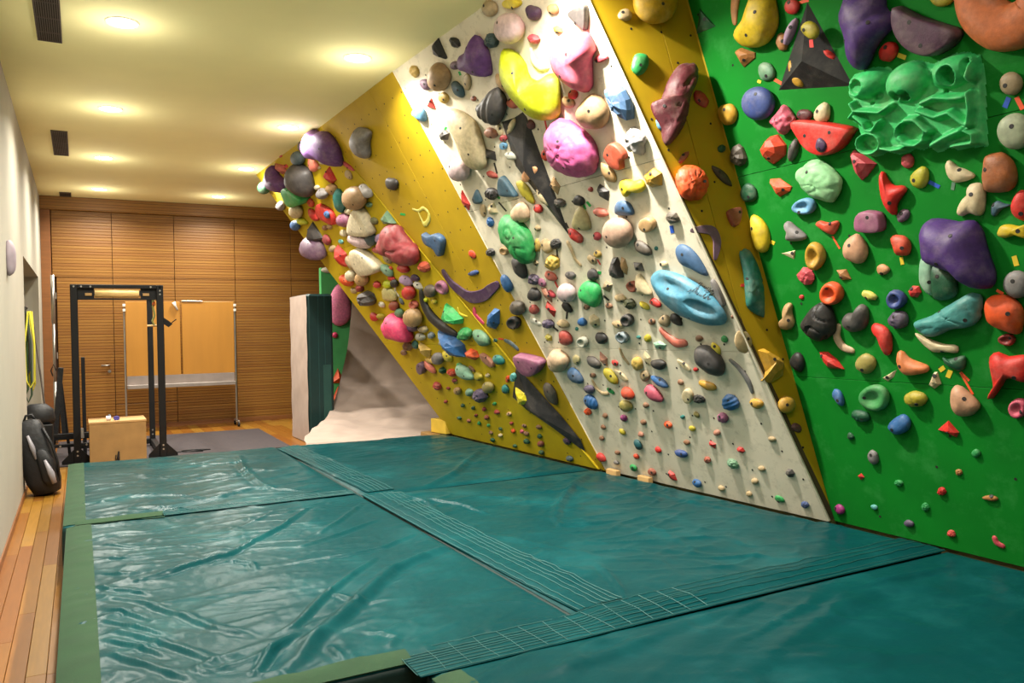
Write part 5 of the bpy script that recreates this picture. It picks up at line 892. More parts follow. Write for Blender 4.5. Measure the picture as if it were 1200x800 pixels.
('E','o','crem','climbing_hold',0.408,2.385,0.000,0.041,'39,44 51,28 49,2 41,-25 23,-47 -5,-51 -35,-42 -55,-19 -53,8 -35,29 -11,46 18,53','large cream rounded hold just above the red half disc'),
('E','v','black','volume',0.392,2.668,0.000,0.083,'30,295 223,-200 -254,-95','black three-sided pyramid volume at the top of the green wall'),
('E','o','ylol','climbing_hold',0.473,2.800,0.071,0.034,'46,-39 24,-50 -6,-45 -31,-25 -48,1 -56,27 -43,41 -24,48 4,45 30,27 48,6 53,-17','medium olive yellow rounded hold on the black pyramid volume'),
('E','o','lila','climbing_hold',0.296,2.843,0.000,0.039,'50,59 56,46 44,18 20,-15 -10,-43 -35,-59 -55,-65 -52,-45 -46,-21 -21,15 9,44 33,57','large lilac rounded hold just above and left of the black pyramid volume'),
('E','o','redv','climbing_hold',0.489,2.682,0.000,0.026,'50,-52 36,-55 9,-35 -18,-10 -38,20 -57,48 -54,57 -41,55 -15,38 14,13 39,-15 51,-38','large bright red rounded hold on the black pyramid volume'),
('E','o','must','climbing_hold',0.279,2.624,0.000,0.037,'19,-72 -3,-63 -25,-41 -37,0 -40,40 -34,72 -19,83 0,65 20,40 35,3 46,-37 39,-66','large mustard rounded hold on the black pyramid volume'),
('E','o','dslt','climbing_hold',0.417,2.600,0.000,0.024,'59,-18 46,-24 24,-25 -6,-19 -33,-7 -53,6 -64,18 -52,24 -29,25 2,19 33,9 55,-5','medium dark slate rounded hold on the black pyramid volume'),
('E','s','red','sloper',0.332,2.964,0.000,0.034,'19,33 38,16 47,-5 43,-25 28,-38 6,-41 -19,-33 -38,-16 -47,5 -43,25 -28,38 -5,41','medium red ball-like hold above and right of the yellow pear'),
('E','o','brnt','climbing_hold',0.227,2.815,0.000,0.034,'-1,-47 -21,-42 -31,-17 -39,7 -33,30 -20,46 -1,50 18,39 34,21 38,-6 32,-31 18,-48','medium light brown rounded hold just below and right of the yellow pear'),
('E','o','dpu2','sloper',0.742,2.726,0.000,0.135,'-122,89 -93,141 -44,176 116,117 128,41 165,9 146,-52 89,-84 38,-120 -21,-193 -67,-192 -106,-147 -113,-82 -110,-20','dark purple drooping sloper at the top of the green wall'),
('E','o','redv','climbing_hold',0.834,2.574,0.000,0.038,'44,29 53,8 47,-16 28,-36 2,-47 -23,-39 -43,-28 -53,-7 -49,17 -28,33 -3,46 22,41','bright red egg on the green wall, just below and right of the upper purple sloper'),
('E','f','dplm','volume',1.033,2.599,0.000,0.079,'-106,159 -15,85 96,10 166,-43 140,-87 78,-109 16,-109 -61,-62 -113,13 -130,97','dark plum half-disc volume left of the big orange ring'),
('E','o','ylol','climbing_hold',1.122,2.721,0.000,0.033,'55,-19 45,-32 24,-38 -4,-33 -32,-18 -46,1 -53,20 -43,33 -23,40 6,32 30,17 48,-1','large olive yellow rounded hold just above and right of the dark plum half disc'),
('E','w','salo','sloper',1.390,2.607,0.000,0.082,'-70,178,85 -107,94,89 -96,-3,93 -34,-85,96 40,-106,96 117,-77,93 150,-1,89','huge orange ring-shaped sloper in the top right corner of the green wall'),
('E','s','tang','sloper',1.372,2.277,0.000,0.038,'-29,43 -6,50 18,44 37,26 47,1 44,-24 29,-43 7,-50 -17,-44 -37,-26 -47,-1 -44,25','large greyish tan ball-like hold above the pale grey green ball'),
('E','s','pggr','sloper',1.367,2.076,0.000,0.059,'-10,-76 -45,-57 -68,-22 -72,19 -56,55 -25,75 13,76 47,56 68,22 72,-18 57,-53 27,-74','pale grey green ball below the big orange ring'),
('E','o','brno','sloper',1.270,1.912,0.000,0.066,'-69,25 -46,86 -1,92 37,80 73,28 74,-46 37,-85 -60,-76 -72,-28','brown rounded sloper with two bolts near the right edge of the green wall'),
('E','o','crem','climbing_hold',1.086,1.947,0.000,0.034,'-54,47 -31,63 4,28 37,10 78,-25 45,-42 -14,-40 -49,-6','cream fin on the green wall, just above and left of the cream twisted hold'),
('E','o','crem','climbing_hold',1.138,1.806,0.000,0.053,'-85,-43 -53,13 -18,39 -9,77 45,79 62,33 48,-42 25,-70 -22,-52 -63,-62','cream twisted hold above right of the giant purple sloper'),
('E','o','slat2','climbing_hold',1.242,1.760,0.000,0.025,'-29,10 0,33 27,17 58,5 17,-8 -13,-35 -34,-28','medium slate blue beaked hold just above and left of the yellow bone hold'),
('E','o','redv','climbing_hold',1.347,1.757,0.000,0.041,'39,-6 31,-39 15,-65 -7,-66 -26,-52 -41,-29 -43,6 -31,37 -13,60 9,68 29,55 39,27','large bright red rounded hold just above the yellow bone hold'),
('E','n','pinkr','climbing_hold',0.845,2.046,0.000,0.027,'33,-7 27,-24 12,-34 -5,-35 -20,-27 -33,-13 -33,6 -27,25 -11,33 6,35 23,27 32,11','medium pinkish red knobbly hold just above and left of the yellow green egg'),
('E','o','ylgr','climbing_hold',0.895,1.955,0.000,0.035,'38,46 49,27 47,0 36,-29 14,-50 -13,-50 -36,-40 -51,-20 -52,5 -35,28 -10,42 16,53','yellow green egg on the green wall, just above and right of the red forked hold'),
('E','o','redv','climbing_hold',0.734,1.907,0.000,0.057,'-44,110 -24,119 -8,73 23,38 71,29 89,5 25,-61 12,-111 -18,-98 -48,-28 -55,47','bright red forked hold below the bright green skull relief'),
('E','t','pinkr','climbing_hold',0.592,2.076,0.000,0.051,'-56,70 -34,83 18,46 84,-11 24,-60 -14,-80 -45,-34','coral three-sided hold on the green wall, just above and left of the red forked hold'),
('E','o','dmau','climbing_hold',0.779,1.786,0.000,0.023,'30,25 38,11 31,-7 19,-22 0,-29 -19,-32 -31,-26 -34,-13 -35,4 -19,19 -3,31 14,31','medium dusky mauve rounded hold just below and right of the red forked hold'),
('E','f','mauv','climbing_hold',0.599,1.781,0.000,0.060,'-79,0 -60,43 -16,60 60,40 78,7 58,-57 -66,-42','mauve box-shaped hold left of the giant purple sloper'),
('E','o','orr','climbing_hold',0.330,1.785,0.000,0.038,'-80,19 -49,39 3,22 66,23 67,-5 22,-47 -32,-21','orange red bean on the green wall, below and right of the light blue bowl'),
('E','o','grey','climbing_hold',0.093,1.781,0.000,0.050,'-57,60 -25,70 9,41 81,-28 49,-48 -19,-45 -57,-30 -42,18','grey forked hold on the green wall, just below and left of the light blue bowl'),
('E','o','ylw3','climbing_hold',-0.160,1.803,0.000,0.058,'-46,110 -12,116 32,84 64,23 61,-49 30,-107 -17,-113 -51,-62 -58,28','yellow half-egg hold at the left edge of the green wall'),
('E','j','must','jug',0.218,1.633,0.000,0.054,'63,-6 49,-37 22,-64 -11,-79 -41,-73 -58,-41 -58,6 -40,52 -13,78 18,78 45,58 61,27','tan looped jug on the green wall, just above and right of the crimson star rock'),
('E','o','pcht','climbing_hold',0.483,1.647,0.000,0.065,'69,10 64,-35 41,-67 7,-78 -29,-63 -63,-43 -74,-8 -67,26 -43,56 -11,73 25,81 51,51','large peach egg-shaped hold in the middle of the green wall'),
('E','o','orr','climbing_hold',0.744,1.640,0.000,0.047,'-52,40 -31,55 30,43 54,-3 39,-49 6,-54 -29,-47 -42,-14','orange red block on the green wall, below and right of the mauve box'),
('E','o','salt','climbing_hold',0.616,1.523,0.000,0.023,'42,-3 32,-14 18,-25 -2,-28 -22,-26 -35,-15 -37,3 -29,20 -12,28 7,30 24,20 37,9','medium peach rounded hold below and left of the orange red block'),
('E','t','brnt','climbing_hold',0.371,1.513,0.000,0.024,'-43,29 22,28 43,-29 -21,-29','medium light brown angular hold just above and right of the bright orange jug'),
('E','t','crem','climbing_hold',0.026,1.657,0.000,0.012,'-65,11 44,21 21,-32','medium cream splinter just below the grey forked hold'),
('E','r','pinkr','climbing_hold',0.122,1.523,0.000,0.042,'22,-49 -21,-47 -49,-20 -62,13 -36,38 1,51 40,36 58,5 50,-26','crimson star rock on the green wall, just below and left of the tan looped jug'),
('E','j','orng','jug',0.288,1.415,0.000,0.060,'63,-26 39,-50 3,-64 -34,-62 -62,-44 -72,-12 -60,25 -31,56 5,68 38,60 62,37 71,5','bright orange jug hold above the charcoal boulder on green'),
('E','o','red','foothold',0.056,1.400,0.000,0.012,'14,-8 2,-15 -11,-11 -18,-2 -13,9 -2,14 11,13 17,4','tiny red rounded foothold below the crimson star rock'),
('E','o','pyel','climbing_hold',0.512,1.390,0.000,0.027,'42,-18 36,-27 14,-26 -11,-23 -32,-11 -44,3 -42,17 -32,29 -9,27 14,22 34,7 47,-8','medium pale yellow rounded hold just above and right of the grey mushroom-like hold'),
('E','j','indg','jug',0.676,1.364,0.000,0.046,'55,-3 45,-24 23,-42 -5,-51 -31,-47 -48,-27 -51,3 -39,32 -17,50 10,51 35,39 51,19','blue jug on the green wall, just above the bumpy purple ball'),
('E','t','red','climbing_hold',0.775,1.398,0.000,0.026,'-8,31 28,27 36,-4 9,-31 -28,-27 -36,4','medium red angular hold just above and right of the blue jug'),
('E','o','dpu2','sloper',1.056,1.600,0.000,0.152,'-151,130 -125,159 -60,154 24,126 85,125 116,73 124,14 136,-66 152,-146 139,-193 90,-193 49,-158 4,-114 -91,-73 -160,-24 -158,47','giant purple sloper on the right half of the green wall'),
('E','o','mint','climbing_hold',0.855,1.474,0.000,0.043,'-40,28 -12,95 33,73 43,-8 18,-92 -20,-82 -44,-32','large mint green hold just above and left of the green lump in painted shadow'),
('E','o','dgn','climbing_hold',0.932,1.432,0.000,0.046,'-53,91 58,57 73,-15 53,-68 -26,-82 -65,-50','green lump in painted shadow on the green wall, just above the teal pitted hold'),  # dark green stands in for the shadow lying on this hold
('E','o','ylw3','climbing_hold',1.300,1.649,0.000,0.037,'-74,-7 -54,29 -17,32 27,19 67,25 59,-38 5,-21 -39,-27','yellow bone-shaped hold cut by the right edge of the picture'),
('E','s','grey','sloper',1.287,1.410,0.000,0.054,'-48,35 -23,57 7,64 35,54 54,29 59,-2 48,-34 25,-56 -5,-64 -34,-54 -54,-30 -59,3','grey ball hold near the right edge of the green wall'),
('E','o','orng','climbing_hold',1.210,1.277,0.000,0.079,'-91,-12 -74,68 -25,90 30,82 79,37 83,-18 60,-96 10,-88 -62,-54','orange boulder hold below the giant purple sloper at the right'),
('E','b2','tean','climbing_hold',0.958,1.267,0.000,0.067,'-198,-23 -102,10 -8,58 103,111 154,109 160,64 144,3 102,-46 -4,-61 -96,-95 -162,-86 -194,-54','long teal pitted hold right below the giant purple sloper'),
('E','o','crem','climbing_hold',0.853,1.119,0.000,0.033,'-106,63 -50,40 35,9 103,1 102,-34 50,-34 -20,-35 -77,9','long cream fin on the green wall, just above and left of the dark green bean'),
('E','n','dpgr','sloper',0.668,1.254,0.000,0.046,'53,-1 45,-25 23,-41 -6,-51 -34,-43 -51,-22 -58,3 -40,26 -20,45 9,49 37,44 52,24','bumpy dusty purple ball hanging beneath the blue jug'),
('E','j','dred','jug',1.201,1.151,0.000,0.026,'38,0 30,-17 15,-27 -5,-28 -24,-22 -37,-11 -41,0 -35,12 -19,22 2,28 21,27 34,16','medium dark red hollowed jug hold just below the orange boulder'),
('E','o','tan','climbing_hold',-0.069,1.277,0.000,0.053,'-68,-22 -17,18 1,85 50,88 40,37 47,-26 10,-66 -57,-64','tan bottle-shaped hold on the green wall, just left of the big charcoal boulder'),
('E','g2','blk','climbing_hold',0.172,1.249,0.000,0.097,'-130,-12 -71,57 0,108 73,114 107,29 100,-48 38,-92 -26,-111 -95,-74','big charcoal cracked boulder at the left of the green wall'),
('E','o','dgry','climbing_hold',0.417,1.261,0.000,0.064,'-90,-12 -61,36 13,42 40,88 77,67 71,-3 38,-54 -25,-67 -75,-51','grey mushroom-like hold on the green wall, just above and right of the cream crescent'),
('E','w','pkcr','climbing_hold',0.292,1.144,0.000,0.018,'-11,80,17 -35,21,24 -6,-39,24 52,-62,17','cream crescent-shaped hold right of the big charcoal boulder'),
('E','o','blk','climbing_hold',-0.050,1.006,0.000,0.044,'8,-62 -15,-60 -36,-42 -54,-15 -52,16 -33,40 -7,59 25,60 44,38 51,9 46,-23 29,-48','medium black two-hole hold left of the red leaf-shaped hold'),
('E','t','redv','climbing_hold',0.187,1.019,0.000,0.043,'-69,52 -11,53 48,8 83,-47 -17,-44 -50,-9','red leaf-shaped hold on the green wall, just below and left of the cream crescent'),
('E','o','ylkh','sloper',0.428,1.012,0.000,0.047,'62,0 47,-28 24,-50 -7,-58 -35,-48 -60,-31 -65,-2 -48,26 -22,49 11,59 39,49 60,30','khaki ball on the green wall, just below and left of the red comma hold'),
('E','o','redv','climbing_hold',0.557,1.160,0.000,0.049,'-65,48 -40,80 17,64 49,18 41,-66 7,-98 -18,-66 -36,9','red comma hold on the green wall, just below and left of the bumpy purple ball'),
('E','o','pcho','climbing_hold',0.695,1.017,0.000,0.049,'-72,32 -61,69 -37,73 0,33 99,-6 81,-38 -13,-54 -52,-28','peach orange fin on the green wall, just below and left of the long cream fin'),
('E','t','crem','climbing_hold',0.553,0.943,0.000,0.011,'-50,-12 50,40 23,-4 -17,-29','medium cream splinter just below and left of the peach orange fin'),
('E','t','crem','climbing_hold',0.811,0.932,0.000,0.027,'-39,-26 3,47 20,48 30,-14 -10,-43','medium cream tooth-like hold just below and left of the dark green bean'),
('E','o','dgn','climbing_hold',0.936,1.034,0.000,0.035,'-68,29 -43,17 9,30 52,35 50,-12 17,-43 -32,-22 -63,-1','dark green bean on the green wall, just below and right of the long cream fin'),
('E','g','ylol','climbing_hold',0.693,0.829,0.000,0.047,'66,4 54,-18 29,-35 -4,-44 -37,-41 -59,-26 -64,-3 -52,20 -26,38 7,44 39,39 60,24','yellow ribbed knob on the green wall, above and right of the blue drop hold'),
('E','o','pcht','climbing_hold',0.953,0.835,0.000,0.063,'-67,2 -46,69 -6,83 53,30 80,-11 65,-38 20,-71 -42,-67','tan chunky boulder hold with three bolts at the lower right'),
('E','o','redv','climbing_hold',1.186,1.004,0.000,0.072,'-78,40 -62,77 -29,90 14,70 110,71 96,-49 2,-36 -42,-84 -89,-145 -116,-142 -78,-85','big red horned hold cut off by the right edge of the picture'),
('E','j','pink','jug',1.211,0.823,0.000,0.036,'33,-19 13,-42 -10,-52 -29,-46 -41,-27 -43,-3 -34,21 -16,39 6,49 28,47 42,33 44,9','large pink hollowed jug hold just below and right of the big red horned hold'),
('E','j','tgrn','jug',0.446,0.819,0.000,0.042,'92,6 73,-38 34,-68 -15,-76 -61,-64 -92,-38 -99,-6 -80,28 -40,58 11,76 57,74 87,48','glassy green disc hold in the lower middle of the green wall'),
('E','o','blue','climbing_hold',0.201,0.806,0.000,0.033,'25,-50 9,-52 -11,-39 -27,-17 -41,8 -35,30 -22,46 -2,47 18,38 31,14 34,-13 33,-36','medium blue rounded hold left of the glassy green disc'),
('E','n','dgn','climbing_hold',0.334,0.705,0.000,0.036,'59,-10 45,-26 18,-34 -15,-33 -42,-22 -58,-6 -58,12 -44,27 -17,35 13,32 41,24 57,8','medium dark green knobbly hold just below and left of the glassy green disc'),
('E','o','blue','climbing_hold',0.574,0.680,0.000,0.050,'-77,-24 -35,28 32,61 66,30 49,-22 -23,-57','blue drop-shaped hold below the glassy green disc'),
('E','t','redv','climbing_hold',0.847,0.678,0.000,0.031,'-63,-8 2,47 50,-11 34,-39 -16,-22','lower red three-sided hold on the green wall, below and left of the tan wedge-like boulder'),
('E','o','dgn','foothold',0.236,0.571,0.000,0.019,'9,-18 -9,-22 -21,-12 -19,5 -10,20 7,22 19,11 24,-4','small dark green rounded foothold above and left of the small grey egg'),
('E','o','grey','climbing_hold',0.370,0.463,0.000,0.030,'7,-41 -9,-43 -23,-31 -33,-13 -33,11 -22,31 -5,43 12,40 27,31 31,10 32,-12 22,-33','small grey egg on the green wall, below and left of the blue drop hold'),
('E','o','grn','foothold',0.970,0.568,0.000,0.019,'24,3 15,-12 -2,-23 -17,-18 -23,-2 -12,14 4,23 18,16','small green rounded hold below and right of the lower red three-sided hold'),
('E','r','brnt','foothold',0.863,0.450,0.000,0.014,'4,-17 -12,-16 -19,-5 -13,11 4,18 18,12 18,-4','small light brown rocky foothold below the lower red three-sided hold'),
('E','t','redv','foothold',0.261,0.328,0.000,0.014,'23,-1 -5,-22 -23,1 5,22','small bright red angular foothold below and left of the small grey egg'),
('E','r','grn','foothold',0.505,0.331,0.000,0.017,'27,11 22,-6 4,-20 -18,-16 -29,-3 -15,13 8,20','small green rocky hold below and right of the small grey egg'),
('E','r','red','foothold',0.753,0.328,0.000,0.020,'4,24 22,18 24,-1 9,-19 -14,-24 -26,-8 -16,12','small red rocky hold below the lower red three-sided hold'),
('E','o','brnt','climbing_hold',1.010,0.338,0.000,0.019,'39,5 32,-5 17,-13 -4,-15 -22,-14 -37,-11 -43,-5 -33,3 -18,10 2,17 20,16 32,12','medium light brown rounded hold below and right of the lower red three-sided hold'),
('E','o','mage','climbing_hold',0.070,0.091,0.000,0.027,'28,-18 14,-27 -4,-33 -23,-27 -34,-15 -40,1 -26,18 -9,30 10,33 25,25 36,12 36,-5','medium magenta rounded hold below and left of the small grey egg'),
('E','o','lteal','foothold',0.317,0.153,0.000,0.015,'22,-4 9,-14 -8,-16 -20,-7 -23,4 -10,13 8,16 20,9','small light teal rounded foothold below the small grey egg'),
('E','r','grn','foothold',0.644,0.219,0.000,0.018,'-10,-25 -22,-9 -17,13 1,25 19,19 22,-2 10,-21','small green rocky hold below the lower red three-sided hold'),
('E','o','dpgr','climbing_hold',0.528,0.100,0.000,0.020,'30,-2 23,-12 9,-18 -7,-20 -23,-18 -31,-9 -30,2 -20,11 -8,20 9,21 23,16 31,8','small purplish grey rounded hold below and right of the small grey egg'),
('E','r','red','foothold',0.771,0.095,0.000,0.017,'0,-20 -19,-19 -26,-4 -12,15 11,23 23,11 21,-8','small red rocky hold below and right of the small grey egg'),
('E','w','pinkr','climbing_hold',1.014,0.106,0.000,0.012,'-15,20,13 -6,-5,15 22,-16,13','medium pinkish red curved hold below and right of the lower red three-sided hold'),
('A','o','cream','foothold',-3.840,3.138,0.000,0.030,'83,-15 35,-32 -33,-26 -84,-5 -88,17 -43,28 28,28 80,10','tiny cream rounded foothold just below and left of the bright red pyramid'),
('A','o','lteal','foothold',-3.791,2.460,0.000,0.027,'69,-22 18,-29 -42,-20 -76,1 -67,22 -15,29 44,19 75,-1','tiny light teal rounded foothold just above the red spike'),
('A','o','tanf','foothold',-3.559,3.335,0.000,0.023,'75,-30 25,-31 -40,-15 -83,8 -77,29 -19,30 43,15 84,-12','tiny beige rounded foothold just above and left of the bright red pyramid'),
('A','o','grgn','foothold',-2.540,2.735,0.000,0.031,'74,-13 33,-28 -24,-24 -72,-7 -75,12 -43,26 21,26 68,10','tiny grey green rounded foothold just below and right of the upper tan ball'),
('A','o','white','foothold',-3.302,1.633,0.000,0.036,'61,-27 6,-37 -53,-24 -79,3 -62,26 -8,37 54,23 78,-3','small white rounded foothold just right of the craggy charcoal rock'),
('A','o','tanf','foothold',-4.032,1.839,0.000,0.033,'49,-33 -24,-36 -77,-20 -80,12 -55,35 4,36 72,23 90,-6','tiny beige rounded foothold just above and left of the craggy charcoal rock'),
('A','o','neon','foothold',-2.088,1.635,0.000,0.027,'60,-5 25,-23 -21,-27 -55,-14 -68,4 -31,19 20,27 57,17','tiny neon yellow rounded foothold just above and left of the black banana'),
('A','o','slate','foothold',-2.709,1.650,0.000,0.025,'15,-41 -20,-35 -41,-7 -42,28 -16,44 16,35 42,7 45,-27','small slate grey rounded foothold just below and left of the red dome'),
('A','o','grwh','foothold',-2.106,1.155,0.000,0.026,'61,-14 15,-30 -37,-25 -74,-9 -56,13 -16,30 39,26 67,9','tiny greyish white rounded foothold just left of the blue faceted block'),
('A','o','ylol','foothold',-2.143,0.709,0.000,0.023,'44,-15 -1,-29 -39,-21 -55,-2 -48,18 -9,25 35,22 60,8','tiny olive yellow rounded foothold above and left of the dark purple rock'),
]

TAPE = [
('B', 'green', 0.0, [[-1.918, 2.563], [-1.813, 2.539], [-1.84, 2.521], [-1.946, 2.545]], 'short green strip of marking tape just left of the pale yellow ring'),
('B', 'red', 0.0, [[-0.919, 1.217], [-0.827, 1.213], [-0.839, 1.2], [-0.931, 1.204]], 'short red strip of marking tape below and right of the rough blue block'),
('C', 'green', 0.0, [[-0.561, 3.075], [-0.507, 3.093], [-0.486, 3.08], [-0.54, 3.061]], 'short green strip of marking tape just above and left of the long cream sloper'),
('C', 'green', 0.0, [[-0.121, 2.449], [-0.089, 2.422], [-0.115, 2.413], [-0.147, 2.441]], 'short green strip of marking tape just below and left of the slate triangle'),
('C', 'black', 0.0, [[0.011, 2.69], [-0.003, 2.606], [-0.025, 2.607], [-0.011, 2.691]], 'long black strip of marking tape above and left of the slate triangle'),
('C', 'black', 0.0, [[-0.127, 2.396], [-0.066, 2.312], [-0.086, 2.307], [-0.147, 2.392]], 'long black strip of marking tape just below the slate triangle'),
('C', 'green', 0.0, [[0.403, 2.679], [0.459, 2.716], [0.477, 2.707], [0.422, 2.671]], 'short green strip of marking tape just above the black spearhead volume'),
('C', 'red', 0.0, [[0.799, 2.836], [0.785, 2.77], [0.768, 2.771], [0.782, 2.838]], 'long red strip of marking tape just above and left of the orchid pink egg'),
('C', 'green', 0.0, [[0.949, 2.238], [0.973, 2.202], [0.95, 2.195], [0.927, 2.231]], 'short green strip of marking tape just above and right of the pale khaki dome'),
('C', 'green', 0.0, [[0.906, 2.233], [0.91, 2.187], [0.889, 2.185], [0.885, 2.231]], 'short green strip of marking tape just above the pale khaki dome'),
('C', 'black', 0.0, [[0.418, 1.945], [0.387, 1.874], [0.367, 1.874], [0.398, 1.946]], 'long black strip of marking tape just above and right of the gold ball'),
('C', 'red', 0.0, [[0.248, 1.7], [0.256, 1.648], [0.235, 1.644], [0.226, 1.695]], 'short red strip of marking tape just above and left of the pearly ball'),
('C', 'black', 0.0, [[0.271, 1.445], [0.226, 1.382], [0.202, 1.384], [0.247, 1.447]], 'short black strip of marking tape below the pearly ball'),
('C', 'black', 0.0, [[-0.004, 1.329], [0.05, 1.284], [0.027, 1.273], [-0.027, 1.318]], 'short black strip of marking tape just above and left of the brick red disc'),
('C', 'blue', 0.0, [[1.673, 1.974], [1.664, 1.927], [1.631, 1.926], [1.64, 1.974]], 'short blue strip of marking tape above and left of the slate blue scoop'),
('C', 'red', 0.0, [[0.847, 1.825], [0.86, 1.785], [0.846, 1.782], [0.833, 1.822]], 'short red strip of marking tape just above and left of the charcoal cone'),
('C', 'green', 0.0, [[0.802, 1.74], [0.837, 1.733], [0.82, 1.712], [0.784, 1.719]], 'short green strip of marking tape just left of the charcoal cone'),
('C', 'black', 0.0, [[0.636, 2.125], [0.644, 2.083], [0.623, 2.081], [0.616, 2.123]], 'short black strip of marking tape just above and left of the red leaf'),
('C', 'black', 0.0, [[0.776, 1.559], [0.821, 1.518], [0.803, 1.509], [0.759, 1.55]], 'short black strip of marking tape just right of the green ribbed dome'),
('C', 'green', 0.0, [[-0.01, 3.407], [-0.01, 3.377], [-0.04, 3.38], [-0.04, 3.41]], 'short green strip of marking tape just below and left of the purple peaked sloper'),
('D', 'red', 0.0, [[-0.531, 1.459], [-0.495, 1.464], [-0.494, 1.446], [-0.53, 1.441]], 'short red strip of marking tape just below and left of the long teal hold'),
('E', 'yellow', 0.0, [[0.88, 2.556], [0.917, 2.531], [0.906, 2.514], [0.868, 2.539]], 'long yellow strip of marking tape just right of the bright red egg'),
('E', 'yellow', 0.0, [[0.012, 2.671], [0.036, 2.657], [0.025, 2.644], [0.001, 2.658]], 'short yellow strip of marking tape just above the indigo ball'),
('E', 'yellow', 0.0, [[0.737, 1.58], [0.739, 1.541], [0.72, 1.539], [0.718, 1.578]], 'short yellow strip of marking tape just below the orange red block'),
('E', 'yellow', 0.0, [[-0.096, 1.754], [-0.069, 1.741], [-0.084, 1.723], [-0.112, 1.737]], 'short yellow strip of marking tape just below and right of the yellow half egg'),
('E', 'orange', 0.0, [[0.343, 1.731], [0.376, 1.658], [0.366, 1.655], [0.332, 1.728]], 'long orange strip of marking tape just below and right of the orange red bean'),
('E', 'blue', 0.0, [[1.316, 2.192], [1.339, 2.23], [1.357, 2.217], [1.335, 2.179]], 'long blue strip of marking tape just above the pale grey green ball'),
('E', 'orange', 0.0, [[1.388, 2.219], [1.407, 2.163], [1.388, 2.158], [1.369, 2.214]], 'long orange strip of marking tape just above the pale grey green ball'),
('E', 'blue', 0.0, [[0.94, 1.936], [0.988, 1.902], [0.977, 1.888], [0.929, 1.922]], 'long blue strip of marking tape just right of the yellow green egg'),
('E', 'grey', 0.0, [[1.035, 1.875], [1.046, 1.909], [1.062, 1.903], [1.05, 1.869]], 'short grey strip of marking tape just below the cream fin'),
('E', 'yellow', 0.0, [[0.836, 0.996], [0.865, 1.015], [0.876, 0.996], [0.847, 0.977]], 'short yellow strip of marking tape just below and left of the dark green bean'),
('E', 'yellow', 0.0, [[0.868, 0.956], [0.889, 0.994], [0.912, 0.985], [0.891, 0.948]], 'short yellow strip of marking tape just below the dark green bean'),
('E', 'orange', 0.0, [[0.954, 0.985], [1.002, 0.875], [0.992, 0.869], [0.944, 0.979]], 'long orange strip of marking tape just above the tan wedge-like boulder'),
('E', 'orange', 0.0, [[0.956, 0.986], [0.992, 0.945], [0.984, 0.937], [0.947, 0.978]], 'long orange strip of marking tape just below and right of the dark green bean'),
('E', 'yellow', 0.0, [[1.29, 1.539], [1.296, 1.493], [1.274, 1.489], [1.268, 1.534]], 'long yellow strip of marking tape just above the grey ball'),
('E', 'orange', 0.0, [[1.185, 1.39], [1.213, 1.371], [1.205, 1.36], [1.177, 1.379]], 'short orange strip of marking tape just below and left of the grey ball'),
('E', 'orange', 0.0, [[0.357, 2.98], [0.43, 2.97], [0.432, 2.954], [0.358, 2.965]], 'long orange strip of marking tape above and right of the yellow pear'),
('E', 'orange', 0.0, [[0.135, 2.645], [0.189, 2.602], [0.174, 2.59], [0.12, 2.633]], 'long orange strip of marking tape above and right of the indigo ball'),
('E', 'red', 0.081, [[0.483, 2.75], [0.48, 2.712], [0.456, 2.718], [0.46, 2.756]], 'short red strip of marking tape just above the black pyramid volume'),
('E', 'orange', 0.0, [[0.858, 2.46], [0.872, 2.404], [0.861, 2.403], [0.847, 2.46]], 'long orange strip of marking tape below the bright red egg'),
]

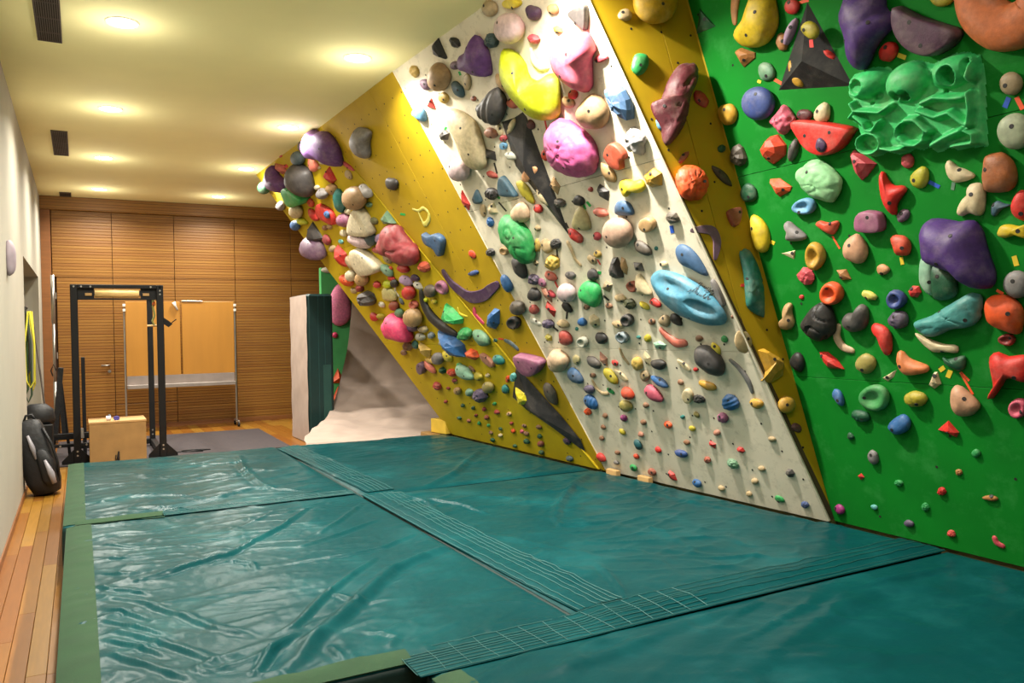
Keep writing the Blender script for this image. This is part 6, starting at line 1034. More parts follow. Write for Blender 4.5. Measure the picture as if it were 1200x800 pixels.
COLOUR = {'dgn': '1f5a3a', 'pur': '6b3f86', 'dpu2': '50307a', 'salm': 'd97562', 'red': 'd3302a', 'slate': '5d6f78', 'slat2': '3f6070', 'dslt': '465a5e', 'char': '4a4645', 'lgrn': '35b25e', 'grey': '85807f', 'ylol': 'b9a92c', 'teal': '2f7f78', 'tanb': 'b5926a', 'lgry': 'b4afae', 'pinkr': 'cf4a55', 'tanf': 'bfa67c', 'orr': 'dd4a2a', 'cream': 'e4d8b8', 'crem': 'ddcaa0', 'neon': 'ccd616', 'blue': '356aa5', 'dmau': '775a72', 'mauv': 'a0607f', 'grgn': '6f9a78', 'brgn': '7a7a50', 'pkwh': 'd9bec0', 'maro': 'a33f44', 'lila': 'b496b8', 'bric': 'b2443a', 'brn': '94694c', 'tang': 'a5906e', 'tan': 'c29c6c', 'orng': 'ee5a22', 'dred': '962f2a', 'dpur': '4c2f55', 'mint': '93bfa2', 'terr': 'c0563c', 'blk': '2c2927', 'crym': 'd9d08a', 'rbrn': 'a5553f', 'white': 'e6e0d0', 'olch': '5b5247', 'yell': 'e2cc30', 'hpnk': 'ee4676', 'grn': '2f9a50', 'lslt': '8b9aa2', 'grwh': 'b9b9a8', 'ochr': 'cdaa52', 'pkbr': 'b98069', 'dpgr': '5c5068', 'olch2': '8f8348', 'pink': 'e0607a', 'black': '1d1c1e', 'lteal': '63b3ae', 'ylbr': 'e6d420', 'pyel': 'e6dc6a', 'slbl': '46688e', 'dblu': '34508a', 'lblu': '6fa6cc', 'dgry': '57524f', 'orch': 'c85a93', 'must': 'c9992e', 'salt': 'd69a6a', 'dmar': '5c2029', 'pkcr': 'd9b795', 'khak': 'c6b885', 'gold': 'bf9f3a', 'pkta': 'c4a08a', 'dolv': '47492f', 'skyb': '5596b0', 'rose': 'c0566a', 'mage': 'a2357a', 'dtea': '235a60', 'ylkh': 'a99a50', 'ylw2': 'c59c16', 'brnb': '4d4030', 'dtel': '2c7468', 'ylw3': 'e0c024', 'brnt': 'b4793f', 'indg': '3d4f8c', 'rosp': 'cc5c72', 'pgrn': '93cf94', 'redv': 'df2c22', 'salo': 'de7a44', 'pggr': 'a9b293', 'brno': 'ab6233', 'ylgr': 'bdb52c', 'pcht': 'd39f7c', 'tean': '4f9a95', 'pcho': 'e0834c', 'tgrn': '4a9c58', 'dplm': '55304a', 'pnk_lit': 'f78ab6'}
RELIEF_AT = (0.928, 2.294)
RELIEF_DOMES = [(-0.212, 0.162, 0.112, 0.069), (-0.01, 0.113, 0.112, 0.091), (0.213, 0.101, 0.112, 0.071), (0.301, 0.076, 0.026, 0.054)]
RELIEF_PITS = [(-0.272, 0.163, 0.053, 0.032), (-0.17, 0.093, 0.022, 0.015), (-0.065, 0.066, 0.024, 0.021), (-0.011, 0.056, 0.023, 0.021), (0.211, 0.088, 0.033, 0.037), (0.124, 0.098, 0.018, 0.03), (0.291, 0.103, 0.012, 0.032), (0.169, 0.025, 0.009, 0.008), (-0.21, 0.066, 0.008, 0.008), (-0.242, -0.132, 0.006, 0.006)]
RELIEF_RIDGES = [([(-0.306, 0.09), (-0.289, 0.051), (-0.323, 0.024)], 0.0136), ([(-0.289, 0.051), (-0.22, 0.031), (-0.154, 0.011), (-0.098, 0.028)], 0.0122), ([(-0.294, 0.025), (-0.253, -0.02), (-0.244, -0.056), (-0.207, -0.068), (-0.169, -0.032)], 0.0136), ([(-0.176, -0.137), (-0.189, -0.16), (-0.216, -0.173), (-0.249, -0.173), (-0.281, -0.16), (-0.302, -0.136), (-0.306, -0.109), (-0.293, -0.086), (-0.265, -0.073), (-0.231, -0.073), (-0.2, -0.087), (-0.18, -0.11), (-0.176, -0.136)], 0.0088), ([(-0.176, -0.16), (-0.119, -0.182), (-0.067, -0.183)], 0.0109), ([(0.059, -0.137), (0.048, -0.161), (0.025, -0.177), (-0.006, -0.182), (-0.039, -0.175), (-0.067, -0.157), (-0.084, -0.132), (-0.087, -0.105), (-0.075, -0.081), (-0.051, -0.065), (-0.02, -0.061), (0.012, -0.068), (0.039, -0.086), (0.056, -0.111), (0.059, -0.137)], 0.0088), ([(-0.031, -0.055), (0.018, -0.063), (0.053, -0.11), (0.076, -0.135)], 0.0136), ([(-0.072, -0.128), (-0.048, -0.16), (0.005, -0.184), (0.05, -0.168)], 0.0122), ([(0.063, 0.0), (0.127, 0.01), (0.202, -0.013), (0.259, -0.022)], 0.0163), ([(0.038, -0.029), (0.076, -0.051), (0.12, -0.077), (0.187, -0.072), (0.237, -0.127), (0.26, -0.145)], 0.0163), ([(0.087, -0.198), (0.151, -0.177), (0.225, -0.162)], 0.0184), ([(0.244, -0.166), (0.278, -0.192), (0.273, -0.228), (0.177, -0.223)], 0.0102), ([(0.28, -0.009), (0.278, -0.082), (0.264, -0.139)], 0.0136)]
RELIEF_OUTLINE = [(-0.334, 0.202), (-0.297, 0.226), (-0.118, 0.212), (-0.08, 0.172), (-0.017, 0.199), (0.052, 0.188), (0.116, 0.154), (0.165, 0.17), (0.241, 0.16), (0.325, 0.135), (0.33, 0.038), (0.312, -0.126), (0.301, -0.252), (0.169, -0.231), (0.065, -0.21), (-0.003, -0.189), (-0.077, -0.201), (-0.178, -0.17), (-0.258, -0.175), (-0.312, -0.097), (-0.323, 0.024), (-0.31, 0.091), (-0.346, 0.142)]
FOLDS = {
    'M3': [
        ([(0.23, 4.29), (0.38, 4.36), (0.53, 4.47), (0.69, 4.56), (0.76, 4.66)], 0.02, 0.03),
        ([(0.76, 4.66), (0.88, 4.81), (1.07, 5.02), (1.34, 5.46)], 0.014, 0.035),
        ([(0.59, 4.4), (0.7, 4.42), (0.77, 4.33), (0.76, 4.2)], 0.012, 0.02),
        ([(0.6, 2.87), (0.68, 2.95), (0.77, 3.11), (0.95, 3.32), (1.15, 3.57), (1.36, 3.83), (1.61, 3.99), (2.02, 4.19)], 0.022, 0.06),
        ([(0.66, 3.24), (0.75, 3.3), (0.95, 3.6), (1.14, 3.83), (1.35, 4.06)], 0.014, 0.03),
        ([(0.94, 4.22), (1.22, 4.23), (1.47, 4.27), (1.71, 4.43)], 0.01, 0.03),
        ([(1.06, 4.53), (1.35, 4.68), (1.63, 4.88)], 0.01, 0.03),
        ([(1.24, 4.75), (1.44, 5.0), (1.73, 5.46)], 0.01, 0.03),
        ([(0.1, 4.11), (0.23, 3.96), (0.38, 3.66), (0.48, 3.42), (0.59, 3.28)], 0.010, 0.045),
        ([(0.09, 3.64), (0.23, 3.45), (0.35, 3.23), (0.44, 3.03)], 0.009, 0.04),
        ([(0.06, 3.4), (0.21, 3.16), (0.33, 2.96)], 0.009, 0.04),
        ([(0.52, 2.91), (0.61, 3.08), (0.72, 3.18)], 0.02, 0.025),
        ([(0.82, 3.03), (0.82, 2.95), (0.82, 2.85)], 0.01, 0.02),
        ([(0.99, 3.1), (1.09, 2.98)], 0.006, 0.02),
        ([(1.01, 2.89), (1.08, 2.99)], 0.008, 0.015),
        ([(0.08, 5.14), (0.22, 5.01), (0.32, 4.99)], 0.006, 0.02),
        ([(0.06, 4.85), (0.2, 4.76), (0.35, 4.73)], 0.008, 0.02),
        ([(0.07, 4.55), (0.19, 4.44), (0.31, 4.47)], 0.008, 0.02),
        ([(0.07, 4.27), (0.18, 4.18), (0.27, 4.06)], 0.008, 0.02),
        ([(0.07, 3.93), (0.16, 3.84), (0.26, 3.66)], 0.009, 0.02),
        ([(0.07, 3.78), (0.18, 3.63), (0.29, 3.43)], 0.009, 0.02),
        ([(0.07, 3.52), (0.17, 3.41), (0.27, 3.23)], 0.009, 0.02),
        ([(1.12, 5.48), (0.97, 5.29), (0.78, 5.1)], 0.006, 0.02),
        ([(0.43, 4.92), (0.66, 4.95), (0.85, 4.92)], 0.006, 0.02),
        ([(0.41, 3.92), (0.59, 3.88), (0.78, 3.84)], 0.006, 0.03),
        ([(0.98, 3.71), (1.07, 3.46), (1.25, 3.41)], 0.006, 0.03),
    ],
    'M1': [
        ([(0.11, 6.44), (0.29, 6.59), (0.57, 6.48), (0.81, 6.19)], 0.012, 0.03),
        ([(0.21, 5.91), (0.42, 5.98), (0.77, 6.11), (1.18, 6.39), (1.31, 6.23), (1.51, 5.99)], 0.014, 0.03),
        ([(0.62, 6.92), (1.02, 7.01), (1.24, 7.09)], 0.006, 0.03),
        ([(1.34, 8.12), (1.25, 7.34), (1.23, 6.65), (1.27, 6.22)], 0.016, 0.05),
        ([(0.04, 7.01), (0.19, 7.11), (0.38, 7.16)], 0.006, 0.03),
        ([(0.92, 7.82), (1.36, 7.8), (1.59, 7.76)], 0.005, 0.04),
    ],
    'M2': [
        ([(1.83, 8.1), (2.02, 7.53), (2.14, 6.84)], 0.01, 0.04),
        ([(2.11, 6.52), (2.23, 6.21), (2.29, 6.08)], 0.008, 0.03),
        ([(2.27, 5.68), (2.69, 6.05), (3.25, 6.82), (3.56, 7.26)], 0.018, 0.06),
        ([(1.79, 7.24), (1.89, 6.52), (2.08, 6.22)], 0.008, 0.03),
        ([(3.05, 5.67), (3.58, 6.04), (3.88, 6.22)], 0.008, 0.05),
    ],
    'M4': [
        ([(2.01, 5.45), (2.12, 5.22), (2.06, 4.89)], 0.01, 0.03),
        ([(2.16, 5.32), (2.3, 4.97), (2.33, 4.71)], 0.014, 0.03),
        ([(2.63, 4.33), (2.87, 4.67), (3.26, 5.12), (3.67, 5.49)], 0.018, 0.06),
        ([(2.64, 4.37), (2.57, 4.18), (2.74, 4.1), (2.91, 4.07)], 0.012, 0.03),
        ([(2.29, 3.36), (2.2, 3.09), (2.12, 2.89)], 0.01, 0.025),
        ([(2.04, 4.25), (2.17, 4.05), (2.37, 3.49)], 0.006, 0.05),
        ([(3.63, 5.08), (3.63, 4.28), (3.78, 3.65)], 0.006, 0.05),
        ([(2.98, 3.83), (3.01, 3.71), (3.15, 3.72)], 0.008, 0.03),
        ([(2.64, 3.55), (2.92, 3.18), (3.32, 2.97)], 0.005, 0.06),
    ],
    'M5': [
        ([(1.27, 2.39), (1.48, 2.39), (1.72, 2.42), (2.07, 2.5), (2.43, 2.55)], 0.012, 0.07),
        ([(1.92, 2.01), (2.47, 2.21), (3.0, 2.36), (3.46, 2.48)], 0.01, 0.09),
        ([(3.07, 2.45), (3.43, 2.45), (3.73, 2.44)], 0.01, 0.04),
        ([(1.63, 2.52), (1.87, 2.52), (2.14, 2.54)], 0.008, 0.04),
        ([(2.12, 2.05), (2.44, 1.95), (2.86, 1.74)], 0.005, 0.08),
    ],
}

# ---------------------------------------------------------------- climbing walls
wall_white = material('white_painted_plywood', 'd6ccb6', .75, var=.07, vscale=3, bump=.2, bscale=120, bdist=.002,
                      speck='8a8068', speck_amt=.6, speck_scale=12)
wall_yellow = material('yellow_painted_plywood', 'b49c0e', .7, spec=.25, var=.08, vscale=3, bump=.2, bscale=120, bdist=.002,
                       speck='a88a1c', speck_amt=.35, speck_scale=8)
wall_yellow2 = material('golden_painted_plywood', 'ab8c0e', .7, spec=.25, var=.08, vscale=3, bump=.2, bscale=120, bdist=.002,
                        speck='a07f18', speck_amt=.35, speck_scale=8)
wall_green = material('green_painted_plywood', '00701a', .75, spec=.2, var=.12, vscale=2.5, bump=.2, bscale=120, bdist=.002,
                      speck='4fa65c', speck_amt=.30, speck_scale=3.2)
nut_m = material('bolt_hole', '1a1510', .9)
back_m = material('wall_backing', '4a3a22', .9)

def fmat(f):
    O, U, W, N = (Vector(v) for v in FRAME[f])
    return Matrix(((U.x, W.x, N.x, O.x), (U.y, W.y, N.y, O.y), (U.z, W.z, N.z, O.z), (0, 0, 0, 1)))
def uv(f, P):
    O, U, W, N = (Vector(v) for v in FRAME[f])
    q = Vector(P) - O
    return (q.dot(U), q.dot(W))
def clip(poly, a, b, c):
    # keep a*x + b*y <= c
    out = []
    for i in range(len(poly)):
        p, q = poly[i], poly[(i + 1) % len(poly)]
        dp, dq = a * p[0] + b * p[1] - c, a * q[0] + b * q[1] - c
        if dp <= 0:
            out.append(p)
        if dp * dq < 0:
            t = dp / (dp - dq)
            out.append((p[0] + (q[0] - p[0]) * t, p[1] + (q[1] - p[1]) * t))
    return out
def parea(P):
    return abs(sum(P[i][0] * P[(i + 1) % len(P)][1] - P[(i + 1) % len(P)][0] * P[i][1] for i in range(len(P)))) / 2
def inset(P, d):
    cx = sum(p[0] for p in P) / len(P); cy = sum(p[1] for p in P) / len(P)
    Q = P
    n = len(P)
    sgn = 1 if sum(P[i][0] * P[(i + 1) % n][1] - P[(i + 1) % n][0] * P[i][1] for i in range(n)) > 0 else -1
    for i in range(n):
        p, q = P[i], P[(i + 1) % n]
        ex, ey = q[0] - p[0], q[1] - p[1]
        L = math.hypot(ex, ey)
        if L < 1e-4:
            continue
        nx, ny = ey / L * sgn, -ex / L * sgn
        Q = clip(Q, nx, ny, nx * p[0] + ny * p[1] - d)
        if len(Q) < 3:
            return []
    return Q
def prism(P, z0, z1, bev=.0):
    n = len(P)
    m = MB()
    if bev:
        Q = inset(P, bev)
        if len(Q) == n:
            R = [[(p[0], p[1], z0) for p in P], [(p[0], p[1], z1 - bev) for p in P], [(p[0], p[1], z1) for p in Q]]
            return m.rings(R)
    return m.rings([[(p[0], p[1], z0) for p in P], [(p[0], p[1], z1) for p in P]])

WALLS = {}
def climbing_wall(f, corners, mat, rows, label, cols=(), tnut=.4, seed=1):
    M = fmat(f)
    t = thing('climbing_wall', (0, 0, 0), label, 'climbing wall', 'climbing wall sections')
    t.matrix_world = M
    P = [uv(f, VERT[c]) for c in corners]
    if sum(P[i][0] * P[(i + 1) % len(P)][1] - P[(i + 1) % len(P)][0] * P[i][1] for i in range(len(P))) < 0:
        P = P[::-1]
    prism(P, -.06, -.019).build('backing', back_m, t)
    pieces = [P]
    lo = -10
    strips = []
    for r in list(rows) + [10]:
        q = clip(clip(P, 0, 1, r), 0, -1, -lo)
        lo = r
        if len(q) >= 3 and parea(q) > .001:
            strips.append(q)
    for (a, b, c) in cols:
        nxt = []
        for q in strips:
            for s in (1, -1):
                w = clip(q, a * s, b * s, c * s)
                if len(w) >= 3 and parea(w) > .002:
                    nxt.append(w)
        strips = nxt
    for q in strips:
        w = inset(q, .0012)
        if len(w) >= 3:
            prism(w, -.019, 0.0, .0015).build('panel', mat, t)
    # threaded bolt holes, on a staggered grid
    rr = random.Random(seed)
    mb = MB()
    us = [p[0] for p in P]; ws = [p[1] for p in P]
    Pi = inset(P, .03)
    j = 0
    w = min(ws) + .1
    while w < max(ws):
        u = min(us) + (.1 if j % 2 else 0)
        while u < max(us):
            if rr.random() < tnut:
                ok = len(Pi) > 2 and all((Pi[(i + 1) % len(Pi)][0] - Pi[i][0]) * (w - Pi[i][1]) - (Pi[(i + 1) % len(Pi)][1] - Pi[i][1]) * (u - Pi[i][0]) >= 0 for i in range(len(Pi)))
                if ok:
                    r_ = .0075
                    mb.rings([[(u + r_ * math.cos(k * math.pi / 4), w + r_ * math.sin(k * math.pi / 4), z) for k in range(8)] for z in (-.004, .0012)])
            u += .2
        w += .18
        j += 1
    if mb.v:
        mb.build('bolt_holes', nut_m, t, kind='stuff')
    WALLS[f] = t
    return t

climbing_wall('A', ['A0b', 'ABb', 'ABt', 'A0t'], wall_yellow, (1.13, 2.38), 'steep yellow overhanging climbing wall crowded with holds at the far end', tnut=.25, seed=2)
climbing_wall('B', ['ABb', 'BCb', 'BCt', 'ABt'], wall_yellow2, (), 'narrow yellow wedge-shaped climbing panel between the far overhang and the white wall',
              cols=((-.964, -.266, .511),), tnut=.8, seed=3)
climbing_wall('C', ['BCb', 'CDb', 'CDt', 'BCt'], wall_white, (1.13, 2.38), 'large white overhanging climbing wall in the middle full of coloured holds', tnut=.45, seed=4)
climbing_wall('D', ['CDb', 'DEb', 'DEt', 'CDt'], wall_yellow2, (), 'yellow triangular climbing panel joining the white wall to the green wall', cols=((-.975, -.235, .235),), tnut=.5, seed=5)
climbing_wall('E', ['DEb', 'E1b', 'E1t', 'DEt'], wall_green, (.91, 2.16, 3.40), 'bright green climbing wall on the right with the biggest holds', cols=((1, 0, 2.45),), tnut=.12, seed=6)
# edging battens along the borders between the sections
def edging(f, a, b, r, mat):
    Mi = fmat(f).inverted()
    p, q = Mi @ Vector(VERT[a]), Mi @ Vector(VERT[b])
    d = (q - p).normalized()
    MB().tube([p + d * .01, q], r, 4).build('edging_strip', mat, WALLS[f])
edging('C', 'CDb', 'CDt', .009, wall_white)
edging('C', 'BCb', 'BCt', .006, wall_white)
edging('A', 'ABb', 'ABt', .006, wall_yellow)
edging('D', 'DEb', 'DEt', .008, wall_yellow2)
# side closure of the far end of the overhang
def quad_slab(name, P, t, mat, parent=None):
    P = [Vector(p) for p in P]
    n = (P[1] - P[0]).cross(P[3] - P[0]).normalized() * t
    m = MB(); m.rings([[tuple(p) for p in P], [tuple(p + n) for p in P]])
    return m.build(name, mat, parent)
t = thing('wall_plinth', (3.9, 3.4, 0), 'low brownish plinth board the climbing walls stand on, just above the mats', 'plinth')
BASE = [(3.739 + .03, 8.397), (3.843 + .03, 5.60), (3.872 + .03, 5.53), (3.983 + .03, 3.354), (4.033 + .03, 3.366), (4.048 + .03, -1.634)]
plinth_m = material('plinth_brown', '6b6236', .8, var=.2, vscale=8)
for i in (0, 2, 4):
    (xa, ya), (xb, yb) = BASE[i], BASE[i + 1]
    m = MB(); m.rings([[(xa, ya, 0), (xb, yb, 0), (xb + .04, yb, 0), (xa + .04, ya, 0)], [(xa, ya, .372), (xb, yb, .372), (xb + .04, yb, .372), (xa + .04, ya, .372)]])
    ob = m.build('kickboard', plinth_m, t); ob.location = (-3.9, -3.4, 0)
for (px, py, s) in ((3.83, 5.36, .07), (3.86, 4.98, .07)):
    m = MB(); m.box(px - .035, px + .012, py - s, py + s, .345, .40, .004)
    tag(m.build('wood_offcut', ply_edge), 'pale wooden offcut wedged under the white wall, %s one' % ('farther' if py > 5.1 else 'nearer'), 'wood block', 'wooden offcuts under the white wall')
m = MB(); m.box(-.10, .10, -.16, .16, 0, .16, .006)
o = m.build('yellow_wood_block', material('yellow_block_paint', 'd9b53a', .7, var=.12), None)
o.location = (3.75, 8.62, .36); o.rotation_euler = (0, 0, .15)
tag(o, 'yellow wooden block standing at the foot of the far overhang', 'wood block')
m = MB(); m.box(3.55, 4.2, 8.57, 8.9, 0, .355, .005)
tag(m.build('wooden_platform', ply), 'low plywood platform behind the far mats under the yellow block', 'platform')

# ---------------------------------------------------------------- climbing holds
HM = {}
def hold_mat(key, shiny=False):
    if key in HM:
        return HM[key]
    m = bpy.data.materials.new('resin_' + key)
    m.use_nodes = True
    N, L = m.node_tree.nodes, m.node_tree.links
    b = N['Principled BSDF']
    b.inputs['Roughness'].default_value = .55
    b.inputs['Specular IOR Level'].default_value = .45
    tc = N.new('ShaderNodeTexCoord')
    oi = N.new('ShaderNodeObjectInfo')
    va = N.new('ShaderNodeVectorMath'); va.operation = 'ADD'
    L.new(tc.outputs['Object'], va.inputs[0])
    mu = N.new('ShaderNodeMath'); mu.operation = 'MULTIPLY'; mu.inputs[1].default_value = 37.0
    L.new(oi.outputs['Random'], mu.inputs[0])
    L.new(mu.outputs[0], va.inputs[1])
    n1 = N.new('ShaderNodeTexNoise'); n1.inputs['Scale'].default_value = 9; n1.inputs['Detail'].default_value = 7; n1.inputs['Roughness'].default_value = .65
    L.new(va.outputs[0], n1.inputs['Vector'])
    r1 = N.new('ShaderNodeMapRange'); r1.inputs['From Min'].default_value = .48; r1.inputs['From Max'].default_value = .78
    r1.inputs['To Max'].default_value = .10 if key in ('black', 'blk', 'char') else .26
    L.new(n1.outputs[0], r1.inputs['Value'])
    mx = N.new('ShaderNodeMix'); mx.data_type = 'RGBA'
    mx.inputs[6].default_value = tuple(c * .76 for c in lin(COLOUR[key])[:3]) + (1,); mx.inputs[7].default_value = lin('b4a696')
    L.new(r1.outputs[0], mx.inputs['Factor'])
    n2 = N.new('ShaderNodeTexNoise'); n2.inputs['Scale'].default_value = 30; n2.inputs['Detail'].default_value = 4
    L.new(va.outputs[0], n2.inputs['Vector'])
    r2 = N.new('ShaderNodeMapRange'); r2.inputs['From Min'].default_value = .3; r2.inputs['From Max'].default_value = .7
    r2.inputs['To Min'].default_value = .78; r2.inputs['To Max'].default_value = 1.14
    L.new(n2.outputs[0], r2.inputs['Value'])
    ml = N.new('ShaderNodeMix'); ml.data_type = 'RGBA'; ml.blend_type = 'MULTIPLY'; ml.inputs['Factor'].default_value = 1
    L.new(mx.outputs[2], ml.inputs[6]); L.new(r2.outputs[0], ml.inputs[7])
    L.new(ml.outputs[2], b.inputs['Base Color'])
    n3 = N.new('ShaderNodeTexNoise'); n3.inputs['Scale'].default_value = 140; n3.inputs['Detail'].default_value = 3
    L.new(va.outputs[0], n3.inputs['Vector'])
    bp = N.new('ShaderNodeBump'); bp.inputs['Strength'].default_value = .35; bp.inputs['Distance'].default_value = .003
    L.new(n3.outputs[0], bp.inputs['Height']); L.new(bp.outputs[0], b.inputs['Normal'])
    HM[key] = m
    return m

PROF = {
    'o': [(.90, 0), (1.0, .22), (.96, .45), (.85, .66), (.68, .83), (.46, .94), (.22, .99), (0, 1)],
    's': [(.72, 0), (.93, .18), (1.0, .38), (.97, .58), (.84, .77), (.62, .91), (.33, .98), (0, 1)],
    'f': [(1.0, 0), (1.0, .35), (.98, .80), (.93, .95), (.86, 1.0), (.5, 1.02), (0, 1.03)],
    'j': [(.92, 0), (1.0, .3), (.97, .62), (.86, .92), (.70, 1.0), (.52, .86), (.34, .58), (.16, .46), (0, .44)],
}
PROF['n'] = PROF['g'] = PROF['g2'] = PROF['b'] = PROF['b2'] = PROF['o']
def smooth_closed(P, n):
    m = len(P)
    out = []
    tot = []
    for i in range(m):
        p, q = P[i], P[(i + 1) % m]
        tot.append(math.hypot(q[0] - p[0], q[1] - p[1]))
    S = sum(tot)
    for k in range(n):
        s = S * k / n
        i = 0
        while s > tot[i] and i < m - 1:
            s -= tot[i]; i += 1
        t = s / max(tot[i], 1e-6)
        p0, p1, p2, p3 = P[i - 1], P[i], P[(i + 1) % m], P[(i + 2) % m]
        def cr(a, b, c, d):
            return .5 * (2 * b + (c - a) * t + (2 * a - 5 * b + 4 * c - d) * t * t + (3 * b - a - 3 * c + d) * t ** 3)
        out.append((cr(p0[0], p1[0], p2[0], p3[0]), cr(p0[1], p1[1], p2[1], p3[1])))
    return out
DENTS = {'skyb': [(-.065, .115, .17, .055, -.35, .45), (.157, -.05, .12, .045, -.5, .5)]}
def hold_mesh(s, pts, d, seed, big, col=None):
    rr = random.Random(seed)
    sv = Vector((rr.uniform(-50, 50), rr.uniform(-50, 50), rr.uniform(-50, 50)))
    m = MB()
    smooth = True
    if s in ('w', 'wf'):
        P = [(p[0], p[1]) for p in pts]; R = [p[2] for p in pts]
        Q = []
        K = 6
        for i in range(len(P) - 1):
            p0, p1, p2, p3 = P[max(i - 1, 0)], P[i], P[i + 1], P[min(i + 2, len(P) - 1)]
            for k in range(K):
                t = k / K
                cr = lambda a, b, c, e: .5 * (2 * b + (c - a) * t + (2 * a - 5 * b + 4 * c - e) * t * t + (3 * b - a - 3 * c + e) * t ** 3)
                Q.append((cr(p0[0], p1[0], p2[0], p3[0]), cr(p0[1], p1[1], p2[1], p3[1]), R[i] + (R[i + 1] - R[i]) * t))
        Q.append((P[-1][0], P[-1][1], R[-1]))
        # rounded ends
        def ext(a, b, f, k):
            dx, dy = a[0] - b[0], a[1] - b[1]
            L = math.hypot(dx, dy) or 1
            return (a[0] + dx / L * a[2] * k, a[1] + dy / L * a[2] * k, a[2] * f)
        Q = [ext(Q[0], Q[1], .35, .85), ext(Q[0], Q[1], .75, .5)] + Q + [ext(Q[-1], Q[-2], .75, .5), ext(Q[-1], Q[-2], .35, .85)]
        prof = [(-1, 0), (-1.0, .3), (-.9, .62), (-.65, .87), (-.3, .98), (0, 1), (.3, .98), (.65, .87), (.9, .62), (1.0, .3), (1, 0)] if s == 'w' else \
               [(-1, 0), (-1, .8), (-.93, 1), (-.4, 1.0), (.4, 1.0), (.93, 1), (1, .8), (1, 0)]
        rings = []
        rmax = max(R)
        for i, q in enumerate(Q):
            a, b = Q[max(i - 1, 0)], Q[min(i + 1, len(Q) - 1)]
            dx, dy = b[0] - a[0], b[1] - a[1]
            L = math.hypot(dx, dy) or 1
            nx, ny = -dy / L, dx / L
            hz = d * (q[2] / rmax) ** (.9 if s == 'w' else .15)
            rings.append([(q[0] + nx * c * q[2], q[1] + ny * c * q[2], z * hz) for c, z in prof])
        m.rings(rings)
        return m, (s == 'w')
    if s == 'v':
        k = .5
        cx = sum(p[0] for p in pts) / len(pts); cy = sum(p[1] for p in pts) / len(pts)
        n = len(pts)
        V = [(p[0], p[1], 0) for p in pts] + [(0, 0, d)]
        m.add(V, [(i, (i + 1) % n, n) for i in range(n)] + [tuple(range(n - 1, -1, -1))])
        return m, False
    if s in 't':
        n = len(pts)
        ax, ay = rr.uniform(-.16, .16), rr.uniform(-.10, .22)
        ex = max(abs(p[0]) for p in pts); ey = max(abs(p[1]) for p in pts)
        R = [[(p[0], p[1], 0) for p in pts],
             [(p[0] * .97, p[1] * .97, d * .22) for p in pts],
             [(p[0] * .62 + ax * ex, p[1] * .62 + ay * ey, d * (.72 + rr.uniform(-.08, .1))) for p in pts],
             [(p[0] * .16 + ax * ex * 1.5, p[1] * .16 + ay * ey * 1.5, d * (1.0 + rr.uniform(-.03, .03))) for p in pts]]
        m.rings(R)
        return m, False
    if s == 'r':
        P = smooth_closed(pts, 11)
        R = []
        for sc, z in ((.93, 0), (1.0, .25), (.88, .62), (.55, .9), (.18, 1.0)):
            R.append([(p[0] * sc * (1 + rr.uniform(-.10, .10)), p[1] * sc * (1 + rr.uniform(-.10, .10)), d * max(0, z + (rr.uniform(-.12, .12) if z > 0 else 0))) for p in P])
        m.rings(R)
        return m, False
    prof = PROF[s]
    hi = s in ('b', 'b2', 'g', 'g2', 'n')
    n = (56 if hi or col in DENTS else 32) if big else 18
    P = smooth_closed(pts, n)
    if s == 's':
        pass
    if (hi and big) or col in DENTS:
        # finer rings
        pr = []
        for i in range(len(prof) - 1):
            for k in range(3):
                t = k / 3
                pr.append((prof[i][0] + (prof[i + 1][0] - prof[i][0]) * t, prof[i][1] + (prof[i + 1][1] - prof[i][1]) * t))
        pr.append(prof[-1]); prof = pr
    size = max(max(abs(p[0]), abs(p[1])) for p in P)
    ax, ay = rr.uniform(-.12, .12) * size, rr.uniform(-.12, .06) * size
    if s in ('s', 'j', 'f'):
        ax = ay = 0
    V = []
    for sc, z in prof[:-1]:
        for p in P:
            V.append([p[0] * sc + ax * z, p[1] * sc + ay * z, z * d])
    V.append([ax, ay, prof[-1][1] * d])
    ga = rr.uniform(0, 3.14)
    for v in V:
        z = v[2] / d
        q = Vector(v) / size
        if s == 'o':
            k = 1 + .10 * noise.noise(q * 1.5 + sv)
        elif s == 's':
            k = 1 + .025 * noise.noise(q * 1.2 + sv)
        elif s == 'n':
            k = 1 + .20 * (noise.noise(q * 3.6 + sv))
        elif s == 'g':
            k = 1 + .055 * math.sin((q.x * math.cos(ga) + q.y * math.sin(ga)) * 17) + .05 * noise.noise(q * 2 + sv)
        elif s == 'g2':
            c = abs(noise.noise(q * 1.1 + sv))
            k = 1 - .20 * max(0, 1 - c / .06)
        elif s == 'b':
            c = abs(noise.noise(q * 2.0 + sv))
            k = 1.02 - .13 * max(0, 1 - c / .10) + .05 * noise.noise(q * 4 + sv)
        elif s == 'b2':
            c = abs(noise.noise(Vector((q.x * 1.2, q.y * 2.6, q.z)) + sv))
            k = 1.02 - .10 * max(0, 1 - c / .08) + .05 * noise.noise(q * 5 + sv)
        else:
            k = 1
        if z > .02:
            v[0] *= 1 + (k - 1) * .5; v[1] *= 1 + (k - 1) * .5; v[2] *= k
    for (dx, dy, ra, rb_, an, dep) in DENTS.get(col, ()):
        for v in V:
            x, y = v[0] - dx, v[1] - dy
            q = math.hypot((x * math.cos(an) + y * math.sin(an)) / ra, (-x * math.sin(an) + y * math.cos(an)) / rb_)
            v[2] *= 1 - dep * max(0, 1 - q) ** .8
    f = []
    K = len(prof) - 1
    for i in range(K - 1):
        for k in range(n):
            j = (k + 1) % n
            f.append((i * n + k, i * n + j, i * n + n + j, i * n + n + k))
    top = K * n
    for k in range(n):
        f.append(((K - 1) * n + k, (K - 1) * n + (k + 1) % n, top))
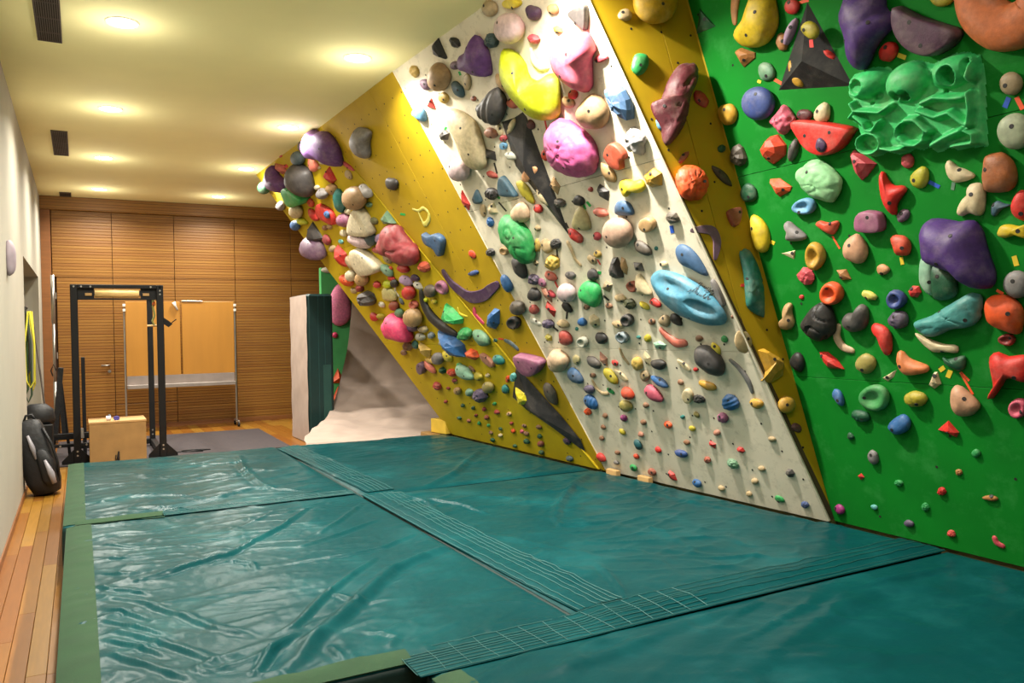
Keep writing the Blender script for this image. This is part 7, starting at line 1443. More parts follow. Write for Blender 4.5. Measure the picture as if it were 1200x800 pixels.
    f.append(tuple(range(n - 1, -1, -1)))
    m.add(V, f)
    return m, True

# a recessed bolt: dark counterbore with a grey socket head
bm_ = MB()
c12 = lambda r, z: [(r * math.cos(k * math.pi / 6), r * math.sin(k * math.pi / 6), z) for k in range(12)]
bm_.rings([c12(.0100, -.006), c12(.0100, .0004), c12(.0078, .0011), c12(.0070, .0006)])
bolt_me = new_mesh('bolt', bm_.v, bm_.f, material('bolt_dark', '221e1c', .6))
GROUPS = {'A': 'on the far yellow overhang', 'B': 'on the yellow ridge panel', 'C': 'on the white wall',
          'D': 'on the right yellow panel', 'E': 'on the green wall'}
KIND = {'volume': ('volume', 'volumes'), 'foothold': ('foothold', 'small footholds'), 'sloper': ('sloper', 'round slopers'),
        'climbing_hold': ('climbing hold', 'climbing holds'), 'jug': ('jug hold', 'hollowed jug holds')}
hseed = 0
for (f, s, col, kind, cu, cv, lift, d, pts, label) in HOLDS:
    hseed += 1
    P = [tuple(float(v) / 1000 for v in q.split(',')) for q in pts.split()]
    size = max(max(abs(p[0]), abs(p[1])) for p in P)
    if s not in ('w', 'wf'):
        a = sum(P[i][0] * P[(i + 1) % len(P)][1] - P[(i + 1) % len(P)][0] * P[i][1] for i in range(len(P)))
        if a < 0:
            P = P[::-1]
    m, sm = hold_mesh(s, P, d, hseed, size > .07, col)
    me = new_mesh(kind, m.v, m.f, hold_mat(col), sm)
    o = bpy.data.objects.new(kind, me)
    COLL.objects.link(o)
    o.matrix_world = fmat(f) @ Matrix.Translation((cu, cv, lift - .002))
    tag(o, label, KIND[kind][0], KIND[kind][1] + ' ' + GROUPS[f])
    if s in ('o', 's', 'n', 'f', 'j', 'g', 'b', 'b2', 'g2', 't') and size > .035:
        rr = random.Random(hseed)
        ang = rr.uniform(0, 6.28)
        nb = 2 if size > .16 else 1
        me.update()
        for q in range(nb):
            # a vertex of the middle ring that lies nearest the wanted direction
            best, bk = None, 1e9
            for v in me.vertices:
                rad = math.hypot(v.co.x, v.co.y)
                if v.co.z < d * .5 or v.normal.z < .35:
                    continue
                da = abs((math.atan2(v.co.y, v.co.x) - ang - q * 2.6 + math.pi) % (2 * math.pi) - math.pi)
                k = da + abs(rad / size - .42) * 3
                if k < bk:
                    best, bk = v, k
            if best is None:
                continue
            b = bpy.data.objects.new('bolt', bolt_me)
            COLL.objects.link(b)
            b.parent = o
            b.matrix_local = Matrix.Translation(best.co) @ best.normal.to_track_quat('Z', 'Y').to_matrix().to_4x4()

# tape strips
TAPECOL = {'green': '1fa347', 'black': '2a2622', 'red': 'd3302a', 'blue': '1f4fb0', 'yellow': 'd8b92c', 'orange': 'e2562a', 'grey': '5f7f6a'}
for (f, c, lift, P, label) in TAPE:
    P = [tuple(p) for p in P]
    if sum(P[i][0] * P[(i + 1) % 4][1] - P[(i + 1) % 4][0] * P[i][1] for i in range(4)) < 0:
        P = P[::-1]
    cx = sum(p[0] for p in P) / 4; cy = sum(p[1] for p in P) / 4
    m = MB(); m.rings([[(p[0] - cx, p[1] - cy, 0) for p in P], [(p[0] - cx, p[1] - cy, .0015) for p in P]])
    o = m.build('tape_strip', material('tape_' + c, TAPECOL[c], .6, var=.08))
    o.matrix_world = fmat(f) @ Matrix.Translation((cx, cy, lift + .0005))
    tag(o, label, 'tape', 'marking tape ' + GROUPS[f])
# ---------------------------------------------------------------- crash mats
FOLDARR = {}
def base_x(y):
    B = [(-1.634, 4.048), (3.366, 4.033), (3.40, 3.98), (5.53, 3.872), (5.60, 3.843), (8.397, 3.739), (9, 3.71)]
    return float(np.interp(y, [b[0] for b in B], [b[1] for b in B]))
def seg_dist(X, Y, a, b):
    dx, dy = b[0] - a[0], b[1] - a[1]
    L2 = dx * dx + dy * dy + 1e-9
    t = np.clip(((X - a[0]) * dx + (Y - a[1]) * dy) / L2, 0, 1)
    return np.hypot(X - a[0] - t * dx, Y - a[1] - t * dy), t, ((X - a[0]) * dy - (Y - a[1]) * dx) / math.sqrt(L2)
def lattice(X, Y, s, seed):
    # smooth value noise on a lattice of cell size s
    r = np.random.RandomState(seed)
    G = r.rand(64, 64)
    u, v = X / s + 100, Y / s + 100
    i, j = np.floor(u).astype(int), np.floor(v).astype(int)
    a, b = u - i, v - j
    a = a * a * (3 - 2 * a); b = b * b * (3 - 2 * b)
    g = lambda p, q: G[p % 64, q % 64]
    return (g(i, j) * (1 - a) + g(i + 1, j) * a) * (1 - b) + (g(i, j + 1) * (1 - a) + g(i + 1, j + 1) * a) * b - .5
def mat_surface(key, x0, x1, y0, y1, follow, seed):
    def f(X, Y):
        X = np.asarray(X, float); Y = np.asarray(Y, float)
        Z = np.zeros_like(X)
        # broad sag, stretched creases and fine crinkle
        Z += .016 * lattice(X + Y * .3, Y, .55, seed)
        c = lattice(X * .45 + Y * .35, Y - X * .4, .16, seed + 1)
        Z += .010 * np.exp(-(c / .10) ** 2) * (lattice(X, Y, .5, seed + 5) + .45) * 1.3
        c = lattice(X * .8 - Y * .2, Y * 1.6 + X * .5, .22, seed + 2)
        Z += .009 * np.exp(-(c / .08) ** 2) * (lattice(X, Y, .6, seed + 6) + .4)
        Z += .0025 * lattice(X, Y * 2, .14, seed + 3) + .002 * lattice(X * 1.5, Y, .04, seed + 4)
        for fd in FOLDS.get(key, []):
            pts, amp, w = fd
            w = max(w, .03)
            D = np.full_like(X, 9.0); S = np.zeros_like(X)
            for i in range(len(pts) - 1):
                dd, t, sd = seg_dist(X, Y, pts[i], pts[i + 1])
                u = (i + t) / (len(pts) - 1)
                better = dd < D
                D = np.where(better, dd, D)
                S = np.where(better, np.sin(np.pi * np.clip(u * .9 + .05, 0, 1)) ** .6, S)
                SD = sd if i == 0 else np.where(better, sd, SD)
            Z += 1.25 * amp * S * (np.exp(-(D / (w * .55)) ** 2) - .45 * np.exp(-((SD - w * .9) / (w * .7)) ** 2) * np.exp(-(D / (w * 2)) ** 2))
        xr = follow(Y) if follow else x1
        e = np.minimum(np.minimum(X - x0, xr - X), np.minimum(Y - y0, y1 - Y))
        e = np.clip(e, 0, None)
        Z *= np.clip(e / .08, .15, 1)
        Z -= .016 * np.exp(-(e / .03) ** 1.2)
        return TM + Z
    return f
vbase = np.vectorize(base_x)
def crash_mat(key, x0, x1, y0, y1, label, seed, follow=False, step=.02):
    cx, cy = (x0 + x1) / 2, (y0 + y1) / 2
    t = thing('crash_mat', (cx, cy, 0), label, 'crash mat', 'teal crash mats on the floor')
    fo = (lambda Y: vbase(Y) - .015) if follow else None
    S = mat_surface(key, x0, x1, y0, y1, fo, seed)
    nx, ny = int((x1 - x0) / step), int((y1 - y0) / step)
    ys = np.linspace(y0, y1, ny + 1)
    us = np.linspace(0, 1, nx + 1)
    XX = np.empty((ny + 1, nx + 1)); YY = np.repeat(ys[:, None], nx + 1, 1)
    xr = vbase(ys) - .015 if follow else np.full(ny + 1, x1)
    XX = x0 + us[None, :] * (xr[:, None] - x0)
    ZZ = S(XX, YY)
    V = np.stack([XX - cx, YY - cy, ZZ], -1).reshape(-1, 3)
    W = nx + 1
    idx = (np.arange(ny)[:, None] * W + np.arange(nx)[None, :]).reshape(-1)
    F = np.stack([idx, idx + 1, idx + 1 + W, idx + W], 1)
    me = bpy.data.meshes.new('cover')
    me.from_pydata(V.tolist(), [], F.tolist())
    me.materials.append(vinyl)
    me.polygons.foreach_set('use_smooth', [True] * len(me.polygons))
    me.update()
    link('cover', me, t)
    # the foam body: sides, slightly bulged
    border = [(0, i) for i in range(0, nx + 1, 4)] + [(j, nx) for j in range(0, ny + 1, 4)] + [(ny, i) for i in range(nx, -1, -4)] + [(j, 0) for j in range(ny, -1, -4)]
    R = []
    for q, out in ((1.0, 0), (.92, .004), (.5, .007), (.06, .003), (0, 0)):
        ring = []
        for j, i in border:
            X, Y, Z = XX[j, i] - cx, YY[j, i] - cy, ZZ[j, i] * q
            ox = (-1 if i == 0 else 1 if i == nx else 0) * out
            if follow and i == nx:
                ox = 0
            oy = (-1 if j == 0 else 1 if j == ny else 0) * out * .3
            ring.append((X + ox, Y + oy, Z - (.004 if q == 1 else 0)))
        R.append(ring)
    MB().rings(R[::-1]).build('foam_body', vinyl_dark, t, True)
    return t, S, cx, cy
def strip_on(S, cx, cy, path, width, name, mat, parent, lift=.004, n=None, offs=0.0):
    # a flexible band lying on a mat surface, following path
    P = [Vector((p[0], p[1])) for p in path]
    Q = []
    for i in range(len(P) - 1):
        k = max(2, int((P[i + 1] - P[i]).length / .035))
        for q in range(k):
            Q.append(P[i].lerp(P[i + 1], q / k))
    Q.append(P[-1])
    across = max(2, int(width / .03)) if n is None else n
    V = []
    for i, q in enumerate(Q):
        d = (Q[min(i + 1, len(Q) - 1)] - Q[max(i - 1, 0)]).normalized()
        nn = Vector((-d.y, d.x))
        for k in range(across + 1):
            w = q + nn * (width * (k / across - .5) + offs)
            V.append((w.x, w.y))
    A = np.array(V)
    Z = S(A[:, 0], A[:, 1])
    Z = np.maximum(Z, TM - .012)
    v = [(a[0] - cx, a[1] - cy, z + lift) for a, z in zip(V, Z)]
    lo = [(a[0] - cx, a[1] - cy, z + lift - .004) for a, z in zip(V, Z)]
    W = across + 1
    f = [(i * W + k, (i + 1) * W + k, (i + 1) * W + k + 1, i * W + k + 1) for i in range(len(Q) - 1) for k in range(across)]
    m = MB(); m.add(v, f)
    m.add(lo, [tuple(reversed(q)) for q in f])
    return m.build(name, mat, parent, True)
def stitch_lines(S, cx, cy, path, offsets, parent, lift=.0065, r=.0016, cross=None, width=.2):
    m = MB()
    P = [Vector((p[0], p[1])) for p in path]
    rr = random.Random(int(path[0][0] * 100))
    Q = []
    for i in range(len(P) - 1):
        k = max(2, int((P[i + 1] - P[i]).length / .05))
        for q in range(k):
            Q.append(P[i].lerp(P[i + 1], q / k))
    Q.append(P[-1])
    def emit(pts, rad):
        A = np.array(pts)
        Z = np.maximum(S(A[:, 0], A[:, 1]), TM - .012)
        m.tube([(a[0] - cx, a[1] - cy, z + lift) for a, z in zip(pts, Z)], rad, 4)
    for o in offsets:
        pts = []
        for i, q in enumerate(Q):
            d = (Q[min(i + 1, len(Q) - 1)] - Q[max(i - 1, 0)]).normalized()
            pts.append(tuple(q + Vector((-d.y, d.x)) * (o + rr.uniform(-.004, .004))))
        emit(pts, r)
    if cross:
        for i in range(0, len(Q) - 1, cross):
            d = (Q[i + 1] - Q[i]).normalized(); nn = Vector((-d.y, d.x))
            emit([tuple(Q[i] + nn * (width * t) + d * rr.uniform(-.01, .01)) for t in (-.45, 0, .45)], r)
    return m.build('stitching', stitch_m, parent, kind='stuff')

X1, X2 = 1.80, 1.815
YA, YM, YN = 8.62, 5.80, 2.72
t1, S1, c1x, c1y = crash_mat('M1', -.12, 1.80, 5.82, 8.62, 'teal vinyl crash mat at the far left, in front of the plywood box', 21)
t2, S2, c2x, c2y = crash_mat('M2', 1.82, 3.8, 5.70, 8.55, 'teal vinyl crash mat at the far right under the yellow overhang', 22, follow=True)
t3, S3, c3x, c3y = crash_mat('M3', -.10, 1.80, 2.74, 5.79, 'heavily creased teal vinyl crash mat on the left in the foreground', 23, step=.0115)
t4, S4, c4x, c4y = crash_mat('M4', 1.82, 3.9, 2.66, 5.67, 'teal vinyl crash mat in the middle under the white wall', 24, follow=True, step=.0125)
t5, S5, c5x, c5y = crash_mat('M5', 1.06, 4.0, -1.2, 2.63, 'dark teal crash mat in the right foreground beneath the green wall', 25, follow=True, step=.02)
# green fabric border strips
strip_on(S1, c1x, c1y, [(-.055, 5.84), (-.055, 8.60)], .13, 'border_strip', velcro, t1)
strip_on(S1, c1x, c1y, [(-.05, 5.86), (.47, 5.86)], .07, 'border_strip', velcro, t1, lift=.006)
strip_on(S3, c3x, c3y, [(-.03, 2.76), (-.03, 5.77)], .14, 'border_strip', velcro, t3)
strip_on(S3, c3x, c3y, [(-.08, 2.785), (1.05, 2.785)], .09, 'border_strip', velcro, t3, lift=.006)
strip_on(S3, c3x, c3y, [(-.08, 5.755), (.47, 5.755)], .05, 'border_strip', velcro, t3, lift=.006)
strip_on(S5, c5x, c5y, [(1.11, 2.58), (1.11, -1.1)], .11, 'border_strip', velcro, t5)
# stitched joining flaps, laid over the seams between the mats
def joining_flap(S, path, width, offsets, lift, label, extra=None):
    cx, cy = path[0]
    t = thing('joining_flap', (cx, cy, TM), label, 'flap', 'stitched flaps joining the crash mats')
    A = strip_on(S, cx, cy, path, width, 'band', vinyl, t, lift=lift - TM)
    stitch_lines(S, cx, cy, path, offsets, t, lift=lift + .0025 - TM)
    if extra:
        stitch_lines(S, cx, cy, extra[0], extra[1], t, lift=lift + .0025 - TM, cross=2, width=width)
joining_flap(S4, [(1.93, 5.72), (1.935, 4.6), (1.945, 3.9), (1.95, 3.4), (1.965, 2.86)], .245, (-.115, -.085, -.02, .015, .05, .085, .112), .007,
             'long stitched vinyl flap running away from the camera between the foreground mats')
joining_flap(S2, [(1.89, 8.52), (1.93, 7.6), (1.95, 6.6), (1.97, 5.76)], .22, (-.095, -.05, -.015, .02, .055, .095), .007,
             'stitched vinyl flap over the seam between the two farthest mats')
joining_flap(S1, [(.47, 5.835), (1.0, 5.835), (1.78, 5.835)], .10, (-.04, -.015, .015, .04), .011,
             'narrow quilted flap across the front edge of the far left mat', ([(.47, 5.835), (1.0, 5.835), (1.78, 5.835)], (0,)))
joining_flap(S4, [(1.02, 2.715), (1.8, 2.72), (2.4, 2.735), (3.2, 2.74), (4.0, 2.74)], .24, (-.112, -.08, -.03, .02, .065, .112), .012,
             'wide quilted vinyl flap crossing the foreground to the green wall', ([(1.02, 2.715), (1.8, 2.72), (2.4, 2.735)], (-.055, 0, .04)))

# ---------------------------------------------------------------- far left: rack, box, bench, bags
def bolt_row(mb, pts, r=.011, axis='y'):
    for (x, y, z) in pts:
        mb.tube([(x, y, z), (x, y - .008, z)], r, 8)
t = thing('power_rack', (.43, 11.0, .012), 'black steel power rack with a wooden roller in its top beam', 'power rack')
def rk(name, mb, mat=black_metal, parent=None, smooth=False, kind=None, label=None):
    mb.v = [(v[0] - .43, v[1] - 11.0, v[2]) for v in mb.v]
    return mb.build(name, mat, parent or t, smooth, kind, label)
for (x0, x1, y, zt) in ((-.09, -.01, 11.0, 2.17), (.865, .945, 11.0, 2.17), (.835, .905, 12.2, 2.17), (-.085, -.015, 12.2, 2.17)):
    rk('upright', MB().box(x0, x1, y, y + .075, .0, zt, .005))
rk('top_beam', MB().box(-.01, .865, 11.0, 11.07, 2.125, 2.17, .004))
rk('lower_beam', MB().box(-.01, .865, 11.0, 11.05, 1.985, 2.005, .003))
for x in (-.085, .84):
    rk('side_beam', MB().box(x, x + .07, 11.07, 12.2, 2.09, 2.16, .004))
    rk('side_beam', MB().box(x, x + .07, 11.07, 12.2, .03, .10, .004))
rk('rear_beam', MB().box(-.02, .84, 12.2, 12.26, .03, .10, .004))
rk('rear_beam', MB().box(-.02, .84, 12.2, 12.26, 2.09, 2.16, .004))
for s, xa in ((1, -.01), (-1, .865)):
    g = MB()
    P = [(xa, 2.125), (xa + s * .18, 2.125), (xa + s * .18, 2.0), (xa + s * .06, 2.0), (xa, 1.985)]
    if s < 0: P = P[::-1]
    g.rings([[(p[0], 11.055, p[1]) for p in P], [(p[0], 11.045, p[1]) for p in P]])
    rk('gusset_plate', g)
    g2 = rk('wooden_peg', MB().box(min(xa + s * .08, xa + s * .155), max(xa + s * .08, xa + s * .155), 11.03, 11.046, 2.035, 2.068, .003), ply_edge)
b = MB()
for x in (-.05, .03, .13, .80, .905, .905, .905):
    b.tube([(x, 11.0, 2.145), (x, 10.992, 2.145)], .011, 8)
for z in (2.10, 2.055): b.tube([(.905, 11.0, z), (.905, 10.992, z)], .011, 8)
for x in (-.05, .905):
    for z in (.10, .15): b.tube([(x, 11.0, z), (x, 10.992, z)], .011, 8)
for x in (-.05, .87):
    for z in (.16, .22): b.tube([(x, 12.2, z), (x, 12.192, z)], .011, 8)
rk('bolts', b, steel, kind='stuff')
r = MB(); r.tube([(.175, 11.03, 2.063), (.665, 11.03, 2.063)], .05, 16)
rk('wooden_roller', r, material('pale_roller_wood', 'dcbc7c', .45, stretch=(1, 30, 30)), None, True)
r = MB()
for sx, x in ((1, .945), (-1, .865), (1, -.01), (-1, -.09)):
    P = [(x, 0.0), (x + sx * .13, 0.0), (x + sx * .13, .035), (x, .17)]
    if sx < 0: P = P[::-1]
    r = MB(); r.rings([[(p[0], 11.04, p[1]) for p in P], [(p[0], 11.03, p[1]) for p in P]])
    rk('foot_gusset', r)
r = MB(); P = [(.945, 1.76), (1.0, 1.72), (1.045, 1.68), (1.0, 1.64), (.945, 1.68)]
r.rings([[(p[0], 11.06, p[1]) for p in P], [(p[0], 11.0, p[1]) for p in P]])
r.tube([(1.03, 11.02, 1.69), (1.09, 11.0, 1.74)], .006, 6)
rk('bar_hook', r)
r = MB(); r.tube([(.76, 11.16, 1.66), (.89, 11.16, 1.665)], .014, 8)
rk('wooden_dowel', r, ply_edge)
r = MB(); r.tube([(.835, 11.13, 1.99), (.83, 11.13, 1.9), (.85, 11.13, 1.80), (.82, 11.13, 1.72), (.84, 11.13, 1.67)], .012, 6)
rk('hanging_sling', r, material('khaki_sling', '8a8a4a', .8), label='khaki sling with a red carabiner')
r = MB(); r.tube([(.835, 11.12, 1.95), (.85, 11.12, 1.97), (.855, 11.12, 1.93), (.835, 11.12, 1.91), (.825, 11.12, 1.93), (.835, 11.12, 1.95)], .007, 6)
rk('carabiner', r, material('red_anodised', 'c8341c', .35, metal=.3))

t = thing('plyo_box', (.375, 10.45, 0), 'plywood jump box standing in front of the power rack behind the mats', 'box')
MB().box(-.30, .30, .0, .018, 0, .535, .002).build('front_panel', ply, t)
MB().box(-.30, .30, .482, .50, 0, .535, .002).build('back_panel', ply, t)
MB().box(-.30, -.282, .018, .482, 0, .535, .002).build('side_panel', ply, t)
MB().box(.282, .30, .018, .482, 0, .535, .002).build('side_panel', ply, t)
MB().box(-.305, .305, -.005, .505, .535, .557, .002).build('top_panel', ply_edge, t)
m = MB(); m.tube([(.0, -.005, .075), (-.006, -.012, .13), (.002, -.012, .20)], [.012, .016, .008], 6)
m.tube([(-.02, -.008, .075), (-.035, -.010, .12), (-.03, -.010, .16)], .006, 5)
m.box(-.06, .12, -.012, -.001, .06, .075)
m.build('black_figure', material('black_marking', '1a1512', .8), t, label='small dark mark low on the front panel')
m = MB()
m.tube([(-.12, .1, .575), (-.07, .1, .575)], [.026, .026], 12)
tag(m.build('tape_roll', material('white_tape', 'd9d4e0', .6), None, False, loc=(.375, 10.45, .012)), 'white roll of tape lying on the plywood jump box', 'tape')
m = MB(); m.rings([[( .035 * math.cos(a) - .01, .08, .585 + .024 * math.sin(a)) for a in [k * math.pi / 6 for k in range(12)]], [( .035 * math.cos(a) - .01, .13, .585 + .024 * math.sin(a)) for a in [k * math.pi / 6 for k in range(12)]]])
tag(m.build('purple_tin', material('purple_tin', '4a4590', .4), None, False, loc=(.375, 10.45, -.004)), 'small purple tin lying on the plywood jump box', 'tin')
m = MB(); m.tube([(0, 0, .0), (0, .04, .02), (0, .05, .05)], .016, 8)
o = m.build('chalk_pot', material('dark_pot', '2a2f33', .5), None, True, loc=(.29, 10.53, .575))
tag(o, 'small dark holder left of the tape roll on the plywood box', 'holder')

# black folded bench behind the left upright
t = thing('folded_bench', (-.24, 11.88, 0), 'black folded gym bench leaning upright beside the left rack post', 'bench')
def slab(a, b, w, th):
    m = MB()
    a, b = Vector(a), Vector(b)
    d = (b - a).normalized(); s = Vector((0, 1, 0)); n = d.cross(s)
    R = [[tuple(p + s * (w / 2 * i) + n * (th / 2 * j)) for i, j in ((-1, -1), (1, -1), (1, 1), (-1, 1))] for p in (a, b)]
    return m.rings(R)
slab((-.06, 0, .30), (.02, 0, 1.15), .28, .06).build('pad', bag_m, t)
slab((.04, 0, .30), (.0, 0, 1.0), .26, .05).build('pad', bag_m, t)
MB().tube([(-.09, -.1, .0), (.0, -.1, 1.05)], .018, 8).build('leg', black_metal, t)
MB().tube([(.10, -.1, .0), (.02, -.1, .95)], .018, 8).build('leg', black_metal, t)
MB().tube([(-.03, -.1, 1.12), (-.06, -.1, 1.2), (-.09, -.1, 1.12), (-.07, -.1, 1.05)], .008, 6).build('handle', black_metal, t)
m = MB(); m.box(-.02, .025, -.02, .02, 0, 1.28, .004)
tag(m.build('short_post', black_metal, loc=(.03, 11.9, 0)), 'short black steel post standing right of the left rack upright', 'post')
t = thing('equipment_sled', (-.12, 11.45, 0), 'low black steel frame with crossing rails on the floor by the rack', 'frame')
for (x0, x1, y0, y1, z0, z1, n) in ((-.24, .26, -.02, .02, .30, .34, 'rail'), (-.24, .26, -.02, .02, .17, .21, 'rail'), (-.24, .26, .2, .24, .24, .28, 'rail'),
                                 (-.24, -.20, -.02, .24, 0, .36, 'post'), (.22, .26, -.02, .24, 0, .40, 'post'), (.08, .11, -.02, .02, 0, .42, 'post')):
    MB().box(x0, x1, y0, y1, z0, z1, .003).build(n, black_metal, t)
m = MB(); m.tube([(.12, -.04, .40), (.12, -.04, .28)], [.02, .026], 10)
m.build('knob', steel, t)
for x in (-.12, .17):
    m = MB(); m.tube([(x, -.03, .19), (x, -.05, .19)], .012, 8); m.build('pin', steel, t)
# rubber mats on the floor
m = MB(); m.rings([[(-.30, 10.9, .001), (2.50, 11.0, .001), (2.52, 13.35, .001), (-.30, 13.45, .001)], [(-.30, 10.9, .012), (2.50, 11.0, .012), (2.52, 13.35, .012), (-.30, 13.45, .012)]])
tag(m.build('rubber_mat', rubber), 'dark grey rubber mat lying on the wooden floor before the back wall', 'floor mat')
m = MB(); m.tube([(1.15, 11.35, .02), (1.3, 11.4, .018), (1.5, 11.3, .018), (1.2, 11.25, .018), (1.05, 11.3, .018), (1.4, 11.2, .018)], .007, 6)
tag(m.build('cable', black_metal, None, True), 'black cable lying on the rubber mat right of the rack', 'cable')

# backpack on the floor by the left wall
t = thing('backpack', (-.335, 9.15, 0), 'black backpack with grey reflective panels standing against the left wall', 'backpack', rot=(0, math.radians(-9), 0))
def sq(cx, cy, rx, ry, z, n=24, e=.55):
    R = []
    for k in range(n):
        a = 2 * math.pi * k / n
        c, s = math.cos(a), math.sin(a)
        R.append((cx + rx * math.copysign(abs(c) ** e, c), cy + ry * math.copysign(abs(s) ** e, s), z))
    return R
m = MB(); m.rings([sq(.03, 0, .05, .06, .0), sq(.03, 0, .12, .13, .03), sq(.02, 0, .150, .15, .14), sq(.0, 0, .155, .155, .35), sq(-.01, 0, .14, .14, .55), sq(-.01, 0, .12, .12, .68), sq(0, 0, .085, .09, .74), sq(0, 0, .03, .03, .76)])
m.build('body', bag_m, t, True)
m = MB(); m.rings([sq(.07, -.12, .03, .05, .10), sq(.075, -.12, .065, .07, .16), sq(.07, -.12, .07, .07, .34), sq(.05, -.12, .05, .06, .44), sq(.045, -.12, .02, .03, .47)])
m.build('front_pocket', bag_m, t, True)
for (P, w) in (([(-.03, -.158, .62), (-.01, -.162, .5), (.0, -.165, .38)], [.012, .022, .01]), ([(.07, -.192, .36), (.10, -.198, .22), (.11, -.19, .12)], [.012, .03, .022])):
    m = MB(); m.tube(P, w, 8); m.build('reflective_panel', bag_s, t, True)
m = MB(); m.tube([(-.05, 0, .74), (-.02, 0, .80), (.03, 0, .80), (.05, 0, .74)], .012, 6); m.build('grab_handle', bag_m, t, True)
m = MB(); m.tube([(.10, -.1, .66), (.15, -.12, .5), (.17, -.12, .3), (.15, -.1, .12)], .013, 6); m.build('strap', bag_m, t, True)
m = MB(); m.rings([sq(0, 0, .15, .10, .0, e=.9), sq(0, 0, .17, .12, .05, e=.9), sq(0, 0, .15, .12, .16, e=.9), sq(0, 0, .08, .07, .22, e=.9)])
o = m.build('gym_bag', bag_m, None, True, loc=(-.42, 10.2, .60)); tag(o, 'round black bag sitting behind the backpack in the niche opening', 'bag')
m = MB(); m.box(-.16, .16, -.18, .18, 0, .60, .01)
o = m.build('storage_crate', black_metal, loc=(-.44, 10.25, 0)); tag(o, 'black storage crate under the round black bag in the niche opening', 'crate')

# slings and pole in the niche
t = thing('hanging_slings', (-.66, 13.0, 1.35), 'bundle of yellow and green slings hanging on a hook in the niche', 'slings')
hook = MB(); hook.tube([(0, .5, .62), (0, .0, .62), (0, -.02, .55)], .012, 8); hook.build('hook', black_metal, t)
for k, (c, dx, zl) in enumerate((('d8c52a', .03, -.42), ('c9b822', .07, -.55), ('4c6a44', -.02, -.62), ('39513a', .02, -.7), ('2b2b28', .0, -.35), ('d9d23c', .05, -.5))):
    m = MB(); w = .05 + .01 * k
    m.tube([(dx - .01, -.02 * k, .56), (dx - w * .6, -.02 * k, .1), (dx - w * .5, -.02 * k, zl + .1), (dx, -.02 * k, zl), (dx + w * .5, -.02 * k, zl + .1), (dx + w * .55, -.02 * k, .1), (dx + .01, -.02 * k, .56)], .013, 6)
    m.build('sling', material('sling_%d' % k, c, .8), t, True)
m = MB(); m.tube([(0, 0, .56), (0, -.04, .46), (.01, -.04, .30)], [.02, .05, .03], 8); m.build('black_clasp', black_metal, t, True)
m = MB(); m.tube([(-.57, 13.2, 1.75), (-.38, 12.6, .02)], .012, 8)
tag(m.build('walking_pole', material('dark_pole', '4a4038', .5)), 'thin dark pole leaning in the niche beside the slings', 'pole')
m = MB(); m.tube([(-.325, 13.3, 0.01), (-.325, 13.3, .9)], .022, 10); m.tube([(-.325, 13.3, .9), (-.325, 13.3, 1.75)], .018, 10); m.tube([(-.325, 13.3, 1.75), (-.325, 13.3, 2.44)], .026, 10)
tag(m.build('steel_pole', steel, None, True), 'tall thin steel pole standing left of the power rack', 'pole')
# small grey hold on the left wall
m, sm = hold_mesh('o', [(.12 * math.cos(a) * (.8 + .2 * math.cos(a)), .15 * math.sin(a)) for a in [k * math.pi / 6 for k in range(12)]], .07, 991, True)
o = m.build('wall_hold', material('lilac_grey_resin', '9d8f98', .6, var=.2), None, True)
o.matrix_world = Matrix(((0, 0, 1, XL - .002), (1, 0, 0, 7.72), (0, 1, 0, 2.21), (0, 0, 0, 1)))
tag(o, 'single lilac grey climbing hold fixed on the cream left wall', 'climbing hold')

# ---------------------------------------------------------------- mobile wooden board in front of the back wall
t = thing('mobile_cabinet', (1.48, 14.1, 0), 'mobile frame with two orange wooden boards and an aluminium tray on castors', 'cabinet')
for (x0, x1, zt) in ((-.83, -.03, 2.09), (.0, .81, 2.09)):
    p_ = MB().box(x0, x1, -.02, .02, .90, zt, .003).build('door', orange_wood, t)
MB().box(-.83, .81, -.10, .02, .70, .76, .004).build('tray', alu, t)
MB().box(-.83, .81, -.02, .02, .76, .90, .003).build('lower_rail', material('grey_rail', '8b7f78', .5), t)
MB().box(.0, .32, -.03, .0, 2.09, 2.105, .002).build('top_rail', steel, t)
for x in (-.85, .83):
    MB().tube([(x, 0, .05), (x, 0, 2.0)], .014, 8).build('leg', steel, t)
    f_ = MB().box(x - .015, x + .015, -.2, .2, .07, .10, .003).build('foot', steel, t)
    for y in (-.18, .18):
        m = MB(); m.tube([(x - .015, y, .035), (x + .015, y, .035)], .034, 12); m.build('castor', black_metal, f_)
    for z in (1.95, 2.03):
        MB().box(x - .02, x + .02, -.035, -.015, z - .02, z + .02, .003).build('clip', white_plastic, t)
m = MB(); m.tube([(0, 0, 0), (.02, 0, -.06), (.055, 0, -.13)], [.03, .018, .014], 8)
o = m.build('white_peg', white_plastic, None, True, loc=(1.36, 14.06, 2.08)); tag(o, 'small white plastic clip sitting on the left orange board', 'clip')

# ---------------------------------------------------------------- far right corner: green wall, standing mat, carpeted mat
t = thing('green_boulder_wall', (3.6, 13.4, 0), 'green climbing wall end piece rising behind the carpeted mats', 'climbing wall')
MB().box(0, 1.9, 0, .12, 0, 2.64, .004).build('panel', material('green_paint_lit', '4fae66', .7, var=.1), t)  # green made lighter, the light falling on this wall is in the colour
m, sm = hold_mesh('o', [(.19 * math.cos(a) * (1 - .25 * math.sin(a)), .36 * math.sin(a)) for a in [k * math.pi / 6 for k in range(12)]], .12, 77, True)
def onback(o, x, z): o.matrix_world = Matrix(((1, 0, 0, x), (0, 0, -1, 13.402), (0, 1, 0, z), (0, 0, 0, 1)))
o = m.build('sloper', hold_mat('pnk_lit'), None, True); onback(o, 3.9, 2.02); tag(o, 'tall pink hold on the green end wall behind the standing mat', 'sloper')  # pink lightened to stand for strong light on the hold
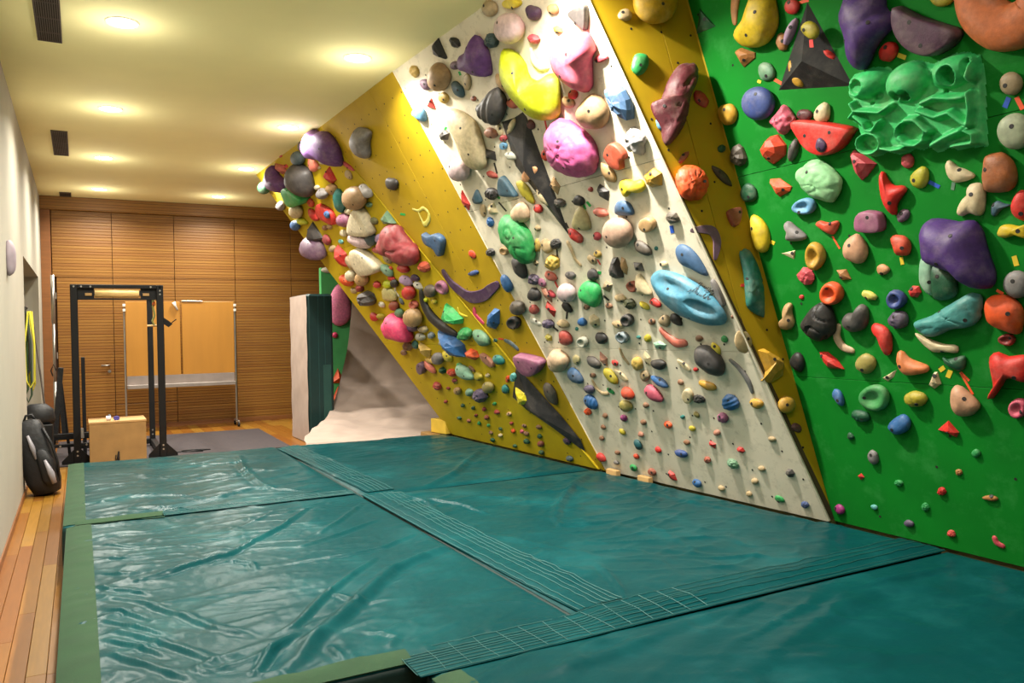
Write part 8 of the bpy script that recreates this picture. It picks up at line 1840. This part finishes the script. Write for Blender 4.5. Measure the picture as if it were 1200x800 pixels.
for z, lab in ((.80, 'upper orange triangular volume low on the green end wall'), (.50, 'lower orange triangular volume low on the green end wall')):
    m = MB(); m.add([(-.13, -.12, 0), (.13, -.12, 0), (.0, .14, 0), (0, -.03, .09)], [(0, 1, 3), (1, 2, 3), (2, 0, 3), (2, 1, 0)])
    o = m.build('volume', hold_mat('orng')); onback(o, 3.86, z); tag(o, lab, 'volume', 'orange volumes on the green end wall')
m, sm = hold_mesh('o', [(.12 * math.cos(a), .05 * math.sin(a)) for a in [k * math.pi / 6 for k in range(12)]], .06, 78, True)
o = m.build('climbing_hold', hold_mat('white'), None, True); onback(o, 3.72, 2.60); tag(o, 'white hold at the top corner of the green end wall', 'climbing hold')
m, sm = hold_mesh('o', [(.05 * math.cos(a), .05 * math.sin(a)) for a in [k * math.pi / 6 for k in range(12)]], .05, 79, True)
o = m.build('climbing_hold', hold_mat('hpnk'), None, True); onback(o, 3.82, 1.50); tag(o, 'small hot pink hold below the tall pink hold on the end wall', 'climbing hold')

t = thing('standing_mat', (2.97, 11.1, 0), 'thick crash mat stood on its side, beige carpet face and teal vinyl edge', 'crash mat')
R = []
m = MB(); m.box(-.19, .17, 0, 1.0, 0, 2.09, .03); m.build('foam_body', vinyl_dark, t)
V, F = [], []
ny, nz = 10, 20
for i in range(ny + 1):
    for k in range(nz + 1):
        y, z = i / ny, k / nz
        V.append((-.197 - .03 * math.sin(math.pi * y) * math.sin(math.pi * z) + .004 * math.sin(z * 23 + y * 5), .01 + y * .98, .01 + z * 2.07))
for i in range(ny):
    for k in range(nz):
        a = i * (nz + 1) + k
        F.append((a, a + nz + 1, a + nz + 2, a + 1))
m = MB(); m.add(V, F)
n0 = len(m.v)
m.build('carpet_face', beige_carpet, t, True)
for x in (-.04, .05):
    m = MB(); m.box(x, x + .002, -.004, .0, .02, 2.07); m.build('seam', stitch_m, t)
m = MB(); m.box(.02, .13, -.008, .0, .15, 1.1, .003); m.build('velcro_patch', material('dark_velcro', '234a44', .9), t)

# carpeted mat that lies on the floor and curls up the corner
t = thing('carpeted_mat', (3.4, 10.8, 0), 'large beige carpeted mat sweeping from the floor up the corner in folds', 'mat')
LC = [(2.30, 9.35, .26), (2.37, 9.7, .29), (2.69, 10.4, .32), (3.02, 11.0, .42), (3.29, 11.5, .67), (3.45, 11.8, .9), (3.69, 12.2, 1.4), (3.89, 12.6, 2.15), (3.98, 12.85, 2.6)]
RC = [(3.60, 8.95, .27), (3.95, 9.35, .29), (4.35, 10.2, .34), (4.7, 11.0, .48), (4.95, 11.6, .75), (5.1, 11.9, 1.0), (5.25, 12.3, 1.5), (5.35, 12.7, 2.2), (5.4, 12.9, 2.6)]
def cat(L, t_):
    n = len(L) - 1
    s = t_ * n; i = min(int(s), n - 1); u = s - i
    p0, p1, p2, p3 = (Vector(L[max(i - 1, 0)]), Vector(L[i]), Vector(L[i + 1]), Vector(L[min(i + 2, n)]))
    return .5 * (2 * p1 + (p2 - p0) * u + (2 * p0 - 5 * p1 + 4 * p2 - p3) * u * u + (3 * p1 - p0 - 3 * p2 + p3) * u ** 3)
NU, NV = 60, 90
V, VL = [], []
for j in range(NV + 1):
    q = j / NV
    a, b = cat(LC, q), cat(RC, q)
    for i in range(NU + 1):
        s = i / NU
        p = a.lerp(b, s)
        fold = math.exp(-((q - .30) / .22) ** 2)
        w = noise.noise(Vector((s * 3.0, q * 16 + s * 2.2, 4))) * .11 * fold + noise.noise(Vector((s * 6, q * 34 + s * 5, 9))) * .03 * fold
        w += .008 * noise.noise(Vector((s * 9, q * 9, 1)))
        w -= .03 * math.sin(math.pi * s) * q
        n = Vector((-.35, -.75, .45 if q > .4 else 1.0)).normalized()
        edge = .05 if (j == 0) else 0
        p = p + n * w - Vector((0, 0, edge))
        V.append(p - Vector((3.4, 10.8, 0)))
        VL.append(p - n * .11 - Vector((3.4, 10.8, 0)))
W = NU + 1
F = [(j * W + i, j * W + i + 1, (j + 1) * W + i + 1, (j + 1) * W + i) for j in range(NV) for i in range(NU)]
m = MB(); m.add(V, F); m.build('carpet', beige_carpet, t, True)
# foam body under the carpet
m = MB()
B = []
for j in range(0, NV + 1, 3):
    rowt = [VL[j * W + i] for i in (0, NU // 4, NU // 2, 3 * NU // 4, NU)]
    q = j / NV
    rowt = [p + Vector((.02 if k == 0 else 0, 0, 0)) for k, p in enumerate(rowt)]
    th = Vector((0.05, .30 * min(1, q * 2), 0))
    rowb = [Vector((p.x, p.y, max(.0, p.z - .32) if q < .35 else max(0, p.z - .28))) + th * (1 if q > .3 else 0) for p in rowt]
    B.append([tuple(p) for p in rowt] + [tuple(p) for p in rowb[::-1]])
m.rings(B); m.build('foam_body', vinyl_dark, t)
m = MB(); P0 = Vector((.12, -1.35, .30))
m.box(-.05, .05, -.01, .01, -.04, .04, .004)
o = m.build('label_patch', white_plastic, t); o.location = (1.15, .05, .43); o.rotation_euler = (math.radians(-45), 0, 0)

# ---------------------------------------------------------------- relief hold with skulls on the green wall
RELIEF_CODE = None
def relief(parent_name='skull_relief'):
    nx, ny = 132, 104
    xs_ = np.linspace(min(p[0] for p in RELIEF_OUTLINE) - .01, max(p[0] for p in RELIEF_OUTLINE) + .01, nx)
    ys_ = np.linspace(min(p[1] for p in RELIEF_OUTLINE) - .01, max(p[1] for p in RELIEF_OUTLINE) + .01, ny)
    X, Y = np.meshgrid(xs_, ys_)
    P = RELIEF_OUTLINE
    ins = np.zeros_like(X, bool); D = np.full_like(X, 9.0)
    for i in range(len(P)):
        a, b = P[i], P[(i + 1) % len(P)]
        c = (a[1] > Y) != (b[1] > Y)
        xi = (b[0] - a[0]) * (Y - a[1]) / ((b[1] - a[1]) or 1e-9) + a[0]
        ins ^= c & (X < xi)
        D = np.minimum(D, seg_dist(X, Y, a, b)[0])
    sd = np.where(ins, D, -D)
    base = .022 * np.clip((sd + .004) / .016, 0, 1)
    Z = base.copy()
    for (x, y, rx, ry) in RELIEF_DOMES:
        q = ((X - x) / rx) ** 2 + ((Y - y) / ry) ** 2
        Z = np.maximum(Z, .095 * np.sqrt(np.clip(1.05 - q, 0, 1)))
    for pts, w in RELIEF_RIDGES:
        dd = np.full_like(X, 9.0)
        for i in range(len(pts) - 1):
            dd = np.minimum(dd, seg_dist(X, Y, pts[i], pts[i + 1])[0])
        Z = np.maximum(Z, .075 * np.exp(-(dd / (w * 1.2)) ** 2.4))
    for (x, y, rx, ry) in RELIEF_PITS:
        q = np.sqrt(((X - x) / rx) ** 2 + ((Y - y) / ry) ** 2)
        k = np.clip((1.25 - q) / .35, 0, 1)
        k = k * k * (3 - 2 * k)
        Z = Z * (1 - k) + .006 * k
    keep = (Z > .002)
    V, F, ID = [], [], {}
    for j in range(ny):
        for i in range(nx):
            V.append((X[j, i], Y[j, i], Z[j, i]))
    for j in range(ny - 1):
        for i in range(nx - 1):
            if keep[j, i] or keep[j + 1, i] or keep[j, i + 1] or keep[j + 1, i + 1]:
                F.append((j * nx + i, j * nx + i + 1, (j + 1) * nx + i + 1, (j + 1) * nx + i))
    used = sorted({k for f in F for k in f})
    remap = {k: n for n, k in enumerate(used)}
    me = new_mesh('skull_relief', [V[k] for k in used], [tuple(remap[k] for k in f) for f in F], hold_mat('lgrn2'), True)
    o = bpy.data.objects.new('skull_relief', me)
    COLL.objects.link(o)
    o.matrix_world = fmat('E') @ Matrix.Translation((RELIEF_AT[0], RELIEF_AT[1], 0))
    tag(o, 'large bright green relief of skulls and bones on the green wall', 'climbing hold')
COLOUR['lgrn2'] = '38c56c'
relief()

LET_ANG, LET_AT = -.61, (.165, .035)
# lettering on the sky blue dish hold, laid onto its surface
sky = [o for o in COLL.objects if o.get('label', '').startswith('huge sky blue')][0]
cu_ = bpy.data.curves.new('lettering', 'FONT')
cu_.body = 'Jhullde'
cu_.size = .052
cu_.shear = .35
cu_.align_x = 'CENTER'
tmp = bpy.data.objects.new('lettering', cu_)
COLL.objects.link(tmp)
bpy.context.view_layer.update()
tm = bpy.data.meshes.new_from_object(tmp.evaluated_get(bpy.context.evaluated_depsgraph_get()))
bpy.data.objects.remove(tmp)
ca, sa = math.cos(LET_ANG), math.sin(LET_ANG)
for v in tm.vertices:
    x, y = v.co.x * ca - v.co.y * sa + LET_AT[0], v.co.x * sa + v.co.y * ca + LET_AT[1]
    ok, loc, nn, _ = sky.ray_cast(Vector((x, y, 1)), Vector((0, 0, -1)))
    v.co = (x, y, (loc.z if ok else 0) + .006)
tm.materials.clear(); tm.materials.append(material('faded_black_print', '3a4650', .7))
lo = link('lettering', tm, sky)
